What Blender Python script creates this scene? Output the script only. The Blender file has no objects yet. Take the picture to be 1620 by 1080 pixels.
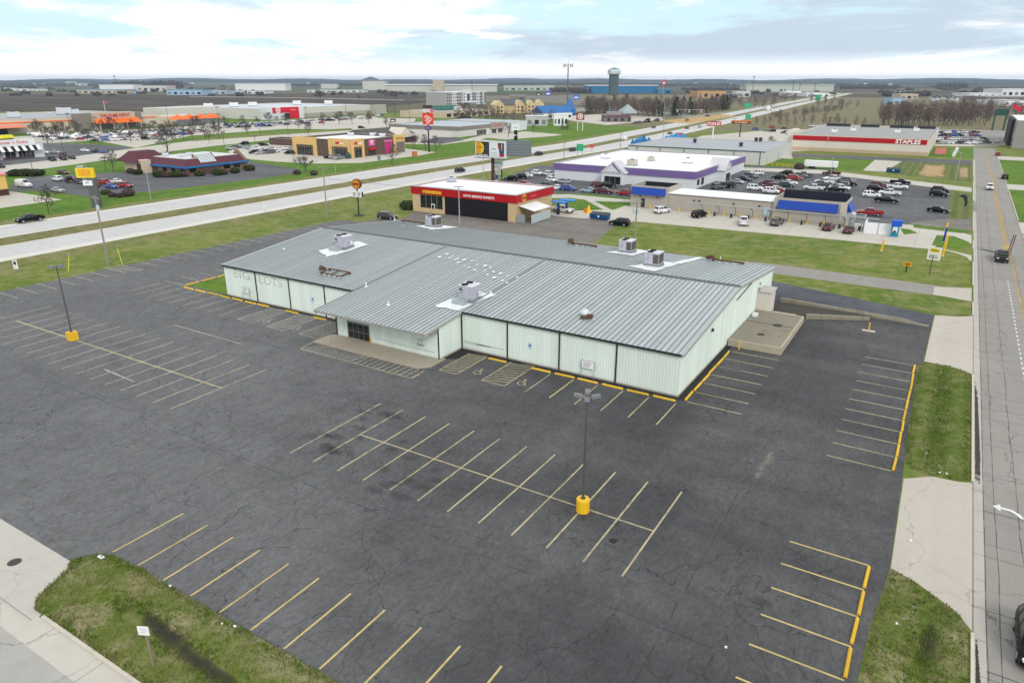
import bpy, bmesh, math, random
from mathutils import Vector, Matrix
R = math.radians
C = bpy.context.scene.collection
SC = bpy.context.scene
# ------------------------------------------------------------------ camera
CAMZ = 30.0
FPX, CX, CY = 1119.0, 810.0, 540.0          # focal length in pixels of the 1620x1080 photograph
PITCH, YAW = R(20.258), R(31.467)
cam = bpy.data.cameras.new('camera')
cam.sensor_width = 36; cam.lens = 36 * FPX / 1620
cam.clip_start = 0.5; cam.clip_end = 60000
camo = bpy.data.objects.new('camera', cam); C.objects.link(camo)
camo.location = (0, 0, CAMZ); camo.rotation_euler = (R(90) - PITCH, 0, YAW)
SC.camera = camo
# ------------------------------------------------------------------ world: overcast sky
SUN_EL, SUN_ROT = R(36), R(132)               # sun behind the camera's right shoulder
W = bpy.data.worlds.new('World'); SC.world = W; W.use_nodes = True
nt = W.node_tree; N = nt.nodes; Lk = nt.links; N.clear()
wo = N.new('ShaderNodeOutputWorld'); bg = N.new('ShaderNodeBackground'); bg.inputs[1].default_value = 1.0
sky = N.new('ShaderNodeTexSky'); sky.sky_type = 'NISHITA'; sky.sun_disc = False
sky.sun_elevation = SUN_EL; sky.sun_rotation = SUN_ROT; sky.air_density = 1.0; sky.dust_density = 1.2; sky.ozone_density = 2.0
skm = N.new('ShaderNodeVectorMath'); skm.operation = 'SCALE'; skm.inputs['Scale'].default_value = 0.13
Lk.new(sky.outputs[0], skm.inputs[0])
tc = N.new('ShaderNodeTexCoord'); sx = N.new('ShaderNodeSeparateXYZ'); Lk.new(tc.outputs['Generated'], sx.inputs[0])
def wm(op, a, b=None, c=None):
    n = N.new('ShaderNodeMath'); n.operation = op
    for i, q in enumerate((a, b, c)):
        if q is None: continue
        if isinstance(q, (int, float)): n.inputs[i].default_value = q
        else: Lk.new(q, n.inputs[i])
    return n.outputs[0]
# clouds on a flat layer overhead: direction / height
hz = wm('MAXIMUM', sx.outputs[2], 0.0)
den = wm('ADD', hz, 0.055)
px_ = wm('DIVIDE', sx.outputs[0], den); py_ = wm('DIVIDE', sx.outputs[1], den)
cv = N.new('ShaderNodeCombineXYZ'); Lk.new(px_, cv.inputs[0]); Lk.new(py_, cv.inputs[1])
def noise(vec, scale, detail=6, rough=.55, off=(0, 0, 0)):
    mp = N.new('ShaderNodeMapping'); mp.inputs['Location'].default_value = off; Lk.new(vec, mp.inputs[0])
    n = N.new('ShaderNodeTexNoise'); n.inputs['Scale'].default_value = scale; n.inputs['Detail'].default_value = detail
    n.inputs['Roughness'].default_value = rough; n.inputs['Distortion'].default_value = .3; Lk.new(mp.outputs[0], n.inputs['Vector']); return n.outputs[0]
def ramp(v, a, b):
    n = N.new('ShaderNodeMapRange'); n.interpolation_type = 'SMOOTHSTEP'; n.inputs[1].default_value = a; n.inputs[2].default_value = b
    Lk.new(v, n.inputs[0]); return n.outputs[0]
def mixc(f, a, b):
    n = N.new('ShaderNodeMix'); n.data_type = 'RGBA'
    if isinstance(f, (int, float)): n.inputs[0].default_value = f
    else: Lk.new(f, n.inputs[0])
    for i, q in ((6, a), (7, b)):
        if isinstance(q, tuple): n.inputs[i].default_value = q + (1,)
        else: Lk.new(q, n.inputs[i])
    return n.outputs[2]
cs = N.new('ShaderNodeMapping'); cs.inputs['Scale'].default_value = (3.0, 3.0, 21.0); Lk.new(tc.outputs['Generated'], cs.inputs[0])
n1 = noise(cs.outputs[0], 1.0, 9, .60, (5.6, 2.2, 1.4)); n2 = noise(cs.outputs[0], 2.6, 7, .62, (9.3, 4.4, 2)); n3 = noise(cs.outputs[0], .7, 6, .6, (1.2, 7.7, 5))
body = wm('ADD', n1, wm('MULTIPLY', wm('SUBTRACT', n2, .5), .30))
cover = wm('MAXIMUM', ramp(body, 0.41, 0.56), ramp(hz, 0.12, 0.30))
cloud = mixc(ramp(wm('ADD', n3, wm('MULTIPLY', wm('SUBTRACT', n2, .5), .4)), 0.40, 0.58), (0.52, 0.62, 0.72), (1.155, 1.13, 1.105))
gap = mixc(.72, skm.outputs[0], (0.60, 0.83, 0.96))
skycol = mixc(cover, gap, cloud)
low = wm('SUBTRACT', 1.0, ramp(hz, 0.008, 0.036))
skycol = mixc(wm('MULTIPLY', low, .92), skycol, (1.12, 1.11, 1.10))
Lk.new(skycol, bg.inputs[0]); Lk.new(bg.outputs[0], wo.inputs[0])
sd = bpy.data.lights.new('sun', 'SUN'); sd.energy = 1.4; sd.angle = R(18); sd.color = (1, .95, .88)
so = bpy.data.objects.new('sun', sd); C.objects.link(so); so.location = (0, 0, 200)
_d = Vector((math.sin(SUN_ROT) * math.cos(SUN_EL), math.cos(SUN_ROT) * math.cos(SUN_EL), math.sin(SUN_EL)))
so.rotation_euler = (-_d).to_track_quat('-Z', 'Y').to_euler()
SC.view_settings.view_transform = 'Standard'; SC.view_settings.look = 'None'; SC.view_settings.exposure = 0.25; SC.view_settings.gamma = 1.0
SC.cycles.volume_bounces = 0; SC.cycles.max_bounces = 5; SC.cycles.transparent_max_bounces = 12
# ------------------------------------------------------------------ photograph -> ground survey
_f = Vector((-math.sin(YAW) * math.cos(PITCH), math.cos(YAW) * math.cos(PITCH), -math.sin(PITCH)))
_r = Vector((math.cos(YAW), math.sin(YAW), 0)); _u = _r.cross(_f)
def P(u, v, z=0.0):
    """where a line of sight of the surveyed photograph meets the plane at height z"""
    d = _f + _r * ((u - CX) / FPX) + _u * ((CY - v) / FPX); t = (z - CAMZ) / d.z
    return (d.x * t, d.y * t)
def PX(p):
    d = Vector(p) - Vector((0, 0, CAMZ)); z = d.dot(_f)
    return CX + FPX * d.dot(_r) / z, CY - FPX * d.dot(_u) / z
# ------------------------------------------------------------------ mesh builder
class MB:
    def __init__(s): s.v = []; s.f = []; s.m = []
    def add(s, vs, fs, m=0):
        o = len(s.v); s.v += [tuple(p) for p in vs]; s.f += [tuple(i + o for i in f) for f in fs]; s.m += [m] * len(fs); return s
    def box(s, x0, x1, y0, y1, z0, z1, m=0):
        return s.add([(x, y, z) for z in (z0, z1) for y in (y0, y1) for x in (x0, x1)],
                     [(0, 2, 3, 1), (4, 5, 7, 6), (0, 1, 5, 4), (2, 6, 7, 3), (0, 4, 6, 2), (1, 3, 7, 5)], m)
    def cbox(s, c, d, rz=0, m=0):
        ca, sa = math.cos(rz), math.sin(rz); vs = []
        for z in (-1, 1):
            for y in (-1, 1):
                for x in (-1, 1):
                    a, b = x * d[0] / 2, y * d[1] / 2; vs.append((c[0] + a * ca - b * sa, c[1] + a * sa + b * ca, c[2] + z * d[2] / 2))
        return s.add(vs, [(0, 2, 3, 1), (4, 5, 7, 6), (0, 1, 5, 4), (2, 6, 7, 3), (0, 4, 6, 2), (1, 3, 7, 5)], m)
    def prism(s, pts, z0, z1, m=0, bottom=True):
        a = sum(pts[i][0] * pts[(i + 1) % len(pts)][1] - pts[(i + 1) % len(pts)][0] * pts[i][1] for i in range(len(pts)))
        if a < 0: pts = pts[::-1]
        n = len(pts); fs = [tuple(range(n, 2 * n))] + ([tuple(range(n))[::-1]] if bottom else [])
        fs += [(i, (i + 1) % n, n + (i + 1) % n, n + i) for i in range(n)]
        return s.add([(p[0], p[1], z0) for p in pts] + [(p[0], p[1], z1) for p in pts], fs, m)
    def quad(s, a, b, c, d, m=0): return s.add([a, b, c, d], [(0, 1, 2, 3)], m)
    def poly(s, pts, m=0): return s.add(pts, [tuple(range(len(pts)))], m)
    def tube(s, p0, p1, r0, r1=None, n=8, m=0, cap=True):
        r1 = r0 if r1 is None else r1
        p0, p1 = Vector(p0), Vector(p1); d = (p1 - p0)
        if d.length < 1e-6: return s
        d.normalize(); a = Vector((0, 0, 1)) if abs(d.z) < .9 else Vector((1, 0, 0)); e1 = d.cross(a).normalized(); e2 = d.cross(e1)
        vs = []
        for p, r in ((p0, r0), (p1, r1)):
            for i in range(n):
                t = 2 * math.pi * i / n; vs.append(p + e1 * (r * math.cos(t)) + e2 * (r * math.sin(t)))
        fs = [(i, n + i, n + (i + 1) % n, (i + 1) % n) for i in range(n)]
        if cap: fs += [tuple(range(n)), tuple(range(n, 2 * n))[::-1]]
        return s.add(vs, fs, m)
    def path(s, pts, r, n=6, m=0):
        for a, b in zip(pts, pts[1:]): s.tube(a, b, r, r, n, m)
        return s
    def lathe(s, c, prof, n=20, m=0):
        vs = [(c[0] + r * math.cos(2 * math.pi * i / n), c[1] + r * math.sin(2 * math.pi * i / n), c[2] + z) for r, z in prof for i in range(n)]
        k = len(prof); fs = [(j * n + i, j * n + (i + 1) % n, (j + 1) * n + (i + 1) % n, (j + 1) * n + i) for j in range(k - 1) for i in range(n)]
        fs += [tuple(range((k - 1) * n, k * n)), tuple(range(n))[::-1]]
        return s.add(vs, fs, m)
    def strip(s, a, b, w, z=0.0, m=0):
        """a painted line on the ground from a to b"""
        dx, dy = b[0] - a[0], b[1] - a[1]; l = math.hypot(dx, dy) or 1; nx, ny = -dy / l * w / 2, dx / l * w / 2
        return s.quad((a[0] - nx, a[1] - ny, z), (b[0] - nx, b[1] - ny, z), (b[0] + nx, b[1] + ny, z), (a[0] + nx, a[1] + ny, z), m)
    def build(s, name, mats, parent=None, world=True, smooth=False):
        if not isinstance(mats, (list, tuple)): mats = [mats]
        me = bpy.data.meshes.new(name); o = bpy.data.objects.new(name, me)
        off = ORG.get(parent.name, (0, 0, 0)) if (parent and world) else (0, 0, 0)
        me.from_pydata([(x - off[0], y - off[1], z - off[2]) for x, y, z in s.v], [], s.f)
        for q in mats: me.materials.append(q)
        if len(mats) > 1: me.polygons.foreach_set('material_index', s.m)
        if smooth: me.polygons.foreach_set('use_smooth', [True] * len(s.f))
        me.update(); C.objects.link(o)
        if parent: o.parent = parent; ORG[o.name] = off
        return o
ORG = {}
def tag(o, label=None, cat=None, group=None, kind=None):
    if label: o['label'] = label
    if cat: o['category'] = cat
    if group: o['group'] = group
    if kind: o['kind'] = kind
    return o
def thing(name, label, cat, loc=(0, 0, 0), group=None, rz=0):
    o = bpy.data.objects.new(name, None); C.objects.link(o); o.empty_display_size = .3
    o.location = loc; o.rotation_euler = (0, 0, rz); ORG[o.name] = tuple(loc)
    return tag(o, label, cat, group)
def clone(o, parent=None):
    c = o.copy(); C.objects.link(c)
    if parent: c.parent = parent
    for ch in list(o.children): clone(ch, c)
    return c
# ------------------------------------------------------------------ materials
class NT:
    def __init__(s, name):
        s.mat = bpy.data.materials.new(name); s.mat.use_nodes = True; s.t = s.mat.node_tree; s.n = s.t.nodes; s.l = s.t.links
        s.b = s.n['Principled BSDF']; s.out = s.n['Material Output']; s.tc = s.n.new('ShaderNodeTexCoord'); s.co = s.tc.outputs['Object']
    def lk(s, a, sock):
        if isinstance(a, (int, float)): sock.default_value = a
        elif isinstance(a, tuple): sock.default_value = a + (1,) if len(a) == 3 and len(sock.default_value) == 4 else a
        else: s.l.new(a, sock)
    def math(s, op, a, b=None, c=None):
        n = s.n.new('ShaderNodeMath'); n.operation = op
        for i, q in enumerate((a, b, c)):
            if q is not None: s.lk(q, n.inputs[i])
        return n.outputs[0]
    def noise(s, scale, detail=4, rough=.55, dist=0.0, vec=None, sc3=None, off=(0, 0, 0)):
        mp = s.n.new('ShaderNodeMapping'); s.l.new(vec or s.co, mp.inputs[0]); mp.inputs['Location'].default_value = off
        if sc3: mp.inputs['Scale'].default_value = sc3
        n = s.n.new('ShaderNodeTexNoise'); n.inputs['Scale'].default_value = scale; n.inputs['Detail'].default_value = detail
        n.inputs['Roughness'].default_value = rough; n.inputs['Distortion'].default_value = dist; s.l.new(mp.outputs[0], n.inputs['Vector']); return n.outputs[0]
    def warp(s, scale, amt, detail=3):
        n = s.n.new('ShaderNodeTexNoise'); n.inputs['Scale'].default_value = scale; n.inputs['Detail'].default_value = detail; s.l.new(s.co, n.inputs['Vector'])
        a = s.n.new('ShaderNodeVectorMath'); a.operation = 'SUBTRACT'; s.l.new(n.outputs['Color'], a.inputs[0]); a.inputs[1].default_value = (.5, .5, .5)
        b = s.n.new('ShaderNodeVectorMath'); b.operation = 'SCALE'; s.l.new(a.outputs[0], b.inputs[0]); b.inputs['Scale'].default_value = amt
        c = s.n.new('ShaderNodeVectorMath'); c.operation = 'ADD'; s.l.new(s.co, c.inputs[0]); s.l.new(b.outputs[0], c.inputs[1]); return c.outputs[0]
    def vor(s, scale, vec=None, feature='DISTANCE_TO_EDGE', sc3=None):
        v = vec or s.co
        if sc3:
            mp = s.n.new('ShaderNodeMapping'); s.l.new(v, mp.inputs[0]); mp.inputs['Scale'].default_value = sc3; v = mp.outputs[0]
        n = s.n.new('ShaderNodeTexVoronoi'); n.feature = feature; n.inputs['Scale'].default_value = scale; s.l.new(v, n.inputs['Vector']); return n.outputs[0]
    def ramp(s, v, a, b, smooth=True):
        n = s.n.new('ShaderNodeMapRange'); n.interpolation_type = 'SMOOTHSTEP' if smooth else 'LINEAR'
        n.inputs[1].default_value = a; n.inputs[2].default_value = b; s.lk(v, n.inputs[0]); return n.outputs[0]
    def mix(s, f, a, b, blend='MIX'):
        n = s.n.new('ShaderNodeMix'); n.data_type = 'RGBA'; n.blend_type = blend
        s.lk(f, n.inputs[0]); s.lk(a, n.inputs[6]); s.lk(b, n.inputs[7]); return n.outputs[2]
    def xyz(s):
        n = s.n.new('ShaderNodeSeparateXYZ'); s.l.new(s.co, n.inputs[0]); return n.outputs
    def scl(s, col, f):
        n = s.n.new('ShaderNodeVectorMath'); n.operation = 'SCALE'; s.lk(col, n.inputs[0]); s.lk(f, n.inputs['Scale']); return n.outputs[0]
    def bump(s, h, strength=.3, dist=.05):
        n = s.n.new('ShaderNodeBump'); n.inputs['Strength'].default_value = strength; n.inputs['Distance'].default_value = dist
        s.lk(h, n.inputs['Height']); s.l.new(n.outputs[0], s.b.inputs['Normal'])
    def fin(s, col, rough=.7, spec=.3, metal=0.0):
        s.lk(col, s.b.inputs['Base Color']); s.lk(rough, s.b.inputs['Roughness']); s.b.inputs['Specular IOR Level'].default_value = spec; s.b.inputs['Metallic'].default_value = metal
        return s.mat
_mc = {}
def srgb(r, g, b): return tuple(((c / 255) / 12.92 if c / 255 <= .04045 else ((c / 255 + .055) / 1.055) ** 2.4) for c in (r, g, b))
def M(name, col, rough=.6, var=.12, scale=.6, spec=.3, metal=0.0, coat=0.0, rnd=0.0):
    if name in _mc: return _mc[name]
    t = NT(name); c = tuple(col)
    if var:
        nz = t.noise(scale, 5, .6); f = t.math('ADD', 1 - var, t.math('MULTIPLY', nz, 2 * var))
        if rnd:
            oi = t.n.new('ShaderNodeObjectInfo'); f = t.math('MULTIPLY', f, t.math('ADD', 1 - rnd / 2, t.math('MULTIPLY', oi.outputs['Random'], rnd)))
        c = t.scl(c, f)
    m = t.fin(c, rough, spec, metal)
    if coat: t.b.inputs['Coat Weight'].default_value = coat; t.b.inputs['Coat Roughness'].default_value = .05
    _mc[name] = m; return m
def mat_asphalt(name, base, light, crack=1.0, blotch=.5, cs=.16, worn=None):
    t = NT(name)
    big = t.noise(.035, 5, .6, .6); mid = t.noise(.3, 5, .65); fine = t.noise(6, 3, .6)
    streak = t.noise(.12, 4, .6, .3, sc3=(.25, 1.6, 1)); streak2 = t.noise(.5, 4, .6, .2, sc3=(1.4, .12, 1), off=(5, 3, 1))
    c = t.mix(t.ramp(t.math('ADD', t.math('MULTIPLY', big, .65), t.math('MULTIPLY', streak, .35)), .36, .68), base, light)
    f = t.math('ADD', t.math('ADD', .50, t.math('MULTIPLY', mid, .40)), t.math('ADD', t.math('MULTIPLY', fine, .34), t.math('MULTIPLY', streak2, .26)))
    spk = t.ramp(t.noise(2.6, 6, .85, 0, sc3=(1.5, .7, 1)), .28, .72, False); sp2 = t.ramp(t.noise(.9, 6, .8, .4, sc3=(1.3, .6, 1), off=(2, 2, 9)), .3, .7, False); f = t.math('MULTIPLY', f, t.math('ADD', .42, t.math('ADD', t.math('MULTIPLY', spk, .78), t.math('MULTIPLY', sp2, .38))))
    c = t.scl(c, f)
    if worn:
        o = t.xyz(); c = t.mix(t.math('MULTIPLY', t.ramp(t.math('ADD', t.math('MULTIPLY', o[0], -1.0), t.math('ADD', t.math('MULTIPLY', o[1], -.5), t.math('MULTIPLY', t.noise(.07, 6, .7, .5), 60.0))), 20.0, 75.0), .6), c, t.scl(worn, f))
    # dark repaired patches / oil
    oil = t.ramp(t.noise(.16, 5, .7, .8, off=(3, 8, 0)), .64, .80)
    c = t.mix(t.math('MULTIPLY', oil, blotch), c, (.012, .012, .014))
    scuff = t.ramp(t.noise(.7, 6, .75, 1.2, sc3=(.35, 1, 1), off=(11, 2, 0)), .66, .82)
    c = t.mix(t.math('MULTIPLY', scuff, .3), c, (.22, .22, .21)); sc2 = t.ramp(t.noise(.35, 7, .8, .6, sc3=(1.6, .35, 1), off=(1, 6, 4)), .60, .80); c = t.mix(t.math('MULTIPLY', sc2, .25), c, (.20, .195, .185))
    if crack:
        w1 = t.warp(.35, 2.6, 5); w2 = t.warp(.8, 1.4, 5); keep = t.ramp(t.noise(.06, 4, .6, off=(20, 4, 3)), .42, .56)
        e1 = t.math('SUBTRACT', 1.0, t.ramp(t.vor(cs, w1), .0, .0055)); e2 = t.math('SUBTRACT', 1.0, t.ramp(t.vor(cs * 2.9, w2), 0.0, .010))
        seal = t.math('SUBTRACT', 1.0, t.ramp(t.vor(cs * .62, t.warp(.2, 3.5, 4)), 0.0, .0045))
        ck = t.math('MAXIMUM', t.math('MULTIPLY', e1, .75), t.math('MULTIPLY', t.math('MULTIPLY', e2, keep), .6)); ck = t.math('MAXIMUM', ck, t.math('MULTIPLY', seal, .55))
        c = t.mix(t.math('MULTIPLY', ck, crack), c, (.012, .012, .013))
    t.bump(fine, .15, .02)
    return t.fin(c, .85, .25)
def mat_concrete(name, base, jx=4.5, jy=4.5, var=.22, stain=.35, crack=.5, joint=.04, jd=.45):
    t = NT(name); big = t.noise(.09, 5, .6, .4); mid = t.noise(.9, 5, .65); fine = t.noise(9, 2, .5)
    run = t.noise(.35, 4, .6, .2, sc3=(2.2, .1, 1))
    f = t.math('ADD', 1 - var * 1.2, t.math('ADD', t.math('MULTIPLY', big, var), t.math('ADD', t.math('MULTIPLY', mid, var * .9), t.math('ADD', t.math('MULTIPLY', fine, .16), t.math('MULTIPLY', run, var * .7)))))
    c = t.scl(base, f)
    st = t.ramp(t.noise(.22, 6, .7, .9, off=(7, 1, 0)), .58, .8); c = t.mix(t.math('MULTIPLY', st, stain), c, tuple(q * .35 for q in base))
    o = t.xyz()
    def jl(ax, per):
        a = t.math('ABSOLUTE', t.math('SUBTRACT', t.math('MODULO', t.math('ADD', ax, 4000.0), per), per / 2)); return t.math('GREATER_THAN', a, per / 2 - joint)
    if jx: c = t.mix(t.math('MULTIPLY', jl(o[0], jx), jd), c, tuple(q * .22 for q in base))
    if jy: c = t.mix(t.math('MULTIPLY', jl(o[1], jy), jd), c, tuple(q * .22 for q in base))
    if crack:
        e = t.math('SUBTRACT', 1.0, t.ramp(t.vor(.11, t.warp(.5, 2.2, 5)), 0.0, .0045)); c = t.mix(t.math('MULTIPLY', e, crack), c, tuple(q * .15 for q in base))
    t.bump(mid, .1, .02)
    return t.fin(c, .8, .25)
def mat_grass(name, a, b, dry, drya=.5, mow=0.0, bare=.0, s=1.0):
    t = NT(name); big = t.noise(.05 * s, 5, .62, .5); mid = t.noise(.45 * s, 6, .7, .4); fine = t.noise(5, 4, .7); vf = t.noise(16, 2, .6)
    c = t.mix(t.ramp(t.math('ADD', t.math('MULTIPLY', big, .5), t.math('MULTIPLY', mid, .5)), .38, .62), a, b)
    d = t.ramp(t.math('ADD', t.math('MULTIPLY', t.noise(.22 * s, 7, .75, .7, off=(9, 9, 0)), .6), t.math('MULTIPLY', mid, .4)), .45, .60)
    c = t.mix(t.math('MULTIPLY', d, drya), c, dry)
    if bare: c = t.mix(t.math('MULTIPLY', t.ramp(t.noise(.5, 6, .75, .5, off=(2, 5, 7)), .60, .74), bare), c, (.09, .07, .05))
    if mow:
        o = t.xyz(); c = t.scl(c, t.math('ADD', 1.0, t.math('MULTIPLY', t.math('SINE', t.math('MULTIPLY', o[0], 2.6)), mow)))
    c = t.scl(c, t.math('ADD', .22, t.math('ADD', t.math('MULTIPLY', fine, .95), t.math('ADD', t.math('MULTIPLY', vf, .35), t.math('MULTIPLY', t.noise(1.4, 5, .75, .3, off=(6, 1, 2)), .5)))))
    t.bump(t.math('ADD', fine, vf), .6, .08)
    return t.fin(c, .9, .15)
def mat_paint(name, col, wear=.45, lo=.42, hi=.6):
    """road paint worn through to the surface below"""
    t = NT(name); w = t.ramp(t.math('ADD', t.math('MULTIPLY', t.noise(1.6, 6, .75), .6), t.math('MULTIPLY', t.noise(.2, 3, .6), .4)), lo, hi)
    c = t.scl(col, t.math('ADD', .7, t.math('MULTIPLY', t.noise(.4, 4), .6))); t.fin(c, .7, .3)
    tr = t.n.new('ShaderNodeBsdfTransparent'); mx = t.n.new('ShaderNodeMixShader'); t.lk(t.math('MULTIPLY', w, wear), mx.inputs[0])
    t.l.new(t.b.outputs[0], mx.inputs[1]); t.l.new(tr.outputs[0], mx.inputs[2]); t.l.new(mx.outputs[0], t.out.inputs[0]); return t.mat
SOFT = set()
def mat_soft(name, col, lo, hi, s1=.8, s2=4.0, rough=.9, amt=1.0, var=.5, edge=True):
    """a ragged-edged patch (mud, gravel, coating) thinning out by its own texture and towards its rim"""
    t = NT(name); c = t.scl(col, t.math('ADD', 1 - var, t.math('MULTIPLY', t.noise(s2, 5, .7), 2 * var))); t.fin(c, rough, .2)
    w = t.math('ADD', t.math('MULTIPLY', t.noise(s1, 6, .75), .65), t.math('MULTIPLY', t.noise(s2, 5, .75), .35))
    if edge:
        at = t.n.new('ShaderNodeAttribute'); at.attribute_name = 'soft'; w = t.math('ADD', w, t.math('MULTIPLY', t.math('SUBTRACT', at.outputs['Fac'], .8), .42)); SOFT.add(t.mat.name)
    w = t.math('MULTIPLY', t.ramp(w, lo, hi), amt)
    tr = t.n.new('ShaderNodeBsdfTransparent'); mx = t.n.new('ShaderNodeMixShader'); t.lk(w, mx.inputs[0])
    t.l.new(tr.outputs[0], mx.inputs[1]); t.l.new(t.b.outputs[0], mx.inputs[2]); t.l.new(mx.outputs[0], t.out.inputs[0]); return t.mat
def text(s, origin, xdir, width, mat, parent, name='lettering', up=(0, 0, 1), height=None, extrude=.03, label=None, bold=0.0, wrap=None):
    cu = bpy.data.curves.new('lettering', 'FONT'); cu.body = s; cu.align_x = 'CENTER'; cu.align_y = 'CENTER'; cu.extrude = 0.02; cu.offset = bold; cu.resolution_u = 2
    o = bpy.data.objects.new('lettering', cu); C.objects.link(o); dg = bpy.context.evaluated_depsgraph_get(); dg.update()
    me = bpy.data.meshes.new_from_object(o.evaluated_get(dg)); bpy.data.objects.remove(o); bpy.data.curves.remove(cu)
    xs = [v.co.x for v in me.vertices]; ys = [v.co.y for v in me.vertices]
    w0, w1, h0, h1 = min(xs), max(xs), min(ys), max(ys); kx = width / (w1 - w0); ky = height / (h1 - h0) if height else kx
    X = Vector(xdir).normalized(); U = Vector(up).normalized(); Z = X.cross(U); off = Vector(ORG.get(parent.name, (0, 0, 0))) if parent else Vector((0, 0, 0))
    for v in me.vertices:
        a = (v.co.x - (w0 + w1) / 2) * kx; b = (v.co.y - (h0 + h1) / 2) * ky; c = v.co.z / .02 * extrude
        if wrap:
            th = a / wrap; q = Vector(origin) + X * (math.sin(th) * (wrap + c)) + Z * (math.cos(th) * (wrap + c) - wrap) + U * b
        else: q = Vector(origin) + X * a + U * b + Z * c
        v.co = q - off
    me.materials.clear(); me.materials.append(mat); ob = bpy.data.objects.new(name, me); C.objects.link(ob)
    if parent: ob.parent = parent; ORG[ob.name] = tuple(off)
    if label: ob['label'] = label
    return ob
WHITE = M('white_paint', (.78, .79, .79), .5, .06); DARK = M('dark_metal', (.03, .032, .035), .5, .1); GLASS = M('dark_glass', (.012, .015, .018), .08, 0, spec=.6)
GREYM = M('grey_metal', (.33, .35, .37), .45, .1, metal=.3); BLACK = M('black', (.012, .012, .013), .6, 0); STEEL = M('galvanised_steel', (.42, .44, .45), .45, .12, metal=.4)
YEL = M('yellow_paint', (.78, .47, .018), .55, .14, 2.5); RED = M('red_paint', (.5, .008, .012), .45, .08); RUST = M('rusty_metal', (.11, .06, .04), .85, .4, 4)
ROOFW = M('white_roof', (.80, .82, .83), .6, .14, .22); WOOD = M('weathered_wood', (.25, .2, .15), .85, .3, 3)
CONC = mat_concrete('pale_concrete', (.43, .405, .36), 0, 6.1, .24, .22, .35)
CURB = M('kerb_concrete', (.55, .5, .42), .8, .2, 1.2)
# ------------------------------------------------------------------ ground, roads, lots
_sn = [0]
def sheet(name, pts, mat, z, kind='structure', label=None, cat=None, thick=0.0):
    m = MB(); _sn[0] += 1; z += _sn[0] * .00003
    if thick: m.prism(pts, z - thick, z, 0, False)
    else:
        a = sum(pts[i][0] * pts[(i + 1) % len(pts)][1] - pts[(i + 1) % len(pts)][0] * pts[i][1] for i in range(len(pts)))
        if a < 0: pts = pts[::-1]
        m.poly([(x, y, z) for x, y in pts])
    return tag(m.build(name, mat), label, cat, kind=kind)
def soften(o, vals):
    a = o.data.attributes.new('soft', 'FLOAT', 'POINT'); a.data.foreach_set('value', vals); return o
_sheet = sheet
def sheet(name, pts, mat, z, **k):
    if mat.name not in SOFT: return _sheet(name, pts, mat, z, **k)
    n = len(pts); cx_ = sum(p[0] for p in pts) / n; cy_ = sum(p[1] for p in pts) / n; vs, va, fs = [], [], []
    for s_, w in ((1.12, 0), (.85, .55), (.5, .9), (.2, 1)):
        for x, y in pts: vs.append((cx_ + (x - cx_) * s_, cy_ + (y - cy_) * s_, z)); va.append(w)
    for r_ in range(3): fs += [(r_ * n + i, r_ * n + (i + 1) % n, (r_ + 1) * n + (i + 1) % n, (r_ + 1) * n + i) for i in range(n)]
    fs.append(tuple(range(3 * n, 4 * n))); o = MB().add(vs, fs).build(name, mat)
    if o.data.polygons[0].normal.z < 0: o.data.flip_normals()
    return tag(soften(o, va), kind='structure')
def px(*pts): return [P(*p) for p in pts]
def rect(x0, x1, y0, y1): return [(x0, y0), (x1, y0), (x1, y1), (x0, y1)]
def arc(cx, cy, r, a0, a1, n=8): return [(cx + r * math.cos(R(a0 + (a1 - a0) * i / n)), cy + r * math.sin(R(a0 + (a1 - a0) * i / n))) for i in range(n + 1)]
# countryside: one sheet to the horizon, a patchwork of early spring fields
t = NT('countryside'); w = t.warp(.002, 120, 2); vc = t.vor(.0016, w, 'F1', sc3=(1, .45, 1))
vn = t.n.new('ShaderNodeTexVoronoi'); vn.inputs['Scale'].default_value = .0018; t.l.new(w, vn.inputs['Vector']); pick = t.n.new('ShaderNodeSeparateXYZ'); t.l.new(vn.outputs['Color'], pick.inputs[0])
c = t.mix(t.ramp(pick.outputs[0], .25, .3), (.085, .072, .058), (.13, .12, .07)); c = t.mix(t.ramp(pick.outputs[1], .62, .66), c, (.075, .1, .045)); c = t.mix(t.ramp(pick.outputs[2], .7, .73), c, (.06, .05, .042))
c = t.scl(c, t.math('ADD', .6, t.math('ADD', t.math('MULTIPLY', t.noise(.02, 6, .7), .5), t.math('MULTIPLY', t.noise(.3, 4, .7), .35))))
FIELD = t.fin(c, .95, .1)
sheet('ground', rect(-30000, 30000, -400, 40000), FIELD, -0.02)
G1 = mat_grass('verge_grass', (.085, .138, .016), (.150, .182, .034), (.25, .22, .10), .6)
G2 = mat_grass('mown_grass', (.055, .135, .008), (.10, .185, .016), (.17, .19, .05), .4)
G3 = mat_grass('patchy_grass', (.085, .118, .02), (.135, .155, .036), (.26, .225, .13), .9, bare=.5)
G4 = mat_grass('dormant_grass', (.11, .125, .04), (.17, .165, .065), (.24, .19, .1), .8)
G5 = mat_grass('striped_grass', (.085, .12, .025), (.11, .14, .035), (.17, .15, .07), .5, mow=.16)
PLOW = NT('ploughed_soil'); c = PLOW.mix(PLOW.ramp(PLOW.noise(.012, 4, .6, .3, sc3=(.25, 1, 1)), .4, .62), (.064, .053, .043), (.10, .085, .070)); c = PLOW.scl(c, PLOW.math('ADD', .7, PLOW.math('MULTIPLY', PLOW.noise(.15, 6, .75, 0, sc3=(1, .2, 1)), .6))); PLOW = PLOW.fin(c, .95, .1)
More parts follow.
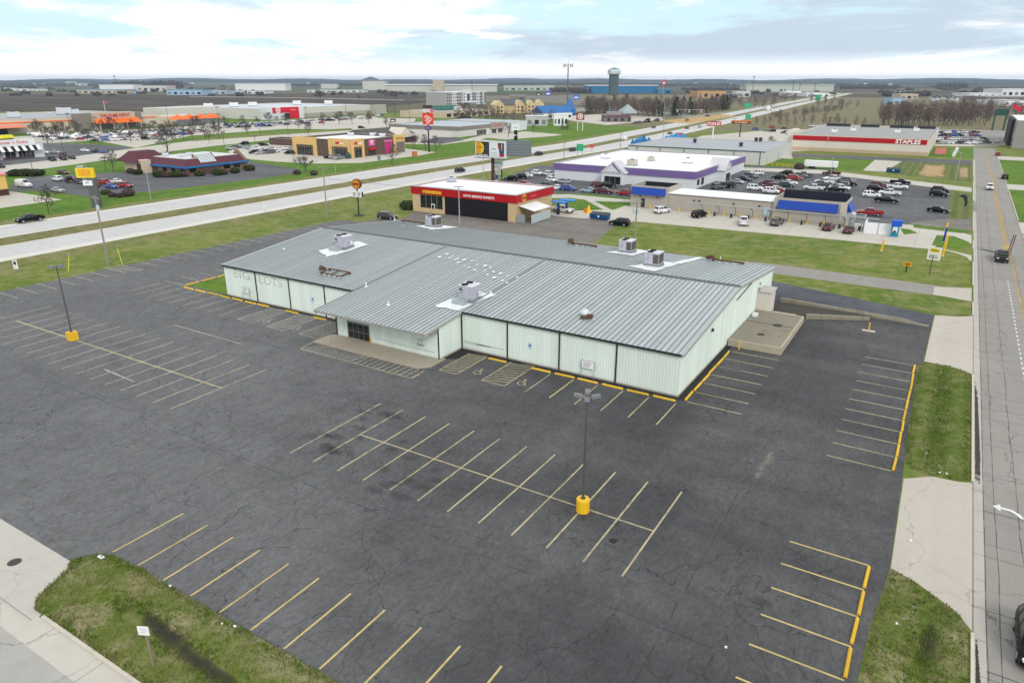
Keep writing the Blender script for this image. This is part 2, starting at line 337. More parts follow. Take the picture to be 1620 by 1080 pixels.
# patchwork in the middle distance
sheet('verge', rect(-205, 40, -60, 470), G1, -0.008)
G6 = mat_grass('dry_meadow_grass', (.125, .12, .06), (.175, .155, .085), (.22, .18, .115), .7)
sheet('meadow', rect(-260, 200, 470, 1500), G6, -0.006)
sheet('field', px((-160, 146), (230, 150.5), (430, 152), (640, 157), (700, 160), (640, 166), (560, 176), (250, 186), (-160, 196)), PLOW, 0.0)
sheet('field', px((300, 147), (690, 150), (690, 155), (300, 151)), PLOW, 0.003)
sheet('field', px((690, 151), (900, 152), (960, 158), (940, 168), (860, 162), (700, 160)), M('bare_field', (.17, .15, .12), .95, .3, .02), 0.003)
sheet('track', px((300, 152.2), (470, 154.5), (640, 158), (640, 159), (470, 155.4), (300, 153)), M('gravel', (.33, .3, .25), .9, .2, .05), 0.008)
sheet('meadow', px((1180, 172), (1290, 160), (1560, 176), (1560, 208), (1250, 200), (1180, 195)), G6, 0.0)
sheet('meadow', px((880, 150), (1180, 150), (1180, 168), (960, 175)), M('dry_meadow', (.17, .15, .085), .95, .35, .03), 0.0)
CONCL = mat_concrete('road_concrete', (.25, .234, .21), 0, 6.1, .36, .5, .6, .05, .5)
CONCP = mat_concrete('lot_concrete', (.46, .43, .37), 6, 6, .2, .25, .3)
HWY = mat_concrete('highway_concrete', (.47, .465, .455), 0, 6.1, .22, .22, .25, .05, .3)
SHO = M('shoulder_concrete', (.62, .59, .53), .8, .12, .3)
ASPH = mat_asphalt('main_lot_asphalt', (.054, .0535, .0555), (.106, .105, .105), .85, .25, worn=(.165, .166, .168))
ASP2 = mat_asphalt('grey_asphalt', (.085, .086, .092), (.14, .14, .145), .7, .3)
ASP3 = mat_asphalt('worn_asphalt', (.15, .138, .12), (.23, .21, .185), .6, .35)
# highway: two carriageways and a brown median, curving slightly far off
BEND = ((-1e4, 0), (200, 0), (330, 5), (458, -2.5), (582, -11), (763, -25), (1089, -48), (1263, -58), (3000, -170))
def bend(x, y):
    for (a, p), (c_, q) in zip(BEND, BEND[1:]):
        if y <= c_: return x + p + (q - p) * (y - a) / (c_ - a)
    return x - 170
def ribbon(name, x0, x1, ya, yb, mat, z, n=40):
    ys = sorted([ya + (yb - ya) * (i / n) ** 1.6 for i in range(n + 1)]); m = MB(); vs = []
    for y in ys: vs += [(bend(x0, y), y, z), (bend(x1, y), y, z)]
    m.add(vs, [(2 * i, 2 * i + 1, 2 * i + 3, 2 * i + 2) for i in range(n)]); return tag(m.build(name, mat), kind='structure')
ribbon('dry_verge', -140.8, -134.6, -60, 2000, mat_grass('dry_verge_grass', (.115, .14, .03), (.17, .17, .06), (.24, .2, .11), .75), 0.003); ribbon('dry_verge', -180.2, -176.3, -60, 2000, bpy.data.materials['dry_verge_grass'], 0.0035)
ribbon('median', -163.5, -153.2, -60, 2000, G4, 0.004)
ribbon('highway_shoulder', -154.2, -140.3, -60, 2000, SHO, 0.008); ribbon('highway', -153.3, -143.4, -60, 2000, HWY, 0.012)
ribbon('highway_shoulder', -176.8, -162.2, -60, 2000, SHO, 0.008); ribbon('highway', -174.6, -163.6, -60, 2000, HWY, 0.012)
mk = MB(); LANEW = mat_paint('white_road_paint', (.62, .62, .6), .5)
for xx in (-148.3, -169.2):
    y = 20
    while y < 700: mk.strip((bend(xx, y), y), (bend(xx, y + 3), y + 3), .18, .017); y += 12
for xx in (-153.0, -163.9): mk.strip((xx, -20), (xx, 420), .16, .017, 1)
tag(mk.build('painted_line', [LANEW, mat_paint('yellow_road_paint', (.55, .36, .08), .55)]), kind='structure')
sheet('turning_lane', px((1040, 192), (1140, 181), (1165, 184), (1090, 196)), M('ochre_gravel', (.45, .30, .12), .9, .3, .2), 0.02)
sheet('road', px((850, 175), (960, 168), (1100, 182), (1160, 176), (1175, 182), (1105, 188), (960, 174), (850, 181)), CONCL, 0.0)
# commercial lots left of the highway
BX = -182.0
sheet('lawn', [(-900, 60), (-182, 60), (-182, 470), (-420, 560), (-560, 560), (-900, 330)], G2, 0.0)
sheet('side_road', px((-60, 283), (70, 267), (190, 250), (330, 232), (470, 217), (560, 210), (640, 206), (640, 201), (545, 204), (450, 209), (310, 222), (180, 239), (60, 256), (-60, 270)), CONCP, 0.012)
sheet('parking_lot', px((-60, 262), (35, 262), (120, 250), (165, 243), (205, 238), (205, 232), (100, 226), (-60, 228)), ASP2, 0.008)
sheet('parking_lot', px((15, 296), (35, 281), (200, 272), (400, 256), (470, 267), (480, 273), (400, 284), (250, 302), (140, 311), (60, 302), (18, 303)), ASP2, 0.008)
sheet('driveway', px((-60, 318), (-10, 302), (20, 303), (70, 311), (98, 316), (60, 321), (-60, 338)), CONCP, 0.008)
sheet('parking_lot', px((-60, 222), (60, 214), (330, 198), (600, 181), (660, 186), (650, 199), (560, 205), (450, 204), (300, 215), (215, 234), (150, 222), (-60, 236)), CONCP, 0.004)
sheet('parking_lot', px((395, 252), (360, 241), (375, 232), (470, 222), (640, 235), (690, 241), (665, 246), (570, 258), (500, 259), (440, 256)), CONCP, 0.016)
sheet('parking_lot', px((640, 214), (690, 213), (735, 221), (800, 205), (830, 205), (760, 221), (700, 229), (640, 228)), CONCP, 0.012)
sheet('parking_lot', px((660, 226), (700, 228), (735, 222), (725, 218), (690, 217)), ASP2, 0.02)
sheet('parking_lot', px((830, 190), (880, 188), (960, 198), (1040, 190), (1050, 186), (960, 180), (860, 186)), CONCP, 0.008)
sheet('driveway', px((760, 217), (830, 208), (890, 213), (880, 215), (800, 221)), CONCP, 0.008)
sheet('lawn', px((580, 181), (690, 180), (760, 184), (740, 189), (600, 187)), G1, 0.012)
sheet('lawn', px((345, 215), (470, 208), (555, 203), (560, 206), (450, 213), (300, 224)), G1, 0.024)
# right of the highway: shop lots
sheet('parking_lot', px((760, 296), (850, 262), (905, 262), (1060, 290), (1180, 262), (1300, 268), (1535, 307), (1500, 356), (1330, 352), (1000, 330), (1000, 318), (905, 306), (830, 306)), ASP2, 0.004)
sheet('lawn', px((835, 306), (940, 307), (1010, 316), (1010, 336), (900, 336), (835, 322)), G2, 0.010)
sheet('driveway', px((835, 309), (900, 307.5), (1000, 316.5), (1000, 320), (940, 318), (965, 331), (1000, 340), (1000, 352), (880, 342), (865, 338), (865, 334), (930, 333), (955, 332), (925, 316), (900, 313), (835, 314)), CONCP, 0.018)
sheet('wash_apron', px((955, 336), (1000, 336), (1350, 367), (1360, 352), (1480, 358), (1537, 372), (1537, 386), (1500, 373), (1482, 380), (1475, 390), (1537, 404), (1537, 413), (1480, 393), (1240, 372), (1000, 350)), CONCP, 0.014)
sheet('wash_apron', rect(-70, -17, 160, 169.4), CONCP, 0.0145)
sheet('wash_apron', px((1330, 352), (1480, 357), (1480, 395), (1330, 380)), CONCP, 0.016)
sheet('lawn', px((1424, 361), (1440, 363), (1452, 369), (1430, 371)), G2, 0.024)
sheet('lawn', px((1445, 355), (1537, 366), (1520, 369), (1445, 360)), G2, 0.022)
sheet('lawn', px((1474, 388), (1482, 372), (1510, 374), (1533, 383), (1536, 391), (1520, 394)), G2, 0.022)
sheet('lawn', px((1502, 302), (1537, 307), (1537, 347), (1500, 346)), G5, 0.02)
sheet('driveway', px((1500, 346), (1537, 347), (1537, 364), (1440, 356), (1440, 352)), ASP3, 0.018)
sheet('parking_lot', px((650, 336), (700, 330), (870, 330), (960, 340), (1000, 352), (985, 362), (920, 398), (560, 352), (600, 346), (640, 346)), ASP3, 0.012)
BG = [(-64, 141.5), (5.2, 127.9), (5.2, 150), (3.2, 152.6), (-2, 155), (-61, 153.5), (-72, 146.5)]
sheet('lawn', px((920, 398), (972, 359), (1040, 355), (1240, 372), (1480, 393), (1512, 400), (1530, 407), (1536, 415), (1536, 445), (1525, 452), (1495, 453), (1225, 418), (1100, 402)), G1, 0.014)
sheet('side_road', px((1130, 410), (1240, 418), (1495, 453.5), (1537, 456), (1537, 476), (1500, 470), (1225, 433), (1130, 424)), CONCL, 0.010)
sheet('lawn', px((1130, 424), (1225, 433), (1500, 471), (1528, 480), (1536, 490), (1530, 498), (1485, 497), (1225, 446), (1130, 432)), G1, 0.014)
sheet('lawn', px((1200, 252), (1385, 250), (1365, 270), (1195, 262)), G2, 0.010)
sheet('side_road', px((1175, 265), (1300, 269), (1537, 297), (1537, 304), (1300, 275), (1175, 270)), CONCP, 0.020)
sheet('driveway', px((1385, 252), (1432, 252), (1400, 272), (1365, 270)), CONCP, 0.014)
sheet('side_road', px((1255, 243), (1400, 249), (1537, 254), (1537, 261), (1380, 253), (1255, 248)), ASP2, 0.016)
sheet('lawn', px((1400, 268), (1432, 255), (1470, 254), (1537, 259), (1537, 288), (1405, 274)), G5, 0.010)
sheet('bare_patch', px((1445, 279), (1462, 259), (1500, 260), (1495, 284)), mat_soft('straw', (.45, .32, .16), .34, .5, .25, 2, amt=.9), 0.018)
sheet('bare_patch', px((1515, 262), (1534, 263), (1534, 286), (1515, 284)), mat_soft('straw_b', (.42, .3, .16), .36, .55, .3, 2, amt=.9), 0.018)
sheet('lawn', px((1468, 233), (1540, 235), (1540, 250), (1462, 247)), G2, 0.014)
sheet('parking_lot', px((1060, 236), (1110, 215), (1230, 205), (1620, 206), (1620, 222), (1575, 232), (1470, 231), (1250, 240), (1255, 252), (1100, 240)), CONCP, 0.006)
# right-hand street
sheet('street', [(5.75, -10), (14.4, -10), (14.4, 410), (5.75, 410)], CONCL, 0.014)
sheet('street', px((1545, 232), (1537, 228), (1470, 206), (1620, 206), (1620, 216), (1578, 232)), CONCL, 0.013)
sheet('lawn', rect(14.6, 60, 30, 255), G2, 0.004); sheet('lawn', rect(14.6, 60, 268, 350), G2, 0.004)
sheet('driveway', rect(14.4, 60, 255, 268), CONCP, 0.008); sheet('driveway', rect(14.4, 60, 180, 195), CONCP, 0.008); sheet('driveway', rect(14.4, 60, 352, 368), CONCP, 0.008)
mk = MB()
y = 30
while y < 135: mk.strip((10.45, y), (10.45, y + .7), .16, .019, 0); y += 1.75
mk.add([(x + 7.35, y + 57.3, .019) for x, y in ((-.35, .45), (.15, 1.0), (.15, .62), (.9, .55), (1.45, .0), (1.6, -.45), (1.35, -.45), (1.1, .02), (.8, .28), (.15, .3), (.15, -.08))], [(0, 2, 1), (0, 10, 9, 2), (2, 9, 8, 3), (3, 8, 7, 4), (4, 7, 6, 5)], 0)
tag(mk.build('painted_line', [mat_paint('white_marking', (.8, .8, .78), .25)]), kind='structure')
mk = MB()
mk.strip((11.6, 20), (11.6, 160), .34, .018, 0); mk.strip((11.2, 150), (11.0, 300), .9, .0185, 0); mk.strip((10.9, 300), (10.8, 400), .45, .018, 0)
tag(mk.build('painted_line', [mat_paint('faded_yellow_marking', (.62, .40, .12), .75, .34, .56)]), kind='structure')
SEAM = M('joint_sealant', (.10, .095, .088), .8, .4, 3)
def wiggle(a, b, amp, step, seed):
    rr = random.Random(seed); n = max(2, int(math.hypot(b[0] - a[0], b[1] - a[1]) / step)); out = []; o = 0
    for i in range(n + 1):
        o = max(-amp, min(amp, o + rr.uniform(-amp, amp) * .6)); f = i / n; out.append((a[0] + (b[0] - a[0]) * f + (o if abs(b[1] - a[1]) > abs(b[0] - a[0]) else 0), a[1] + (b[1] - a[1]) * f + (o if abs(b[1] - a[1]) <= abs(b[0] - a[0]) else 0)))
    return out
mk = MB()
for xx, wd, am in ((8.55, .055, .10), (7.15, .05, .05), (11.9, .05, .08), (6.45, .05, .03)):
    q = wiggle((xx, 20), (xx, 260), am, 1.1, int(xx * 10))
    for a, b in zip(q, q[1:]): mk.strip(a, b, wd * random.Random(a[1]).uniform(.6, 1.5), .0165)
for i in range(26):
    y = 38 + i * 6.4 + random.Random(i).uniform(-1, 1); q = wiggle((5.9, y), (14.2, y + random.Random(i + 50).uniform(-1.2, 1.2)), .12, .9, i)
    for a, b in zip(q, q[1:]): mk.strip(a, b, .045 if i % 3 else .09, .0165)
tag(mk.build('joint_line', SEAM), kind='structure')
DAMP = True
sheet('gutter_dirt', [(5.86, 31), (6.2, 31), (6.18, 36.5), (5.95, 41.6), (5.86, 41.6)], mat_soft('gutter_dirt', (.05, .045, .04), .3, .42, 1.5, 6, amt=.95), .021)
sheet('gutter_dirt', [(5.86, 60.5), (6.25, 60.5), (6.3, 66), (6.15, 82), (5.86, 86)], mat_soft('gutter_dirt_b', (.06, .055, .05), .3, .45, 1.0, 6, amt=.9), .021)
GUT = mat_concrete('gutter_strip', (.40, .37, .33), 0, 3.05, .25, .35, .3)
for a, b in ((-10, 205), (225, 345)): sheet('gutter', [(5.8, a), (6.38, a), (6.38, b), (5.8, b)], GUT, .0162)
# main lot
LOT = [(-120.6, 14.3), (-45.7, 18.0), (-43.6, 19.9), (0.4, 19.9), (.5, 34), (.6, 38.6), (1.1, 45.7), (.9, 58.4), (.4, 86), (.9, 88), (1.2, 108), (-21, 114.8), (-40, 121), (-95, 121), (-118, 117)]
sheet('main_lot', LOT, ASPH, 0.010)
sheet('lawn', rect(-98.4, -89.3, 64.3, 90), G2, 0.024)
sheet('rear_lane', [(-19.2, 103.2), (1.0, 103.2), (1.3, 108.2), (-21.4, 114.6), (-30, 117), (-60, 118), (-60, 104.6), (-19.2, 104.6)], mat_asphalt('blue_grey_asphalt', (.05, .054, .064), (.10, .105, .12), .5, .2), 0.016)
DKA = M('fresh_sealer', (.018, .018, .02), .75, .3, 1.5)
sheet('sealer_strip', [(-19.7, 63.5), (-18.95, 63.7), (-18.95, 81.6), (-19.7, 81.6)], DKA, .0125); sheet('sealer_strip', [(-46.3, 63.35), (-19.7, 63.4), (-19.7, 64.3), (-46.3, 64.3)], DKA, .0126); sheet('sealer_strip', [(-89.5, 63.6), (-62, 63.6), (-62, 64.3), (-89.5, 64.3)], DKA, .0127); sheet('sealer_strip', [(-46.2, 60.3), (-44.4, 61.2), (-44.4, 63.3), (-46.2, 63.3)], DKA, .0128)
# front street, driveway apron, islands
sheet('front_street', rect(-200, 2, -30, 12.6), mat_concrete('street_concrete', (.34, .325, .30), 0, 0, .3, .4, .8), 0.006)
sheet('gutter', [(-200, 12.6), (2, 12.6), (2, 14.2), (-200, 14.2)], mat_concrete('gutter_concrete', (.46, .435, .38), 5, 0, .2, .25, .5), 0.008)
ap = [(-75, 13.6), (-75, 18.0), (-45.5, 18.0), (-43, 17.5), (-41.8, 14.3), (-41.8, 13.6)]
sheet('driveway_apron', ap, CONC, 0.014)
ISL = [(-42.6, 14.35), (-43.3, 14.75), (-43.9, 15.4), (-44.3, 16.4), (-44.85, 17.4), (-45.5, 18.1), (-44.9, 19.1), (-43.6, 19.75), (-41, 20.0), (-33, 19.9), (0, 19.85), (3.4, 19.85), (5.2, 18), (5.2, 14.35)]
def mound(name, outline, mat, h, z0, step=.5, ditch=None, seed=1):
    """gently uneven turf: a grid clipped to the outline, rising from the edge, with a shallow ditch"""
    bm = bmesh.new(); f = bm.faces.new([bm.verts.new((x, y, z0)) for x, y in outline]); xs = [p[0] for p in outline]; ys = [p[1] for p in outline]
    k = min(xs) + step
    while k < max(xs): bmesh.ops.bisect_plane(bm, geom=bm.verts[:] + bm.edges[:] + bm.faces[:], plane_co=(k, 0, 0), plane_no=(1, 0, 0)); k += step
    k = min(ys) + step
    while k < max(ys): bmesh.ops.bisect_plane(bm, geom=bm.verts[:] + bm.edges[:] + bm.faces[:], plane_co=(0, k, 0), plane_no=(0, 1, 0)); k += step
    n = len(outline); rr = random.Random(seed)
    for v in bm.verts:
        d = 9
        for i in range(n):
            a, b = Vector(outline[i]), Vector(outline[(i + 1) % n]); p = Vector((v.co.x, v.co.y)); ab = b - a; tt = max(0, min(1, (p - a).dot(ab) / max(ab.length_squared, 1e-9))); d = min(d, (p - a - ab * tt).length)
        e = min(1, d / 1.0); z = h * e * (2 - e) * (1 + rr.uniform(-.25, .25))
        if ditch:
            for a, b, wd, dp in ditch:
                a, b = Vector(a), Vector(b); p = Vector((v.co.x, v.co.y)); ab = b - a; tt = max(0, min(1, (p - a).dot(ab) / ab.length_squared)); q = (p - a - ab * tt).length
                z -= dp * math.exp(-(q / wd) ** 2) * e
        v.co.z = z0 + z
    bmesh.ops.recalc_face_normals(bm, faces=bm.faces[:]); me = bpy.data.meshes.new(name); bm.to_mesh(me); bm.free(); me.materials.append(mat); me.polygons.foreach_set('use_smooth', [True] * len(me.polygons))
    if sum(p.normal.z for p in me.polygons) < 0: me.flip_normals()
    o = bpy.data.objects.new(name, me); C.objects.link(o); return tag(o, kind='structure')
mound('turf', ISL, G3, .16, .016, .45, [((-38.5, 17.5), (-27, 16.6), .55, .22)])
MUD = mat_soft('ditch_mud', (.035, .031, .025), .34, .66, 1.1, 5, amt=.85)
def band(name, pts, w, z, mat):
    m = MB(); vs, va = [], []; n = len(pts)
    for i, p in enumerate(pts):
        a, b = Vector(pts[max(0, i - 1)]), Vector(pts[min(n - 1, i + 1)]); d = (b - a).normalized(); nn = Vector((-d.y, d.x)); ww = (w[i] if isinstance(w, (list, tuple)) else w) * 1.5; e = 1 if 0 < i < n - 1 else .2
        for q, s_ in ((-.5, 0), (-.28, .75), (0, 1), (.28, .75), (.5, 0)): vs.append((p[0] + nn.x * ww * q, p[1] + nn.y * ww * q, z)); va.append(s_ * e)
    m.add(vs, [(5 * i + k, 5 * i + k + 1, 5 * i + k + 6, 5 * i + k + 5) for i in range(n - 1) for k in range(4)]); o = m.build(name, mat)
    if o.data.polygons[0].normal.z < 0: o.data.flip_normals()
    return tag(soften(o, va), kind='structure')
band('ditch', [(-37.6, 17.55), (-35.8, 17.4), (-33.5, 17.15), (-30.5, 16.9), (-26, 16.6), (-20, 16.5)], [.5, .8, .95, .8, .9, .9], .20, MUD)
TR = [(1.15, 45.55), (2.6, 44.9), (3.9, 43.9), (4.9, 43.1), (5.35, 42.3), (5.5, 41.5), (5.5, 14.5), (3.4, 19.85), (.45, 20.2), (.7, 38.6)]
mound('turf', TR, G3, .14, .018, .5, [((3.6, 43.2), (3.2, 33), .7, .28)], 3)
band('ditch', [(3.7, 42.6), (3.65, 40.5), (3.5, 38), (3.3, 34)], [.5, .9, 1.0, 1.0], .11, mat_soft('ditch_mud_b', (.04, .036, .026), .38, .68, .9, 5, amt=.8))
RS = [(.75, 87.6), (2.2, 87.9), (3.4, 87.9), (4.6, 87.4), (5.5, 86.4), (5.5, 60.6), (4.6, 60.35), (3.0, 60.2), (1.0, 60.9), (.7, 66), (.5, 84)]
mound('turf', RS, mat_grass('strip_grass', (.066, .105, .012), (.11, .15, .025), (.21, .2, .09), .6, bare=.25), .16, .018, .6, [((2.9, 86), (2.9, 61), .7, .16)], 4)
def inside(x, y, poly):
    c_ = False; n = len(poly)
    for i in range(n):
        (x1, y1), (x2, y2) = poly[i], poly[(i + 1) % n]
        if (y1 > y) != (y2 > y) and x < (x2 - x1) * (y - y1) / (y2 - y1) + x1: c_ = not c_
    return c_
BLADE = NT('grass_blade'); c = BLADE.mix(BLADE.ramp(BLADE.noise(.5, 5, .7), .42, .6), (.095, .17, .018), (.22, .205, .085)); BLADE = BLADE.fin(BLADE.scl(c, BLADE.math('ADD', .5, BLADE.noise(7, 3, .7))), .9, .15)
def tufts(outline, n, h, seed, keep=lambda x, y: True):
    rr = random.Random(seed); m = MB(); xs = [p[0] for p in outline]; ys = [p[1] for p in outline]; k = 0
    while k < n:
        x, y = rr.uniform(min(xs) - .1, max(xs) + .1), rr.uniform(min(ys) - .1, max(ys) + .1); ou = not inside(x, y, outline)
        if ou or not keep(x, y): k += .03; continue
        k += 1
        for b in range(3): a = rr.uniform(0, 6.28); l = h * rr.uniform(.5, 1.3); w = rr.uniform(.015, .04); t_ = rr.uniform(.2, .8) * l; ca, sa = math.cos(a), math.sin(a); z = .02 if ou else .13; m.add([(x - sa * w, y + ca * w, z - .05), (x + sa * w, y - ca * w, z - .05), (x + ca * t_, y + sa * t_, z + l)], [(0, 1, 2)])
    return tag(m.build('grass_tufts', BLADE), kind='stuff')
tufts(ISL[:10] + [(-18, 19.9), (-18, 14.4)], 9000, .14, 1, lambda x, y: abs(y - 17.0) > .35 or x < -37.5); tufts(TR, 5200, .13, 2); tufts(RS, 5200, .12, 3)
DRV = mat_concrete('driveway_concrete', (.43, .39, .335), 0, 0, .24, .3, .4)
sheet('driveway', [(1.0, 88.2), (2.2, 88.0), (3.4, 88.0), (4.6, 87.5), (5.72, 86.6), (5.72, 110.5), (4.8, 109.6), (3.5, 108.8), (1.3, 108.2)], DRV, 0.018)
sheet('driveway', [(1.15, 45.7), (2.6, 45.0), (3.9, 44.0), (4.9, 43.2), (5.72, 41.8), (5.72, 60.75), (4.6, 60.4), (3.0, 60.25), (1.0, 58.6)], DRV, 0.018)
sheet('driveway', [P(1478, 454)[0:2], P(1537, 456), P(1537, 477), P(1476, 466)], DRV, 0.016)
def kerb(pts, w=.18, h=.12, z=0.01):
    m = MB()
    for a, b in zip(pts, pts[1:]):
        dx, dy = b[0] - a[0], b[1] - a[1]; l = math.hypot(dx, dy); nx, ny = -dy / l * w / 2, dx / l * w / 2
        m.prism([(a[0] - nx, a[1] - ny), (b[0] - nx, b[1] - ny), (b[0] + nx, b[1] + ny), (a[0] + nx, a[1] + ny)], z, z + h)
    return tag(m.build('kerb', CURB), kind='structure')
kerb([(5.72, 14), (5.72, 41.6)]); kerb([(5.72, 60.9), (5.72, 86.3)]); kerb([(5.72, 110.8), (5.72, 117.6)]); kerb([(5.72, 128.5), (5.72, 146)]); kerb([(5.72, 158), (5.72, 166)])
kerb([(5.72, 178), (5.72, 205)]); kerb([(5.72, 225), (5.72, 270)]); kerb([(5.72, 285), (5.72, 345)])
for a, b in ((30, 178), (197, 253), (270, 350)): kerb([(14.5, a), (14.5, b)])
kerb([(6, 14.28), (-41.5, 14.28)], .2)
m = MB(); m.lathe((0, 0, 0), [(.42, 0), (.42, .012), (.36, .016)], 24); mh = m.build('manhole_cover', M('cast_iron', (.06, .055, .05), .7, .3, 8)); gx, gy = P(23, 889); mh.location = (gx, gy, .014); tag(mh, 'round dark iron manhole cover set in the pale driveway', 'manhole cover')
mh2 = MB(); mh2.lathe((0, 0, 0), [(.3, 0), (.3, .008)], 16); o = mh2.build('drain_cover', BLACK); gx, gy = P(970, 855); o.location = (gx, gy, .012); tag(o, 'small black drain cover in the asphalt beyond the yellow lamp base', 'drain cover')
# ------------------------------------------------------------------ painted lines of the main lot
YL = mat_paint('parking_line_paint', (.50, .43, .25), .5, .42, .62); YF = mat_paint('faded_parking_line', (.46, .43, .34), .42, .42, .62); YB = mat_paint('fresh_parking_line', (.56, .44, .17), .3, .45, .62)
m = MB(); z = .0155; LW = .135
for k in range(12): x = -44.25 + 2.79 * k; m.strip((x, 35.75), (x, 47.45), LW, z, 0)
m.strip((-41.3, 41.45), (-13.5, 41.45), LW, z + .002, 0)
for k in range(17): x = -60.9 - 2.79 * k; m.strip((x, 35.8 if k < 10 else 36.2), (x, 47.5), LW, z, 2 if k > 1 else 0)
m.strip((-61, 41.65), (-102.7, 41.65), .2, z + .002, 0)
for k in range(13): x = -44.0 + 2.78 * k; m.strip((x, 20.05), (x, 25.4), LW, z, 1)
for k in range(6): x = -33.5 + 2.83 * k; m.strip((x, 57.3), (x, 62.7), LW, z, 0 if k != 1 else 1)
for k in range(9): x = -103.6 + 2.74 * k; m.strip((x, 57.2), (x, 62.9), LW, z, 2)
for k in range(11): y = 59.45 + 2.68 * k; m.strip((-4.9, y), (.05, y), LW * .9, z, 0 if k < 9 else 2)
for k in range(7): y = 45.25 - 2.79 * k; m.strip((-5.1, y), (-.1, y), LW, z, 1)
for k in range(7): y = 63.65 + 2.71 * k; m.strip((-18.5, y), (-13.2, y), LW, z, 0)
for k in range(26):
    y = 44.3 + 2.79 * k
    if abs(y - 66.2) < 1: continue
    m.strip((-120.1, y), (-114, y), LW, z, 2)
for k in range(5): y = 64.2 + 3.0 * k; m.strip((-104.1, y), (-98.8, y), LW, z, 2)
def hatch(x0, x1, y0, y1, n, mi=0, slope=1.0, edge=True):
    if edge:
        for a, b in (((x0, y0), (x1, y0)), ((x0, y0), (x0, y1)), ((x1, y0), (x1, y1))): m.strip(a, b, .12, z, mi)
    w = x1 - x0
    for i in range(n):
        yb = y0 + (y1 - y0) * (i + .3) / n; dy = w * slope * .32
        m.strip((x0 + .05, min(yb, y1)), (x1 - .05, min(yb + dy, y1 + .3)), .13, z + .001, mi)
hatch(-44.55, -42.2, 57.4, 63.3, 9); hatch(-38.95, -36.1, 57.4, 63.5, 9)
hatch(-78.3, -75.2, 57.5, 63.3, 8, 2); hatch(-72.6, -69.4, 57.5, 63.3, 8, 2); hatch(-66.8, -63.6, 57.6, 63.2, 8, 2)
# crosswalk strip in front of the entrance slab
m.strip((-62.6, 53.95), (-45.6, 53.95), .12, z, 0); m.strip((-45.6, 53.95), (-45.6, 55.2), .12, z, 0); m.strip((-62.6, 53.95), (-63.2, 57), .12, z, 0)
for i in range(12): x = -54.6 + i * .8; m.strip((x, 54.0), (x + .05, 56.3), .13, z + .001, 0 if i % 3 else 2)
for i in range(11): x = -62.4 + i * .72; m.strip((x, 54.0 + (i * .02)), (x - 0.2 + 1.5, 56.4), .12, z + .001, 2)
for i in range(6): m.strip((-121 + i * 1.1, 63.9), (-119.6 + i * 1.1, 66.6 - i * .2), .14, z, 2)
m.strip((-120.6, 63.8), (-113.4, 66.3), .14, z, 2); m.strip((-120.9, 66.4), (-113.6, 66.4), .14, z, 2)
def wheelchair(x, y, s, mi=2):
    pts = lambda q: [(x + a * s, y + b * s) for a, b in q]
    for q in ([(-.1, .75), (-.05, .1), (.35, .1), (.55, -.45), (.8, -.4)], [(-.08, .45), (.35, .45)]):
        q = pts(q)
        for a, b in zip(q, q[1:]): m.strip(a, b, .11, z, mi)
    q = [(x + s * .55 * math.cos(R(a)), y - .1 * s + s * .55 * math.sin(R(a))) for a in range(125, 371, 20)]
    for a, b in zip(q, q[1:]): m.strip(a, b, .11, z, mi)
    m.poly([(x - .12 * s + .16 * math.cos(R(a)), y + .98 * s + .16 * math.sin(R(a)), z) for a in range(0, 360, 40)], mi)
for x in (-40.5, -34.9): wheelchair(x, 59.1, .85, 0)
for x in (-74.2, -69.9 + 1.2): wheelchair(x, 59.0, .85, 2)
m.strip(P(165, 584), P(213, 604), .2, z, 2); m.strip(P(275, 514), P(385, 545), .14, z, 2)
tag(m.build('painted_line', [YL, YB, YF]), kind='structure')
band('damp_trail', [(6.1, 159.5), (7.5, 158.4), (9, 157), (10.4, 155)], [1.6, 1.5, 1.4, 2.2], .021, mat_soft('damp', (.12, .12, .11), .32, .5, .5, 3, amt=.8))
mk = MB(); SM2 = M('crack_filler', (.035, .035, .036), .8, .4, 2)
for a, b, w_, sd_ in (((-9.6, 28), (-9.9, 92), .05, 1), ((-26.5, 24), (-26.9, 56), .045, 2), ((-62, 33.2), (-6, 32.6), .05, 3), ((-100, 52.2), (-63, 52.8), .05, 4), ((-47, 21), (-46.6, 56), .05, 5), ((-75, 20), (-74.5, 57), .05, 6), ((-60, 53.0), (-12, 53.6), .045, 7), ((-118, 33), (-64, 33.5), .05, 8)):
    q = wiggle(a, b, .08, .8, sd_); r9 = random.Random(sd_)
    for p_, q_ in zip(q, q[1:]):
        if r9.random() < .86: mk.strip(p_, q_, w_ * r9.uniform(.4, 1.5), .0145)
tag(mk.build('joint_line', SM2), kind='structure')
OIL = mat_soft('oil_stain', (.020, .019, .019), .34, .66, .9, 3.5, amt=.24)
rr = random.Random(21)
for i in range(26):
    u, v = (rr.uniform(490, 660), rr.uniform(640, 735)) if i < 16 else (rr.uniform(585, 705), rr.uniform(735, 785))
    if v < 640 + (660 - u) * .0 + abs(u - 560) * .2 or (i < 16 and v > 700 + (u - 480) * .35): v = 690
    x, y = P(u, v); rx, ry = rr.uniform(.5, 1.5), rr.uniform(.4, .9); sheet('oil_stain', [(x + rx * math.cos(a), y + ry * math.sin(a)) for a in [k * .7 for k in range(9)]], OIL, .0205)
for u, v, q in ((1203, 951, .9), (520, 712, 1.6), (610, 655, 1.4)): x, y = P(u, v); sheet('oil_stain', [(x + q * math.cos(k * .7), y + q * .6 * math.sin(k * .7)) for k in range(9)], OIL, .0206)
band('scuff_arc', px((1060, 676), (1100, 682), (1140, 678), (1165, 665), (1172, 655)), .28, .0205, mat_soft('chalky_scuff', (.18, .18, .185), .40, .6, 1.2, 5, amt=.4))
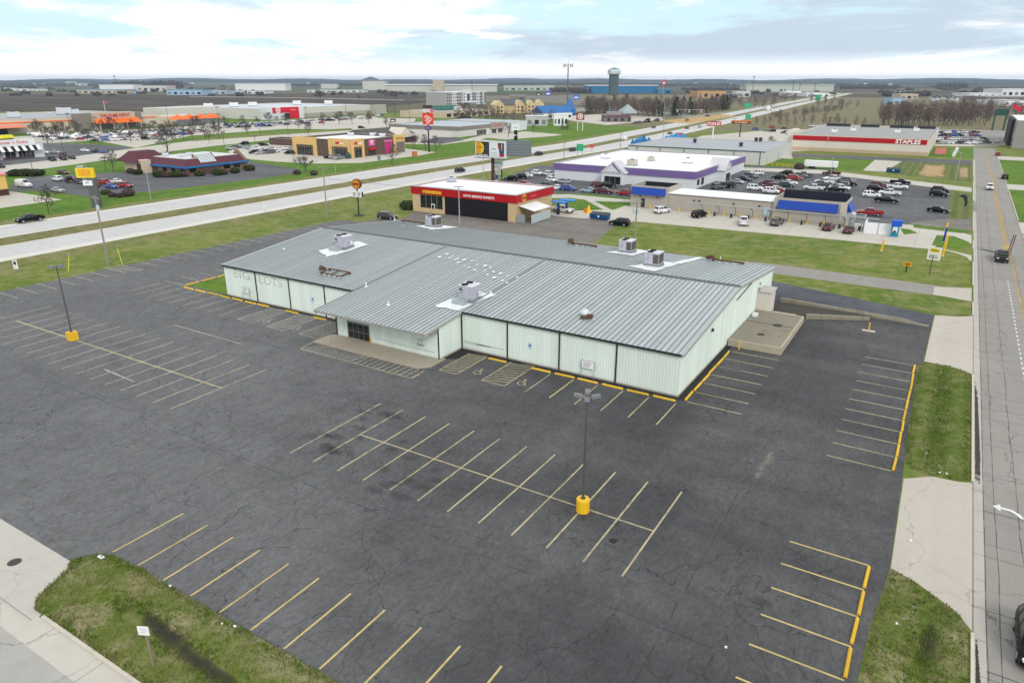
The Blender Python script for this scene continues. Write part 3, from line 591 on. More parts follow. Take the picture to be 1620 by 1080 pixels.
band('scuff_arc', px((400, 650), (480, 628), (560, 618), (640, 625), (680, 640)), .9, .0205, bpy.data.materials['chalky_scuff'])
band('scuff_arc', px((1180, 800), (1200, 750), (1220, 718), (1228, 700)), .8, .0205, mat_soft('tan_scuff', (.3, .27, .22), .44, .62, 1.5, 5, amt=.55))
for pts in ([(30, 570), (75, 580), (70, 600), (30, 590)], [(160, 565), (190, 560), (200, 580), (170, 585)], [(1125, 570), (1180, 575), (1190, 590), (1140, 592)], [(220, 650), (235, 640), (232, 662), (216, 668)]):
    sheet('scuff', px(*pts), bpy.data.materials['chalky_scuff'], .0205)
# ------------------------------------------------------------------ the vacant store
t = NT('mint_siding'); o3 = t.xyz()
f = t.math('ADD', .86, t.math('ADD', t.math('MULTIPLY', t.noise(.5, 5, .65, .3, sc3=(1, 1, .25)), .2), t.math('MULTIPLY', t.noise(2.2, 4, .7, 0, sc3=(4, 4, .3)), .08)))
pn = t.n.new('ShaderNodeTexWhiteNoise'); pn.noise_dimensions = '1D'; t.lk(t.math('FLOOR', t.math('DIVIDE', t.math('ADD', t.math('ADD', o3[0], o3[1]), 400.0), .93)), pn.inputs['W']); f = t.math('MULTIPLY', f, t.math('ADD', .95, t.math('MULTIPLY', pn.outputs[0], .08)))
c = t.scl((.71, .795, .73), f)
grime = t.math('MULTIPLY', t.math('SUBTRACT', 1.0, t.ramp(t.math('ADD', o3[2], t.math('MULTIPLY', t.noise(1.2, 5, .7), .5)), .25, .75)), .35); c = t.mix(grime, c, (.28, .27, .22))
drip = t.ramp(t.noise(1.1, 6, .7, .2, sc3=(3.5, 3.5, .12)), .60, .78); c = t.mix(t.math('MULTIPLY', drip, .5), c, (.34, .35, .28)); rs = t.ramp(t.noise(2.4, 6, .7, .2, sc3=(2.5, 2.5, .10), off=(3, 8, 0)), .66, .78); c = t.mix(t.math('MULTIPLY', rs, .45), c, (.30, .20, .12))
SIDING = t.fin(c, .55, .3)
t = NT('metal_roof'); o3 = t.xyz(); PW = .60
pan = t.n.new('ShaderNodeTexWhiteNoise'); pan.noise_dimensions = '1D'; t.lk(t.math('FLOOR', t.math('DIVIDE', t.math('ADD', o3[0], 200.0), PW)), pan.inputs['W'])
f = t.math('ADD', .80, t.math('ADD', t.math('MULTIPLY', pan.outputs[0], .2), t.math('ADD', t.math('MULTIPLY', t.noise(.25, 5, .65, .3, sc3=(1, .3, 1)), .2), t.math('MULTIPLY', t.noise(1.2, 5, .7, 0, sc3=(3, .15, 1)), .16))))
c = t.scl((.375, .415, .415), f)
rst = t.ramp(t.noise(.5, 6, .75, .4, sc3=(1.6, .25, 1)), .62, .8); c = t.mix(t.math('MULTIPLY', rst, .45), c, (.25, .21, .18)); lap = t.math('GREATER_THAN', t.math('ABSOLUTE', t.math('SUBTRACT', t.math('MODULO', t.math('ADD', o3[1], 300.0), 6.4), 3.2)), 3.15); c = t.mix(t.math('MULTIPLY', lap, .35), c, (.16, .17, .17))
wht = t.ramp(t.noise(.7, 6, .8, .2, sc3=(2.5, .12, 1), off=(4, 4, 0)), .66, .76); c = t.mix(t.math('MULTIPLY', wht, .5), c, (.62, .65, .66))
ROOFM = t.fin(c, .38, .35, .15)
SEAMM = M('roof_seam', (.20, .222, .222), .5, .12, 1); TRIM = M('dark_trim', (.025, .025, .024), .6, .1); GUTM = M('gutter_metal', (.30, .285, .26), .5, .2, 2)
X0, X1, YF, YR, YB = -88.9, -19.7, 64.2, 84.6, 104.4; ZE, ZR, ZB = 4.72, 6.70, 4.80
SL = (ZR - ZE) / (YR - YF); SLB = (ZR - ZB) / (YB - YR)
def rz(y): return ZE + (y - YF) * SL if y <= YR else ZR - (y - YR) * SLB
store = thing('vacant_store', 'long vacant store with mint metal siding and low grey seamed roof beside the empty lot', 'building', (-54, 84, 0))
FOOT = M('footing_concrete', (.30, .27, .23), .85, .2, 2)
EX0, EX1, EY, EO = -62.15, -46.3, 59.75, 57.0
m = MB()
for a, b in (((X0 - .06, YF - .06), (X1 + .06, YB + .06)),): m.box(a[0], b[0], a[1], b[1], 0, .16)
m.box(EX0 - .05, EX1 + .05, EY - .05, YF - .1, 0, .15); m.build('footing', FOOT, store)
def ribbed(m, a, b, z0, ztop, pitch=.31, rd=.035, rw=.07):
    """ribbed metal siding from a to b; ztop(f) gives the height along it"""
    a, b = Vector(a), Vector(b); d = b - a; L = d.length; d /= L; nn = Vector((d.y, -d.x)); n = int(L / pitch); prof = []
    for i in range(n):
        s0 = i * L / n; s1 = (i + 1) * L / n; prof += [(s0, 0), (s1 - rw * 1.5, 0), (s1 - rw * 1.1, rd), (s1 - rw * .4, rd)]
    prof += [(L, 0)]; vs = []
    for s_, o_ in prof:
        p = a + d * s_ + nn * o_; vs += [(p.x, p.y, z0), (p.x, p.y, ztop(s_ / L))]
    m.add(vs, [(2 * i, 2 * i + 2, 2 * i + 3, 2 * i + 1) for i in range(len(prof) - 1)])
for a, b in ((X0, EX0), (EX1, X1)): m = MB(); ribbed(m, (a, YF), (b, YF), .14, lambda f: ZE); m.build('front_wall', SIDING, store)
m = MB(); ribbed(m, (X1, YF), (X1, YR), .14, lambda f: rz(YF + f * (YR - YF)) - .02); ribbed(m, (X1, YR), (X1, YB), .14, lambda f: rz(YR + f * (YB - YR)) - .02); m.build('side_wall', SIDING, store)
m = MB(); ribbed(m, (X0, YR), (X0, YF), .14, lambda f: rz(YR + f * (YF - YR)) - .02); ribbed(m, (X0, YB), (X0, YR), .14, lambda f: rz(YB + f * (YR - YB)) - .02); m.build('side_wall', SIDING, store)
m = MB(); ribbed(m, (X1, YB), (X0, YB), .14, lambda f: ZB); m.build('rear_wall', SIDING, store)
DX0, DX1 = -60.35, -56.75
m = MB(); ez = lambda f: rz(EY) - .02
ribbed(m, (EX0, EY), (DX0, EY), .14, ez); ribbed(m, (DX1, EY), (EX1, EY), .14, ez); m.box(DX0, DX1, EY, EY + .1, 2.35, rz(EY) - .02)
ribbed(m, (EX1, EY), (EX1, YF), .14, lambda f: rz(EY + f * (YF - EY)) - .02); ribbed(m, (EX0, YF), (EX0, EY), .14, lambda f: rz(YF + f * (EY - YF)) - .02)
m.build('entrance_wall', SIDING, store)
def roofslab(m, x0, x1, y0, y1, th=.1):
    a, b = rz(y0), rz(y1); m.add([(x0, y0, a), (x1, y0, a), (x1, y1, b), (x0, y1, b), (x0, y0, a - th), (x1, y0, a - th), (x1, y1, b - th), (x0, y1, b - th)], [(0, 1, 2, 3), (7, 6, 5, 4), (0, 4, 5, 1), (1, 5, 6, 2), (2, 6, 7, 3), (3, 7, 4, 0)])
RX0, RX1 = X0 - .25, X1 + .3
m = MB(); roofslab(m, RX0, RX1, YF - .22, YR); roofslab(m, EX0 - .75, EX1 + .25, EO, YF - .225); m.build('front_roof', ROOFM, store)
m = MB(); roofslab(m, RX0, RX1, YR, YB + .3); m.build('rear_roof', ROOFM, store)
def seam(m, x, y0, y1, w=.05, h=.075):
    m.add([(x - w, y0, rz(y0) + .002), (x + w, y0, rz(y0) + .002), (x + w, y1, rz(y1) + .002), (x - w, y1, rz(y1) + .002), (x - w * .7, y0, rz(y0) + h), (x + w * .7, y0, rz(y0) + h), (x + w * .7, y1, rz(y1) + h), (x - w * .7, y1, rz(y1) + h)], [(4, 5, 6, 7), (0, 1, 5, 4), (1, 2, 6, 5), (3, 0, 4, 7)])
mf, mr = MB(), MB(); n = int((RX1 - RX0) / .60)
for i in range(1, n):
    x = RX0 + i * (RX1 - RX0) / n; seam(mf, x, EO if EX0 - .75 < x < EX1 + .25 else YF - .22, YR - .15); seam(mr, x, YR + .15, YB + .3)
seam(mf, -63.1, YF - .2, YR - .2, .22, .09); seam(mf, -46.25, YF + 3, YR - .2, .2, .09)
mf.build('roof_seams', SEAMM, store); mr.build('roof_seams', SEAMM, store)
m = MB(); m.add([(RX0, YR - .35, rz(YR - .35) + .09), (RX1, YR - .35, rz(YR - .35) + .09), (RX1, YR, ZR + .15), (RX0, YR, ZR + .15), (RX1, YR + .35, rz(YR + .35) + .09), (RX0, YR + .35, rz(YR + .35) + .09)], [(0, 1, 2, 3), (3, 2, 4, 5)]); m.build('ridge_cap', M('ridge_metal', (.13, .13, .13), .6, .25, .8), store)
for a, b in ((X0, EX0 - .75), (EX1 + .25, X1)): MB().box(a - .1, b + .1, YF - .33, YF - .22, ZE - .24, ZE - .02).build('eave_trim', TRIM, store)
m = MB(); m.box(EX0 - .75, EX1 + .25, EO - .12, EO, rz(EO) - .24, rz(EO) - .03); m.tube((EX0 - .6, EO + .1, rz(EO) - .2), (EX0 - .6, EO + .1, rz(EO) - .55), .06); m.tube((-52.6, EO + .1, rz(EO) - .2), (-52.6, EO + .1, rz(EO) - .5), .06); m.tube((EX1 + .1, EO + .1, rz(EO) - .2), (EX1 + .1, EY - .05, rz(EO) - .5), .06)
m.build('gutter', GUTM, store)
RAKE = M('rake_metal', (.40, .39, .35), .5, .15, 2)
def rake(x, y0, y1, w=.05, h=.3):
    m = MB(); m.add([(x, y0, rz(y0) - h), (x, y1, rz(y1) - h), (x, y1, rz(y1) + .03), (x, y0, rz(y0) + .03), (x + w, y0, rz(y0) - h), (x + w, y1, rz(y1) - h), (x + w, y1, rz(y1) + .03), (x + w, y0, rz(y0) + .03)], [(0, 1, 2, 3), (7, 6, 5, 4), (3, 2, 6, 7), (0, 4, 5, 1), (0, 3, 7, 4), (1, 5, 6, 2)]); m.build('rake_trim', RAKE, store)
rake(RX1, YF - .22, YR); rake(RX1, YR, YB + .3); rake(RX0 - .05, YF - .22, YR); rake(RX0 - .05, YR, YB + .3); rake(EX1 + .25, EO, YF - .23); rake(EX0 - .8, EO, YF - .23)
for x in (-82.1, -75.3, -68.5, -39.85, -33.2, -26.5, -46.2): MB().box(x - .07, x + .07, YF - .13, YF - .04, .1, ZE - .24).build('downspout', TRIM, store)
for x, y in ((EX0 - .06, EY - .04), (EX1 - .06, EY - .04)): MB().box(x, x + .13, y - .06, y + .03, .1, rz(EY) - .05).build('downspout', TRIM, store)
d = MB(); d.box(DX0, DX1, EY - .02, EY + .06, .12, 2.35); d = d.build('sliding_door', M('aluminium_frame', (.22, .22, .22), .4, .1, metal=.4), store)
w_ = (DX1 - DX0 - .2) / 4
for i in range(4):
    for z0, z1 in ((.25, 1.12), (1.2, 2.12)):
        MB().box(DX0 + .14 + i * w_, DX0 + .06 + (i + 1) * w_, EY - .03, EY - .02 - .004, z0, z1).build('pane', GLASS, d)
MB().box(-56.65, -56.5, EY - .12, EY - .05, .12, .8).build('yellow_post', YEL, store)
# stains, writing left on the siding
SCAR = mat_soft('sign_scar', (.56, .57, .44), .34, .58, 1.5, 5, amt=.42, edge=False)
text('BIG', (-85.1, YF - .045, 3.7), (1, 0, 0), 3.6, SCAR, store, 'faded_lettering', height=1.25, extrude=.003); text('LOTS', (-79.0, YF - .045, 3.55), (1, 0, 0), 4.6, SCAR, store, 'faded_lettering', height=1.25, extrude=.003)
DK = M('faded_black', (.12, .13, .13), .7, .2); TANL = M('faded_tan', (.42, .38, .22), .7, .2)
text('560', (-48.95, EY - .045, 1.35), (1, 0, 0), .95, DK, store, 'street_number', height=.38, extrude=.006); text('700', (-48.95, EY - .045, 1.95), (1, 0, 0), .9, TANL, store, 'faded_lettering', height=.3, extrude=.006)
LINE = M('scuff_line', (.2, .22, .2), .8, .3)
m = MB(); m.box(-55.9, -46.9, EY - .048, EY - .04, .86, .89); m.box(-54, -46.9, EY - .048, EY - .04, .70, .72); m.box(-46.1, -40.4, YF - .048, YF - .04, 1.02, 1.06); m.box(-44.2, -42.1, YF - .05, YF - .042, .92, 1.0); m.box(-46.1, -43, YF - .048, YF - .04, .86, .88); m.build('scuff_line', LINE, store)
for x in (-36.9, -70.9):
    s_ = MB().box(x - .24, x + .24, YF - .06, YF - .045, 1.85, 2.55).build('wall_sign', M('pale_blue_sign', (.45, .62, .74), .6, .1), store, ) ; MB().box(x - .1, x + .1, YF - .068, YF - .061, 2.1, 2.35).build('symbol', M('sign_blue', (.03, .1, .35), .6, 0), s_)
m = MB(); ly = lambda y: rz(y) - .75
m.tube((X1 + .09, 84.3, ly(84.3) - .9), (X1 + .09, 91.5, ly(84.3) - .35), .06); m.build('wall_pipe', TRIM, store)
m = MB(); m.box(X1 + .04, X1 + .25, 74.3, 74.6, 4.0, 4.3); m.build('wall_light', DARK, store); MB().box(X1 + .04, X1 + .2, 96.2, 96.5, 4.0, 4.4).build('wall_light', GREYM, store); MB().box(X1 + .04, X1 + .3, 95.6, 96.1, 3.43, 3.8).build('wall_vent', GREYM, store)
an = MB().box(X1 + .05, -17.9, 95.6, 98.6, .1, 3.25).build('annex', M('annex_block', (.62, .58, .52), .8, .12, 1), store); MB().box(X1 + .06, -17.75, 95.45, 98.75, 3.25, 3.42).build('annex_cap', M('annex_cap', (.5, .47, .42), .8, .2), an)
# white sealant patches on the roof
def roofpatch(pts, dz=.085): return MB().poly([(x, y, rz(y) + dz) for x, y in pts]).build('sealant_patch', PATCH, store)
PATCH = M('white_sealant', (.74, .75, .76), .7, .22, 1.6)
def rough(pts, j, seed):
    rr = random.Random(seed); out = []
    for i, p in enumerate(pts):
        q = pts[(i + 1) % len(pts)]
        for k in range(4): f = k / 4; out.append((p[0] + (q[0] - p[0]) * f + rr.uniform(-j, j), p[1] + (q[1] - p[1]) * f + rr.uniform(-j, j)))
    return out
roofpatch(rough([(-79.9, 74.4), (-76.4, 72.8), (-74.6, 79.9), (-77.4, 80.6)], .24, 1)); roofpatch(rough([(-50.2, 63.9), (-46.5, 63.9), (-45.3, 70.0), (-48.2, 70.2)], .24, 2))
roofpatch(rough([(-81.3, 99.2), (-75.8, 97.3), (-75.2, 103.9), (-79.2, 104.1)], .15, 3)); roofpatch(rough([(-42.8, 97.4), (-38.6, 97.0), (-38.0, 104.2), (-41.6, 104.2)], .24, 4)); roofpatch(rough([(-35.2, 87.2), (-31.2, 86.2), (-30.6, 95.5), (-33.8, 95.8)], .24, 5)); roofpatch(rough([(-31.9, 95.4), (-30.5, 95.2), (-29.8, 104.3), (-30.7, 104.4)], .06, 6))
m = MB(); rr = random.Random(4)
def daub(x, y, s):
    m.poly([(x + s * rr.uniform(.6, 1) * math.cos(a), y + 1.3 * s * rr.uniform(.6, 1) * math.sin(a), rz(y + 1.3 * s * math.sin(a)) + .09) for a in [i * .9 for i in range(7)]])
for r_, (y0, y1) in enumerate(((79.6, 74.6), (80.8, 76.2))):
    for i in range(12): f = i / 11; daub(-60.5 + 14.5 * f + rr.uniform(-.2, .2), y0 + (y1 - y0) * f + rr.uniform(-.25, .25) * 2, .24 if i % 3 else .36)
for i in range(26): daub(rr.uniform(-86, -21), rr.uniform(66, 83), rr.uniform(.06, .14))
for i in range(14): daub(-83 + i * .75 + rr.uniform(-.3, .3), 96.8 + rr.uniform(-1.3, .9) - i * .06, rr.uniform(.12, .3))
m.build('sealant_dabs', PATCH, store)
# entrance slab, loading platform, retaining wall
m = MB(); m.prism([(-63.0, 56.4), (-46.9, 56.3), (-45.75, 57.4), (-45.75, 60.2), (-46.2, 60.2), (-46.2, 59.7), (-62.2, 59.7), (-63.0, 59.3)], .012, .14); tag(m.build('entrance_slab', mat_concrete('slab_concrete', (.33, .29, .23), 0, 0, .3, .5, .3)), kind='structure')
pl = thing('loading_platform', 'low weathered concrete loading platform against the store side wall', 'platform', (-16, 89, 0))
PCON = mat_concrete('platform_concrete', (.22, .195, .15), 0, 0, .4, .8, .4); PEDGE = M('platform_edge', (.42, .37, .28), .85, .25, 2)
m = MB(); m.box(-19.5, -13.6, 81.9, 95.3, 0, .78); m.build('deck', PCON, pl)
m = MB(); m.box(-19.5, -13.35, 81.65, 81.9, 0, .86); m.box(-13.6, -13.35, 81.9, 95.5, 0, .86); m.box(-19.5, -13.6, 95.3, 95.5, 0, .86); m.build('edge_beam', PEDGE, pl)
m = MB(); m.box(-19.4, -13.7, 90.1, 90.22, .783, .80); m.lathe((-16.6, 85.6, .783), [(.5, 0), (.4, .04), (.15, .1)], 9); m.lathe((-15.6, 90.2, .783), [(.7, 0), (.4, .08)], 7); m.build('debris', M('dark_debris', (.06, .06, .045), .95, .4, 4), pl)
m = MB(); m.box(-19.3, -18.7, 92.2, 93.0, .79, 1.15); m.build('white_box', WHITE, pl)
wl = thing('retaining_wall', 'low weathered concrete retaining wall along the upper rear lane', 'wall', (-9, 103, 0))
RC = mat_concrete('retaining_concrete', (.20, .18, .135), 3, 0, .4, .9, .3)
m = MB(); m.add([(-17.8, 102.6, 0), (0.9, 102.2, 0), (1.0, 103, 0), (-17.8, 103.1, 0), (-17.8, 102.6, .85), (-2.2, 102.5, .45), (-.3, 102.3, .1), (-17.8, 103.1, .85), (-2.2, 103.0, .45), (-.3, 102.9, .1)],
     [(0, 1, 6, 5, 4), (3, 7, 8, 9, 2), (4, 5, 8, 7), (5, 6, 9, 8), (6, 1, 2, 9), (0, 4, 7, 3)]); m.build('wall_face', RC, wl)
m = MB(); m.add([(-13.4, 97.2, 0), (-6.0, 101.0, 0), (-6.1, 101.4, 0), (-13.4, 97.9, 0), (-13.4, 97.2, .6), (-6.0, 101.0, .4), (-6.1, 101.4, .4), (-13.4, 97.9, .6)], [(0, 1, 5, 4), (4, 5, 6, 7), (1, 2, 6, 5), (2, 3, 7, 6), (3, 0, 4, 7)])
w2 = thing('retaining_wall', 'shorter lower concrete wall between the loading platform and the yellow post', 'wall', (-10, 99, 0)); m.build('wall_face', mat_concrete('retaining_concrete_b', (.23, .205, .155), 2.4, 0, .35, .7, .3), w2)
m = MB(); m.prism([(-16.6, 96.2), (-13.4, 97.9), (-6.1, 101.4), (-6, 102.4), (-17.6, 102.5), (-17.6, 96.2)], .01, .3); tag(m.build('sunken_strip', M('dark_gravel', (.06, .055, .045), .95, .4, 3)), kind='structure')
MB().box(-17.6, -14.6, 95.6, 97.0, 0, .5).build('step', M('step_concrete', (.5, .43, .34), .8, .15, 2), pl)
# ------------------------------------------------------------------ things on the roof
HV = M('hvac_paint', (.46, .46, .52), .5, .12, 1.5, metal=.1); HVT = M('hvac_top', (.62, .63, .66), .5, .1, 1.5); COIL = M('condenser_coil', (.10, .09, .08), .7, .35, 9)
def hvac(x, y, label, flip=False, dx=2.05, dy=1.95, h=1.55):
    z = rz(y) + .05; r = thing('rooftop_unit', label, 'air conditioner', (x, y, z), 'air conditioning units on the grey roof')
    m = MB(); m.box(x - dx / 2 - .1, x + dx / 2 + .1, y - dy / 2 - .1, y + dy / 2 + .1, z - .28, z + .32); m.build('curb', M('curb_flashing', (.2, .23, .24), .6, .2, 2), r)
    if not flip:
        m = MB(); m.box(x - dx / 2 - .2, x + dx / 2 - .5, y - dy / 2 - 1.1, y - dy / 2 - .12, z - .25, z + .38); m.build('duct', M('duct_metal', (.38, .45, .47), .4, .12, 2, metal=.3), r)
    cb = MB(); cb.box(x - dx / 2, x + dx / 2, y - dy / 2, y + dy / 2, z + .34, z + .34 + h); cb = cb.build('cabinet', HV, r)
    MB().box(x - dx / 2 - .03, x + dx / 2 + .03, y - dy / 2 - .03, y + dy / 2 + .03, z + .34 + h, z + .40 + h).build('top_panel', HVT, r)
    for k in (-.55, .5): MB().lathe((x - .35, y + k, z + .40 + h), [(.42, 0), (.42, .1), (.36, .1), (.34, .03)], 16).build('fan_guard', BLACK, r)
    c1 = MB()
    if flip: c1.box(x + .2, x + dx / 2 - .05, y - dy / 2 - .02, y - dy / 2 - .001, z + .5, z + .2 + h); c1.box(x + dx / 2 + .001, x + dx / 2 + .02, y - dy / 2 + .1, y + dy / 2 - .1, z + .5, z + .2 + h)
    else: c1.box(x - dx / 2 + .15, x - dx / 2 + .6, y - dy / 2 - .02, y - dy / 2 - .001, z + h - .25, z + h + .05)
    c1.build('coil' if flip else 'vent_grille', COIL, r)
    for k in (-.25, .35): MB().box(x + k * dx - .012, x + k * dx + .012, y - dy / 2 - .012, y - dy / 2 - .002, z + .36, z + .32 + h).build('panel_joint', M('panel_joint', (.2, .2, .22), .6, 0), r)
    if not flip: MB().lathe((x + dx / 2 + .25, y + .2, z + .6), [(.25, 0), (.25, .5), (.1, .6)], 10).build('exhaust_hood', HVT, r)
    m = MB(); m.path([(x - dx / 2 - .02, y - dy / 2 - .1, z + .34), (x - dx / 2 - .06, y - dy / 2 - .2, z + .9), (x - .2, y - dy / 2 - .06, z + 1.3)], .035); m.build('conduit', GREYM, r)
hvac(-47.2, 67.4, 'air conditioning unit above the entrance, nearest the front eave'); hvac(-77.2, 77.2, 'air conditioning unit on the left front slope, on its own white patch')
hvac(-78.4, 101.0, 'air conditioning unit at the far rear edge of the roof, before the red building', True, 2.3, 1.7); hvac(-40.6, 100.2, 'air conditioning unit on the rear slope just below the utility pole', True); hvac(-32.9, 91.0, 'air conditioning unit near the ridge, rightmost on the rear slope', True)
def sleeper(x, y, lx, ly, label, seed, hood=True):
    z = rz(y) + .08; r = thing('equipment_frame', label, 'equipment frame', (x, y, z), 'abandoned rooftop equipment frames')
    m = MB()
    for a, b in (((-lx, -ly), (lx, -ly)), ((-lx, ly), (lx, ly)), ((-lx, -ly), (-lx, ly)), ((lx, -ly), (lx, ly)), ((0, -ly), (0, ly))):
        m.tube((x + a[0], y + a[1], rz(y + a[1]) + .28), (x + b[0], y + b[1], rz(y + b[1]) + .28), .09, n=4)
    for a in ((-lx, -ly), (lx, -ly), (-lx, ly), (lx, ly)): m.box(x + a[0] - .12, x + a[0] + .12, y + a[1] - .12, y + a[1] + .12, rz(y + a[1]) + .02, rz(y + a[1]) + .25)
    m.build('rail_frame', RUST, r)
    if hood:
        m = MB(); rr = random.Random(seed)
        for i in range(5): m.cbox((x - lx - .4 + rr.uniform(-.25, .25), y + rr.uniform(-.4, .4), z + .3 + .1 * i), (rr.uniform(.4, .8), rr.uniform(.4, .8), rr.uniform(.15, .35)), rr.uniform(0, 1))
        m.build('rusty_fan', RUST, r)
    m = MB()
    for i in range(5): m.box(x - lx + i * lx * .5 - .12, x - lx + i * lx * .5 + .15, y - ly - .25, y - ly + .1, rz(y) + .03, rz(y) + .12)
    m.build('white_flashing', PATCH, r)
sleeper(-69.8, 67.6, 1.9, .9, 'rusty empty frame with scrap fan above the left front wall', 1)
sleeper(-48.3, 100.9, 2.0, .35, 'thin rusty rail frame on the middle of the rear slope', 2); sleeper(-84.5, 102.6, 2.4, .35, 'dark rail frame at the far left rear roof edge', 3, False); sleeper(-25.8, 102.4, 2.2, .35, 'dark rail frame on the right rear roof corner', 4, True)
r = thing('broken_roof_vent', 'squat rusty vent base with crumpled pale cap on the right front slope', 'roof vent', (-32.1, 68.4, rz(68.4))); z = rz(68.4) + .05
m = MB(); m.cbox((-32.0, 68.2, z + .15), (1.3, .7, .3), .5); m.cbox((-31.6, 68.3, z + .35), (.7, .3, .15), .2); m.build('base', RUST, r); m = MB(); m.lathe((-32.4, 68.6, z + .2), [(.55, 0), (.5, .35), (.28, .6), (.2, .62)], 9); m.build('cap', M('pale_plastic', (.62, .66, .66), .4, .15, 3), r)
for x, y, h, lb in ((-55.4, 61.9, .45, 'small white vent pipe low on the entrance roof'), (-62.3, 65.6, .6, 'white vent pipe beside the entrance roof valley'), (-46.0, 70.2, .35, 'short white vent pipe behind the entrance air conditioner'), (-27.2, 103.6, .6, 'white vent pipe at the right rear roof edge'), (-85.8, 73.0, .3, 'tiny white vent pipe near the left roof edge'), (-89.4, 103.2, .5, 'white vent pipe at the far left rear corner')):
    r = thing('vent_pipe', lb, 'vent pipe', (x, y, rz(y)), 'vent pipes on the grey roof'); MB().lathe((x, y, rz(y)), [(.09, 0), (.09, h)], 8).build('pipe', WHITE, r); MB().lathe((x, y, rz(y) + .01), [(.26, 0), (.24, .07), (.1, .14)], 8).build('flashing', PATCH, r)
# ------------------------------------------------------------------ parking lot furniture
STOPM = NT('wheel_stop_paint'); oi = STOPM.n.new('ShaderNodeObjectInfo'); c = STOPM.scl((.70, .43, .03), STOPM.math('ADD', .55, STOPM.math('ADD', STOPM.math('MULTIPLY', STOPM.noise(1.3, 5, .7), .6), STOPM.math('MULTIPLY', oi.outputs['Random'], .3)))); STOPM = STOPM.fin(STOPM.mix(STOPM.math('MULTIPLY', STOPM.ramp(STOPM.noise(2.4, 7, .8, .3), .56, .68), .75), c, (.30, .27, .22)), .75, .2)
def stop_mesh(L):
    m = MB(); n = 2; pr = [(-.11, 0), (-.085, .13), (-.05, .16), (.05, .16), (.085, .13), (.11, 0)]; xs = [-L / 2, -L / 2 + .03, L / 2 - .03, L / 2]; sc = [.82, 1, 1, .82]; vs = []
    for x, s_ in zip(xs, sc): vs += [(x, y * s_, z * s_) for y, z in pr]
    k = len(pr); fs = [(j * k + i, (j + 1) * k + i, (j + 1) * k + i + 1, j * k + i + 1) for j in range(3) for i in range(k - 1)] + [tuple(range(k)), tuple(range(3 * k, 4 * k))[::-1]]
    m.add(vs, fs); return m
S0 = stop_mesh(2.35).build('wheel_stop', STOPM); used = [False]
ORDN = ['first', 'second', 'third', 'fourth', 'fifth', 'sixth', 'seventh', 'eighth', 'ninth', 'tenth', 'eleventh', 'twelfth']
def stops(pts, rot, lab, grp):
    rr = random.Random(len(lab))
    for i, (x, y) in enumerate(pts):
        o = S0 if not used[0] else clone(S0); used[0] = True
        o.location = (x + rr.uniform(-.05, .05), y + rr.uniform(-.06, .06), .012); o.rotation_euler = (0, 0, rot + rr.uniform(-.02, .02)); tag(o, lab % ORDN[i], 'wheel stop', grp)
stops([(x, 63.1) for x in (-40.55, -34.85, -31.95, -29.15, -26.35, -23.5, -20.75)], 0, '%s yellow wheel stop from the entrance along the right front wall', 'wheel stops along the right front wall')
stops([(x, 63.35) for x in (-96.9, -94.1, -91.3, -88.5, -85.7, -82.8, -80.2, -74.3, -68.9)], 0, '%s yellow wheel stop from the left along the left front wall', 'wheel stops along the left front wall')
stops([(-18.75, 65.0 + 2.71 * k) for k in range(6)], R(90), '%s yellow wheel stop back from the front corner along the side wall', 'wheel stops along the side wall')
stops([(.18, 60.75 + 2.68 * k) for k in range(10)], R(90), '%s yellow wheel stop, counted from the driveway, along the long grass strip', 'wheel stops by the long grass strip')
stops([(-.12, 43.85 - 2.79 * k) for k in range(4)], R(90), '%s yellow wheel stop below the driveway, beside the bottom right grass corner', 'wheel stops by the bottom right grass corner')
stops([(-98.9, 65.4 + 2.95 * k) for k in range(4)], R(90), '%s yellow wheel stop back from the corner, along the grass beside the left wall', 'wheel stops by the left grass patch')
LPM = M('lamp_bronze', (.10, .10, .105), .5, .1, 1, metal=.2); LHM = M('lamp_head', (.20, .205, .215), .5, .1, 2)
def lot_lamp(x, y, h, label, round_base=True):
    r = thing('parking_lot_lamp', label, 'street lamp', (x, y, 0), 'parking lot lamps of the empty lot')
    m = MB(); ba = .5
    if round_base: m.lathe((x, y, 0), [(ba, 0), (ba, 1.0), (ba - .05, 1.08), (.2, 1.1)], 28); m.build('base', YEL, r, smooth=False)
    else: m.box(x - .48, x + .48, y - .48, y + .48, 0, 1.05); m.build('base', YEL, r)
    m = MB(); m.box(x - .17, x + .17, y - .17, y + .17, 1.05, 1.14); m.lathe((x, y, 1.1), [(.1, 0), (.065, h - 1.3), (.065, h - 1.1)], 10); m.build('pole', LPM, r)
    for a in (25, 115, 205, 295):
        ca, sa = math.cos(R(a)), math.sin(R(a)); m = MB(); m.tube((x, y, h - .15), (x + ca * .45, y + sa * .45, h - .05), .035, n=6)
        c1 = Vector((x + ca * .62, y + sa * .62, h)); q = MB(); q.cbox((0, 0, 0), (.62, .34, .18)); q.cbox((-.05, 0, .11), (.42, .25, .06)); M3 = Matrix.Rotation(R(a), 3, 'Z') @ Matrix.Rotation(R(-14), 3, 'Y')
        m.add([M3 @ Vector(v) + c1 for v in q.v], q.f); hd = m.build('lamp_head', LHM, r)
        q = MB(); q.cbox((.03, 0, -.095), (.48, .28, .02)); m = MB(); m.add([M3 @ Vector(v) + c1 for v in q.v], q.f); m.build('lens', M('lamp_lens', (.5, .5, .48), .3, 0), hd)
lot_lamp(-19.0, 41.1, 9.35, 'tall four headed lot lamp on a round yellow base in the near double row'); lot_lamp(-88.9, 41.6, 9.2, 'tall four headed lot lamp on a square yellow base in the left double row', False)
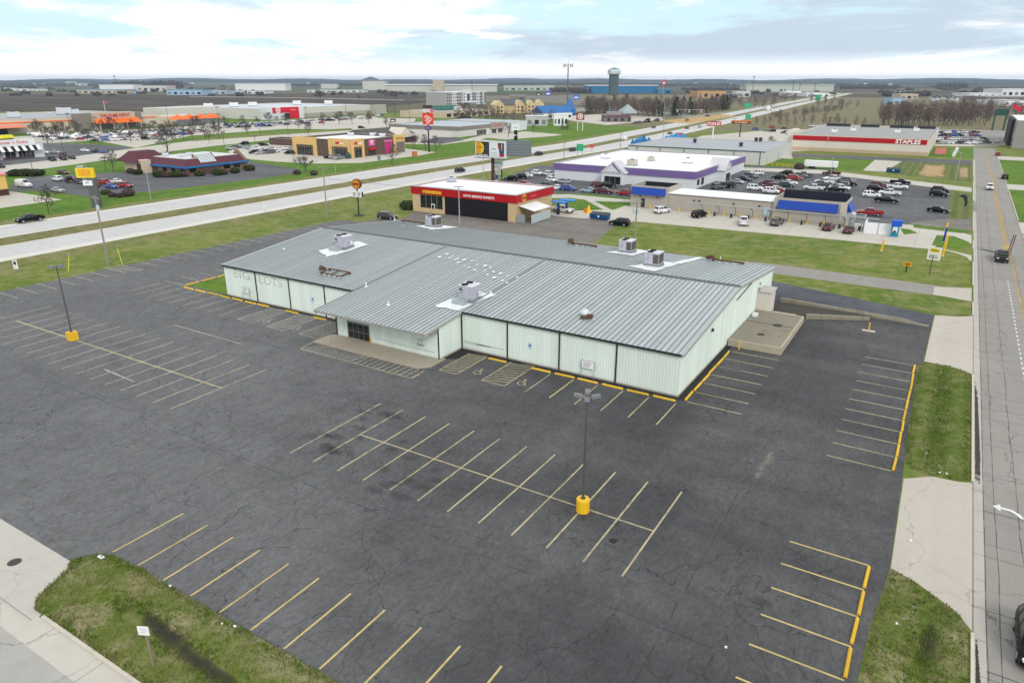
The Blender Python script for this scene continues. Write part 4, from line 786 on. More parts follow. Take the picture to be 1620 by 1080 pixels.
def bollard(x, y, h, label, base=True, r_=.085):
    r = thing('bollard', label, 'bollard', (x, y, 0), 'yellow guard posts by the loading area'); MB().lathe((x, y, 0), [(r_, 0), (r_, h - .03), (r_ * .6, h)], 10).build('post', YEL, r)
    if base: MB().box(x - .75, x + .75, y - .17, y + .17, 0, .13).build('foot', M('foot_concrete', (.6, .55, .46), .8, .15, 3), r)
x, y = P(1374, 524); bollard(x, y, 1.15, 'yellow guard post standing in a pale concrete foot at the end of the low wall'); bollard(-18.0, 81.0, 1.1, 'yellow guard post against the front corner of the loading platform', False)
# cart-return style sign frames on the wall line
for x, lb in ((-29.6, 'white notice board on thin posts before the right front wall'), (-84.2, 'white notice board on thin posts before the left front wall')):
    r = thing('notice_board', lb, 'sign', (x, YF - .35, 0), 'notice boards on thin posts along the front wall'); m = MB()
    for s_ in (-.75, .75): m.tube((x + s_, YF - .35, 0), (x + s_, YF - .35, 2.0), .03, n=6)
    m.tube((x - .75, YF - .35, 2.0), (x + .75, YF - .35, 2.0), .03, n=6); m.build('post_frame', GREYM, r); MB().box(x - .7, x + .7, YF - .39, YF - .36, 1.15, 1.95).build('board', WHITE, r)
    m = MB()
    for k in range(3): m.box(x - .5, x + .4 - .1 * k, YF - .396, YF - .392, 1.74 - k * .2, 1.8 - k * .2)
    m.build('print_lines', DK, r)
# small posts and signs near the lot
x, y = P(244, 1057); r = thing('post_sign', 'small white sign panel on a grey wooden post in the lower left grass', 'sign', (x, y, .1)); MB().cbox((x, y, 1.2), (.1, .1, 2.5), .2).build('post', WOOD, r)
m = MB(); m.cbox((x - .06, y - .09, 2.62), (.62, .04, .56), .45); bd = m.build('panel', WHITE, r); m = MB(); Xd = Vector((math.cos(.45), math.sin(.45), 0)); Nn = Vector((math.sin(.45), -math.cos(.45), 0))
for k, (a, b) in enumerate(((-.2, .2), (-.16, .2), (-.2, .12))):
    c0 = Vector((x - .06, y - .09, 2.76 - .12 * k)) + Nn * .024; m.quad(c0 + Xd * a + Vector((0, 0, -.02)), c0 + Xd * b + Vector((0, 0, -.02)), c0 + Xd * b + Vector((0, 0, .02)), c0 + Xd * a + Vector((0, 0, .02)))
m.build('print_lines', M('grey_print', (.45, .45, .47), .7, 0), bd)
x, y = P(1457, 740); r = thing('marker_post', 'thin pale marker post leaning in the long grass strip', 'marker post', (x, y, .1)); m = MB(); m.tube((x, y, .05), (x + .15, y, 1.5), .03, n=6); m.build('post', WOOD, r); MB().box(x + .08, x + .22, y - .03, y + .03, 1.35, 1.5).build('cap', GREYM, r)
x, y = P(162, 886); r = thing('marker_post', 'thin grey stake at the tip of the lower left grass island', 'marker post', (x, y, .1)); m = MB(); m.tube((x, y, .05), (x - .05, y, 1.1), .03, n=6); m.build('post', WOOD, r); MB().box(x - .4, x + .1, y - .1, y + .15, .18, .24).build('stone', WHITE, r)
# scattered litter
for i, (u, v) in enumerate(((270, 930), (352, 990), (372, 994), (1148, 1027), (1418, 990), (1440, 858), (1497, 752), (1486, 750))):
    x, y = P(u, v); m = MB(); rr = random.Random(i); m.poly([(x + .13 * math.cos(a) * rr.uniform(.5, 1), y + .1 * math.sin(a) * rr.uniform(.5, 1), .2 + .04 * rr.random()) for a in [0, 1, 2.1, 3, 4.2, 5.2]]); m.prism([(x - .06, y - .05), (x + .07, y - .04), (x + .02, y + .07)], .14, .22); o = m.build('litter', WHITE)
    tag(o, 'scrap of white litter lying in the grass verges around the lot', 'litter', 'scraps of litter in the verges')
# ------------------------------------------------------------------ vehicles
PAINT = {}
def paint(n, c, rough=.28, metal=0.0): PAINT[n] = M('car_' + n, c, rough, .02, 1, .3 if max(c) > .02 else .12, metal, coat=.5 if max(c) > .02 else .12)
paint('white', (.74, .75, .76)); paint('black', (.004, .004, .0045)); paint('silver', (.42, .43, .45), .3, .4); paint('grey', (.12, .125, .13), .3, .3); paint('red', (.33, .012, .015)); paint('maroon', (.085, .008, .016)); paint('blue', (.02, .07, .30)); paint('dark blue', (.012, .02, .06)); paint('dark green', (.015, .04, .035)); paint('light blue', (.30, .42, .50)); paint('yellow', (.75, .5, .02)); paint('dark brown', (.028, .024, .02))
TYRE = M('tyre_rubber', (.014, .014, .014), .85, .1, 3); RIM = M('wheel_rim', (.42, .43, .44), .35, .1, 3, metal=.5); HEADL = M('headlight_glass', (.75, .77, .8), .15, 0, .5); TAILL = M('taillight', (.42, .008, .01), .2, 0, .5); PLASTIC = M('black_plastic', (.018, .018, .019), .6, 0); PLATE = M('number_plate', (.65, .66, .68), .5, 0)
def loft(m, st, mi=0):
    """st: (x, half width, z bottom, z top, top half width) stations; a rounded box lofted along x"""
    vs = []; k = 10
    for x, w, zb, zt, wt in st:
        h = zt - zb
        half = [(w * .88, zb), (w, zb + h * .22), (w, zb + h * .62), (wt + (w - wt) * .35, zt - h * .09), (wt * .93, zt)]
        vs += [(x, y, z) for y, z in half] + [(x, -y, z) for y, z in half[::-1]]
    n = len(st); fs = [(j * k + i, j * k + (i + 1) % k, (j + 1) * k + (i + 1) % k, (j + 1) * k + i) for j in range(n - 1) for i in range(k)]
    fs += [tuple(range(k))[::-1], tuple(range((n - 1) * k, n * k))]
    m.add(vs, fs, mi)
def cabin(m, g, xb0, xb1, wb, zb, xt0, xt1, wt, zt, mi, gi, split=(.5,), frames=.07):
    """pillars and roof as a frustum; the glass panels stand just proud of it and go into g"""
    B = [(xb0, -wb, zb), (xb1, -wb, zb), (xb1, wb, zb), (xb0, wb, zb)]; T = [(xt0, -wt, zt), (xt1, -wt, zt), (xt1, wt, zt), (xt0, wt, zt)]
    r = .12; Tm = [(xt0 + r, -wt + r, zt + .045), (xt1 - r, -wt + r, zt + .045), (xt1 - r, wt - r, zt + .045), (xt0 + r, wt - r, zt + .045)]
    m.add(B + T + Tm, [(0, 1, 5, 4), (1, 2, 6, 5), (2, 3, 7, 6), (3, 0, 4, 7), (4, 5, 9, 8), (5, 6, 10, 9), (6, 7, 11, 10), (7, 4, 8, 11), (8, 9, 10, 11)], mi)
    def panel(a, b, c, d, nm, u0, u1, v0=.1, v1=.9):
        a, b, c, d = map(Vector, (a, b, c, d)); f = lambda u, v: (a * (1 - u) + b * u) * (1 - v) + (d * (1 - u) + c * u) * v; nn = (b - a).cross(d - a).normalized() * .012
        q = MB(); q.add([f(u0, v0) + nn, f(u1, v0) + nn, f(u1, v1) + nn, f(u0, v1) + nn], [(0, 1, 2, 3)], gi); g.append((nm, q))
    panel(B[1], B[2], T[2], T[1], 'windshield', .06, .94); panel(B[3], B[0], T[0], T[3], 'rear_window', .09, .91, .15, .88)
    sp = [0.0] + list(split) + [1.0]
    for a, b in zip(sp, sp[1:]):
        panel(B[0], B[1], T[1], T[0], 'side_window', a + frames * .6, b - frames * .6, .08, .9); panel(B[2], B[3], T[3], T[2], 'side_window', 1 - b + frames * .6, 1 - a - frames * .6, .08, .9)
def vehicle(kind):
    """returns parts: list of (name, MB, material key); 0 in an MB is the paint"""
    body = MB(); gl = []; parts = []; L2 = dict(sedan=2.38, suv=2.33, pickup=2.9, van=2.75, coupe=2.25, hatch=2.1)[kind]; W2 = .9 if kind != 'pickup' else .98; wr = .33 if kind in ('sedan', 'coupe', 'hatch') else .38; wx = (1.42, -1.4)
    if kind in ('sedan', 'coupe', 'hatch'):
        k = L2 / 2.38
        loft(body, [(-2.38 * k, .72, .40, .78, .6), (-2.28 * k, .84, .27, .96, .74), (-1.6 * k, .9, .2, 1.0, .8), (-.2, .91, .19, .95, .84), (1.0 * k, .91, .19, .95, .82), (1.8 * k, .89, .2, .84, .74), (2.22 * k, .82, .27, .72, .66), (2.38 * k, .66, .38, .6, .5)])
        if kind == 'hatch': cabin(body, gl, -2.0, 1.05, .83, .94, -1.55, .1, .62, 1.46, 0, 1, (.22, .56))
        else: cabin(body, gl, -1.78 * k, 1.05 * k, .83, .94, -.95 * k, .2 * k, .62, 1.42 if kind == 'sedan' else 1.3, 0, 1, (.25, .58))
        zl, zt = .62, .80
    elif kind == 'suv':
        loft(body, [(-2.33, .76, .48, .98, .7), (-2.24, .88, .32, 1.08, .8), (-1.5, .93, .26, 1.08, .86), (1.05, .93, .26, 1.07, .84), (1.85, .91, .27, .98, .76), (2.2, .86, .34, .86, .7), (2.33, .7, .45, .72, .56)])
        cabin(body, gl, -2.22, 1.2, .86, 1.06, -1.85, .38, .66, 1.68, 0, 1, (.26, .58)); zl, zt = .80, 1.0
    elif kind == 'pickup':
        loft(body, [(-.85, .97, .38, 1.12, .9), (1.35, .97, .36, 1.12, .88), (2.3, .96, .36, 1.06, .86), (2.72, .9, .42, .96, .78), (2.86, .74, .52, .84, .62)])
        loft(body, [(-2.9, .88, .52, .80, .86), (-2.8, .95, .44, .82, .93), (-.85, .97, .4, .82, .95)])
        body.box(-2.88, -.86, -.96, -.86, .81, 1.14); body.box(-2.88, -.86, .86, .96, .81, 1.14); body.box(-2.9, -2.8, -.855, .855, .81, 1.14)
        cabin(body, gl, -.86, 1.45, .88, 1.1, -.72, .72, .7, 1.74, 0, 1, (.45,)); wx = (1.85, -1.75); zl, zt = .86, .95
        q = MB(); q.box(-2.79, -.87, -.85, .85, .825, .84); parts.append(('bed_liner', q, 'plastic'))
    else:
        loft(body, [(-2.75, .92, .4, 2.1, .82), (-2.65, .98, .3, 2.2, .86), (.6, .98, .28, 2.2, .86), (1.35, .98, .28, 1.35, .88), (2.45, .93, .3, .98, .8), (2.72, .78, .42, .8, .6)])
        q = MB(); q.add([(1.37, -.78, 1.36), (1.37, .78, 1.36), (.70, .70, 2.12), (.70, -.70, 2.12)], [(0, 1, 2, 3)]); gl.append(('windshield', q))
        for s in (-1, 1): q = MB(); q.add([(.45, s * .992, 1.35), (1.2, s * .985, 1.3), (.85, s * .93, 1.78), (.45, s * .93, 1.82)], [(0, 1, 2, 3)]); gl.append(('side_window', q))
        wx = (1.75, -1.6); zl, zt = .78, 1.1
    for a in wx:
        for s in (-1, 1):
            q = MB(); q.tube((a, s * (W2 - .005), wr + .02), (a, s * (W2 + .004), wr + .02), wr + .07, n=14); parts.append(('wheel_arch', q, 'plastic'))
            q = MB(); q.tube((a, s * (W2 - .2), wr), (a, s * (W2 + .03), wr), wr, n=16); r_ = MB(); r_.tube((a, s * (W2 + .02), wr), (a, s * (W2 + .042), wr), wr * .62, n=12); parts.append(('wheel', q, 'tyre', ('rim', r_, 'rim')))
    for s in (-1, 1):
        q = MB(); q.cbox((L2 - .12 if kind != 'van' else L2 - .16, s * W2 * .68, zl), (.2, .34, .14), -s * .3); parts.append(('headlight', q, 'head'))
        q = MB(); q.cbox((-L2 + .06, s * W2 * .74, zt - .05), (.16, .26, .16 if kind != 'pickup' else .24), s * .15); parts.append(('taillight', q, 'tail'))
        q = MB(); q.cbox((.85 if kind not in ('pickup', 'van') else 1.2, s * (W2 + .09), 1.02 if kind in ('sedan', 'coupe', 'hatch') else 1.2), (.13, .2, .13)); parts.append(('mirror', q, 'plastic'))
    q = MB(); q.box(L2 - .1, L2 + .012, -W2 * .42, W2 * .42, zl - .17, zl + .03); parts.append(('grille', q, 'plastic'))
    q = MB(); q.box(L2 - .2, L2 + .02, -W2 * .74, W2 * .74, zl - .42, zl - .24); parts.append(('front_bumper', q, 'plastic' if kind in ('suv', 'pickup') else 'paint'))
    q = MB(); q.box(-L2 - .03, -L2 + .2, -W2 * .8, W2 * .8, .4, .56); parts.append(('rear_bumper', q, 'plastic' if kind != 'pickup' else 'rim'))
    q = MB(); q.box(-L2 - .012, -L2 + .02, -.2, .2, zt - .3, zt - .18); parts.append(('number_plate', q, 'plate'))
    return [('body', body, 'paint')] + [(n_, q_, 'glass') for n_, q_ in gl] + parts
KEY = dict(tyre=TYRE, rim=RIM, head=HEADL, tail=TAILL, plastic=PLASTIC, glass=GLASS, plate=PLATE)
VEH = {k: vehicle(k) for k in ('sedan', 'suv', 'pickup', 'van', 'coupe', 'hatch')}
_near, _far = {}, {}
NAMES = dict(sedan='sedan', suv='suv', pickup='pickup_truck', van='cargo_van', coupe='coupe', hatch='hatchback'); CATS = dict(sedan='car', suv='car', pickup='pickup truck', van='van', coupe='car', hatch='car')
def near_car(kind, col):
    if (kind, col) in _near: return clone(_near[(kind, col)])
    r = thing(NAMES[kind], '', '')
    for p in VEH[kind]:
        o = p[1].build(p[0], PAINT[col] if p[2] == 'paint' else KEY[p[2]], r, False, smooth=p[0] == 'body')
        if p[0] == 'body': bpy_smooth(o)
        for q in p[3:]: q[1].build(q[0], KEY[q[2]], o, False)
    _near[(kind, col)] = r; return r
def bpy_smooth(o):
    try: o.data.set_sharp_from_angle(angle=R(38))
    except Exception: pass
def far_car(kind, col):
    if (kind, col) in _far: o = _far[(kind, col)].copy(); C.objects.link(o); return o
    m = MB(); keys = ['paint'] + list(KEY)
    for p in VEH[kind]:
        for q in (p,) + tuple(p[3:]): m.add(q[1].v, q[1].f, keys.index(q[2]))
    o = m.build(NAMES[kind], [PAINT[col]] + list(KEY.values())); o.data.polygons.foreach_set('use_smooth', [True] * len(o.data.polygons)); bpy_smooth(o); _far[(kind, col)] = o; return o
TYN = dict(sedan='sedan', suv='SUV', pickup='pickup', van='cargo van', coupe='coupe', hatch='hatchback')
def ordinal(i): return ORDN[i] if i < 12 else '%d%s' % (i + 1, {1: 'st', 2: 'nd', 3: 'rd'}.get((i + 1) % 10, 'th') if not 11 <= (i + 1) % 100 <= 13 else 'th')
def lot_cars(where, group, cars, far=False):
    """cars: (u, v, kind, colour, heading) surveyed positions; labels tell like cars apart by their order from the left"""
    cls = {}
    for c_ in cars: cls.setdefault((c_[2], c_[3]), []).append(c_)
    rr = random.Random(len(group))
    for (k, col), lst in cls.items():
        lst.sort(key=lambda c_: c_[0])
        for i, c_ in enumerate(lst):
            x, y = P(c_[0], c_[1]) if not far or c_[1] > 5 else c_[:2]
            o = (far_car if far else near_car)(k, col); o.location = (x, y, .03); o.rotation_euler = (0, 0, R(c_[4] + rr.uniform(-3, 3)))
            lab = '%s %s %s' % (col, TYN[k], where) if len(lst) == 1 else '%s from the left of the %s %ss %s' % (ordinal(i), col, TYN[k], where)
            tag(o, lab, CATS[k], group)
def one(u, v, kind, col, hd, label, group=None, xy=None):
    o = near_car(kind, col); x, y = xy or P(u, v); o.location = (x, y, .03); o.rotation_euler = (0, 0, R(hd)); tag(o, label, CATS[kind], group)
    if not group and 'group' in o: del o['group']
    return o
one(0, 0, 'suv', 'black', 270, 'shiny black SUV cut off at the lower right corner, driving towards the camera', xy=(8.65, 41.9))
pk = one(0, 0, 'pickup', 'black', 270, 'black pickup carrying two tall brown posts on the right-hand street', xy=(9.95, 150.2))
r = thing('post_bundle', 'two tall brown posts strapped upright in the black pickup bed', 'cargo', (11.0, 152.2, .85))
for dx in (0, .32): m = MB(); m.tube((10.72 + dx, 151.4, .9), (11.1 + dx, 152.4, 4.3), .09, n=6); m.build('post', M('brown_post', (.10, .045, .035), .8, .2), r)
m = MB(); m.path([(9.3, 151.2, 1.3), (10.2, 151.4, 2.0), (11.2, 151.7, 2.4)], .035); m.build('strap', YEL, r)
one(1565, 300, 'suv', 'white', 270, 'white SUV coming towards the camera on the right-hand street'); one(1589, 283, 'suv', 'black', 90, 'black SUV driving away on the right-hand street, behind the white one'); one(1578, 246, 'hatch', 'red', 90, 'red hatchback far up the right-hand street')
HG = 'cars on the highway'
for u, v, k, c_, h, lb in ((48, 351, 'pickup', 'black', 270, 'black pickup on the far highway carriageway at the left edge'), (728, 272.5, 'suv', 'black', 90, 'black SUV on the near carriageway left of the billboard pole'), (853, 246, 'suv', 'black', 90, 'black SUV on the highway just right of the billboard'), (906, 239.5, 'suv', 'black', 90, 'black SUV on the highway beside the green road sign'), (988, 222, 'van', 'white', 90, 'white high van on the near highway lanes'), (1034, 203, 'suv', 'dark green', 270, 'dark SUV on the far lanes beside the diner'), (1060, 212.5, 'sedan', 'maroon', 90, 'dark red sedan on the near lanes before the red store sign'), (1087, 204, 'sedan', 'maroon', 90, 'second dark red sedan, further along the near lanes'), (1107, 202, 'sedan', 'silver', 90, 'silver sedan on the near lanes above the red store sign'), (1087, 191.5, 'pickup', 'grey', 270, 'grey pickup on the far lanes near the traffic signals'), (1119, 184.5, 'sedan', 'dark blue', 180, 'dark sedan turning at the signalled junction'), (1162, 188, 'sedan', 'white', 90, 'white sedan on the highway below the upper green sign'), (1187, 172.5, 'suv', 'silver', 270, 'silver SUV on the far highway beside the green signs'), (1196, 169.5, 'sedan', 'white', 270, 'small white sedan far up the highway')):
    one(u, v, k, c_, h, lb, HG)
WG = 'cars at the car wash vacuums'
for u, v, k, c_, h, lb in ((1047, 337, 'suv', 'white', 70, 'white SUV parked at the left end of the car wash wall'), (1106, 343.5, 'suv', 'black', 75, 'black SUV parked before the blank car wash wall'), (1176, 355, 'pickup', 'white', 105, 'white pickup parked nose in at the vacuum stands'), (1228, 356, 'suv', 'grey', 85, 'grey SUV at the middle vacuum stand'), (1310, 363.5, 'sedan', 'maroon', 85, 'maroon sedan at the right vacuum stand'), (1342, 368, 'sedan', 'maroon', 88, 'maroon sedan beside the white enclosure, rightmost of the wash')):
    one(u, v, k, c_, h, lb, WG)
one(613, 347, 'suv', 'dark brown', 8, 'boxy dark brown SUV parked at the grass beyond the store roof') ; one(980, 357, 'suv', 'black', 180, 'black SUV parked by the utility pole behind the roof'); one(890, 336, 'pickup', 'white', 355, 'white pickup under the blue pay station canopies'); one(1376, 341, 'pickup', 'red', 185, 'bright red pickup behind the car wash')
lot_cars('in the lot before the purple banded store', 'cars before the purple banded store', [
 (808, 286, 'suv', 'black', 200), (822, 283, 'suv', 'black', 200), (832, 280.5, 'sedan', 'white', 200), (850, 277, 'suv', 'white', 340), (869, 279, 'suv', 'white', 330), (873, 288, 'suv', 'white', 330), (892, 291, 'suv', 'silver', 160), (830, 294, 'sedan', 'red', 10), (862, 297, 'suv', 'dark green', 180), (879, 300, 'sedan', 'white', 185), (899, 301.5, 'suv', 'blue', 5), (931, 304.5, 'sedan', 'light blue', 185), (955, 306.5, 'pickup', 'maroon', 5), (990, 309.5, 'pickup', 'red', 178), (947, 296, 'suv', 'maroon', 20), (963, 297, 'suv', 'black', 20), (1136, 299, 'suv', 'grey', 60), (1145, 298, 'pickup', 'black', 55), (1153, 297, 'suv', 'black', 55)])
lot_cars('in the big lot behind the car wash', 'cars behind the car wash', [
 (1197, 277, 'suv', 'white', 185), (1188, 282, 'suv', 'grey', 340), (1178, 286, 'sedan', 'dark blue', 340), (1167, 290.5, 'sedan', 'silver', 340), (1243, 277, 'suv', 'black', 180), (1231, 284, 'suv', 'black', 180), (1257, 285, 'suv', 'red', 5), (1249, 292, 'sedan', 'white', 5), (1244, 296.5, 'suv', 'dark green', 5), (1213, 293, 'suv', 'maroon', 185), (1219, 298, 'suv', 'maroon', 185), (1194, 301, 'suv', 'white', 10), (1228, 302, 'sedan', 'white', 5), (1220, 306, 'suv', 'white', 5), (1235, 306, 'sedan', 'red', 5), (1271, 280, 'pickup', 'grey', 185), (1262, 281.5, 'pickup', 'grey', 5), (1315, 277.5, 'pickup', 'maroon', 180), (1319, 286, 'pickup', 'white', 175), (1341, 289, 'suv', 'grey', 0), (1343, 294, 'suv', 'black', 0), (1304, 291, 'pickup', 'white', 175), (1297, 295, 'pickup', 'grey', 175), (1287, 301, 'pickup', 'white', 175), (1330, 296, 'suv', 'grey', 175), (1328, 301, 'pickup', 'white', 0), (1320, 304, 'pickup', 'black', 175), (1336, 338, 'sedan', 'grey', 20), (1484, 336, 'sedan', 'black', 350), (1485, 311, 'suv', 'black', 345), (1487, 304.5, 'suv', 'black', 345), (1402, 321, 'pickup', 'black', 0), (1378, 312, 'suv', 'white', 5), (1407, 309, 'pickup', 'white', 180), (1419, 299, 'pickup', 'white', 5), (1389, 296, 'suv', 'maroon', 0), (1385, 302, 'suv', 'black', 0), (1424, 292, 'pickup', 'black', 0)])
lot_cars("in the maroon roofed restaurant's lot", 'cars by the maroon roofed restaurant', [
 (39, 296, 'van', 'white', 8), (91, 286.5, 'suv', 'white', 170), (100, 275.5, 'sedan', 'maroon', 0), (131, 271, 'suv', 'white', 10), (110, 288, 'pickup', 'black', 160), (126, 290, 'pickup', 'grey', 160), (141, 294, 'suv', 'maroon', 165), (150, 296, 'suv', 'red', 165), (92, 304, 'coupe', 'silver', 5), (176, 298, 'sedan', 'blue', 5), (199, 297, 'suv', 'red', 8), (183, 290, 'sedan', 'white', 185), (163, 292, 'suv', 'red', 185), (142, 282, 'sedan', 'black', 160)])
lot_cars('beside the white striped diner', 'cars beside the white striped diner', [
 (71, 243, 'sedan', 'white', 10), (88, 243, 'sedan', 'silver', 20), (99, 246.5, 'suv', 'maroon', 170), (83, 254.5, 'pickup', 'black', 350), (101, 253.5, 'suv', 'black', 350), (114, 251.5, 'sedan', 'black', 350), (135, 240, 'sedan', 'white', 5), (149, 241, 'suv', 'dark blue', 170), (162, 242.5, 'sedan', 'blue', 170), (-1, 266, 'suv', 'black', 10)])
lot_cars('beside the yellow and brown shops', 'cars beside the yellow and brown shops', [
 (365, 237, 'suv', 'silver', 70), (374, 235, 'suv', 'grey', 70), (382, 234, 'sedan', 'silver', 70), (387, 229, 'suv', 'black', 200), (396, 236, 'suv', 'light blue', 70), (404, 238, 'suv', 'white', 70), (402, 243, 'suv', 'black', 260), (411, 244, 'sedan', 'silver', 260), (410, 236, 'suv', 'white', 75), (418, 243, 'suv', 'black', 250), (428, 243, 'suv', 'grey', 250), (435, 241.5, 'sedan', 'white', 70), (430, 237, 'sedan', 'silver', 70), (442, 238, 'sedan', 'white', 70), (417, 231, 'suv', 'black', 20), (457, 237, 'suv', 'white', 70), (458, 244, 'suv', 'black', 200), (465, 238, 'suv', 'silver', 70), (475, 237, 'suv', 'maroon', 70), (479, 241, 'suv', 'black', 200), (520, 250.5, 'sedan', 'black', 100), (528, 251, 'suv', 'silver', 95), (537, 252, 'pickup', 'silver', 95)])
RC_ = random.Random(11)
def pickcar():
    return RC_.choice(['sedan', 'suv', 'suv', 'pickup', 'suv', 'sedan', 'hatch']), RC_.choice(['white', 'white', 'white', 'black', 'black', 'grey', 'grey', 'silver', 'silver', 'red', 'maroon', 'blue', 'dark blue'])
def row_uv(u0, u1, v0, v1, du, p, hd):
    out = []; u = u0
    while u < u1:
        if RC_.random() < p: k, c_ = pickcar(); f = (u - u0) / (u1 - u0); out.append((u + RC_.uniform(-1, 1), v0 + (v1 - v0) * f + RC_.uniform(-.3, .3), k, c_, hd + RC_.choice((0, 180))))
        u += du
    return out
lot_cars('in the orange signed store lot', 'cars in the orange signed store lot', [(127, 221.5, 'sedan', 'red', 95)] +
 row_uv(50, 210, 214.5, 211.5, 7, .85, 60) + row_uv(60, 300, 217.5, 211.5, 7, .8, 60) + row_uv(85, 260, 221, 215, 8, .75, 60) + row_uv(150, 250, 224, 220, 9, .75, 60) + row_uv(60, 330, 216, 208.5, 6.5, .85, 60) + row_uv(215, 300, 217, 213, 7, .8, 60) + row_uv(265, 330, 212, 208.5, 8, .6, 60) + row_uv(250, 325, 209, 206, 7.5, .8, 60), True)
lot_cars('before the red fronted store', 'cars in the lot of the red fronted store', [(572, 203.5, 'suv', 'black', 20), (509, 195.5, 'suv', 'red', 60)] +
 row_uv(480, 590, 193.5, 188, 6.5, .85, 60) + row_uv(500, 570, 190.5, 186.5, 6.5, .8, 60) + row_uv(330, 400, 199, 196, 6.5, .85, 60) + row_uv(400, 500, 197, 194, 6.5, .8, 60) + row_uv(330, 470, 201, 196, 7, .7, 60) + row_uv(555, 610, 185.5, 183.5, 7, .85, 60) + row_uv(345, 430, 203, 200.5, 8, .7, 60) + row_uv(430, 500, 199, 196, 8, .6, 60), True)
lot_cars('in the crowded lot by the street', 'cars in the crowded lot by the street', row_uv(1482, 1540, 227.5, 228, 8.5, .92, 10) + row_uv(1484, 1560, 221.5, 222, 8, .92, 10) + row_uv(1486, 1548, 216, 216, 7.5, .92, 10) + row_uv(1492, 1548, 211, 211, 7, .85, 10) + [(1545, 228, 'suv', 'white', 20), (1560, 227, 'suv', 'grey', 20), (1577, 226, 'sedan', 'white', 90)], True)
lot_cars('in the row beside the far diner', 'cars beside the far diner', row_uv(1006, 1050, 196, 191, 6.5, .9, 60) + row_uv(1025, 1052, 191, 189, 7, .7, 60), True)
lot_cars('behind the long red banded store', 'cars behind the red banded store', row_uv(1195, 1255, 206, 213, 9, .8, 20) + row_uv(1265, 1470, 200.5, 203.5, 11, .6, 5) + [(1241, 205, 'suv', 'maroon', 20), (1222, 203, 'suv', 'red', 20)], True)
lot_cars('beside the blue tarpaulins', 'cars beside the blue tarpaulins', [(1046, 236, 'pickup', 'silver', 10), (1053, 237.5, 'suv', 'black', 10)], True)
# box truck far up the highway
x, y = P(1216, 175); r = thing('semi_truck', 'white box truck far up the highway', 'truck', (x, y, 0)); MB().cbox((x, y, 2.4), (2.6, 12, 2.9), .12).build('box', WHITE, r); MB().cbox((x + .8, y - 7.6, 1.7), (2.4, 2.4, 2.6), .12).build('cab', WHITE, r)
for k in (-4.5, -3.3, 3.5, 5, -7.6): MB().cbox((x, y + k, .5), (2.5, 1, 1), .12).build('wheel', TYRE, r)
# ------------------------------------------------------------------ buildings
_bm = {}
COPE = M('coping_metal', (.42, .42, .42), .5, .12, .8)
def BMt(c, name, rough=.7, var=.12, sc=.4):
    k = (c, name)
    if k not in _bm: _bm[k] = M('%s_%d' % (name, len(_bm)), c, rough, var, sc)
    return _bm[k]
def block(name, label, x0, x1, y0, y1, h, wall, roof, cat='building', group=None, band=None, par=.35, base=None, base_h=1.0, loc=None):
    """a flat roofed building: walls with a parapet, the roof deck inside it, optional coloured band round the top and base course"""
    r = thing(name, label, cat, ((x0 + x1) / 2, (y0 + y1) / 2, 0), group); t_ = .3; m = MB()
    hb = h if not band else h - band[0]
    for a in ((x0, x1, y0, y0 + t_), (x0, x1, y1 - t_, y1), (x0, x0 + t_, y0 + t_, y1 - t_), (x1 - t_, x1, y0 + t_, y1 - t_)): m.box(a[0], a[1], a[2], a[3], 0, hb)
    m.build('wall', wall, r)
    MB().box(x0 + t_, x1 - t_, y0 + t_, y1 - t_, h - par - .3, h - par).build('roof', roof, r)
    m = MB(); oc = (band[2] if band and len(band) > 2 else .12 if band else 0) + .07
    for a in ((x0 - oc, x1 + oc, y0 - oc, y0 + t_ + .04), (x0 - oc, x1 + oc, y1 - t_ - .04, y1 + oc), (x0 - oc, x0 + t_ + .04, y0 + t_ + .04, y1 - t_ - .04), (x1 - t_ - .04, x1 + oc, y0 + t_ + .04, y1 - t_ - .04)): m.box(a[0], a[1], a[2], a[3], h + .002, h + .12)
    m.build('coping', COPE, r)
    if band:
        m = MB(); o_ = band[2] if len(band) > 2 else .12
        for a in ((x0 - o_, x1 + o_, y0 - o_, y0 + t_), (x0 - o_, x1 + o_, y1 - t_, y1 + o_), (x0 - o_, x0 + t_, y0 + t_, y1 - t_), (x1 - t_, x1 + o_, y0 + t_, y1 - t_)): m.box(a[0], a[1], a[2], a[3], hb, h)
        m.build('fascia_band', band[1], r)
    if base:
        m = MB()
        for a in ((x0 - .06, x1 + .06, y0 - .06, y0 - .005), (x1 + .005, x1 + .06, y0, y1), (x0 - .06, x0 - .005, y0, y1)): m.box(a[0], a[1], a[2], a[3], 0, base_h)
        m.build('base_course', base, r)
    return r
def pane(r, x0, x1, y, z0, z1, axis='y', mat=GLASS, name='window', d=.05, frame=None):
    m = MB()
    if axis == 'y': m.box(x0, x1, y - d, y - .004, z0, z1)
    else: m.box(y + .004, y + d, x0, x1, z0, z1)
    w_ = m.build(name, mat, r)
    if frame:
        m = MB(); n = max(1, int((x1 - x0) / 1.4))
        for i in range(n + 1):
            q = x0 + (x1 - x0) * i / n
            if axis == 'y': m.box(q - .04, q + .04, y - d - .03, y - d - .002, z0, z1)
            else: m.box(y + d + .002, y + d + .03, q - .04, q + .04, z0, z1)
        m.build('frame', frame, w_)
    return w_
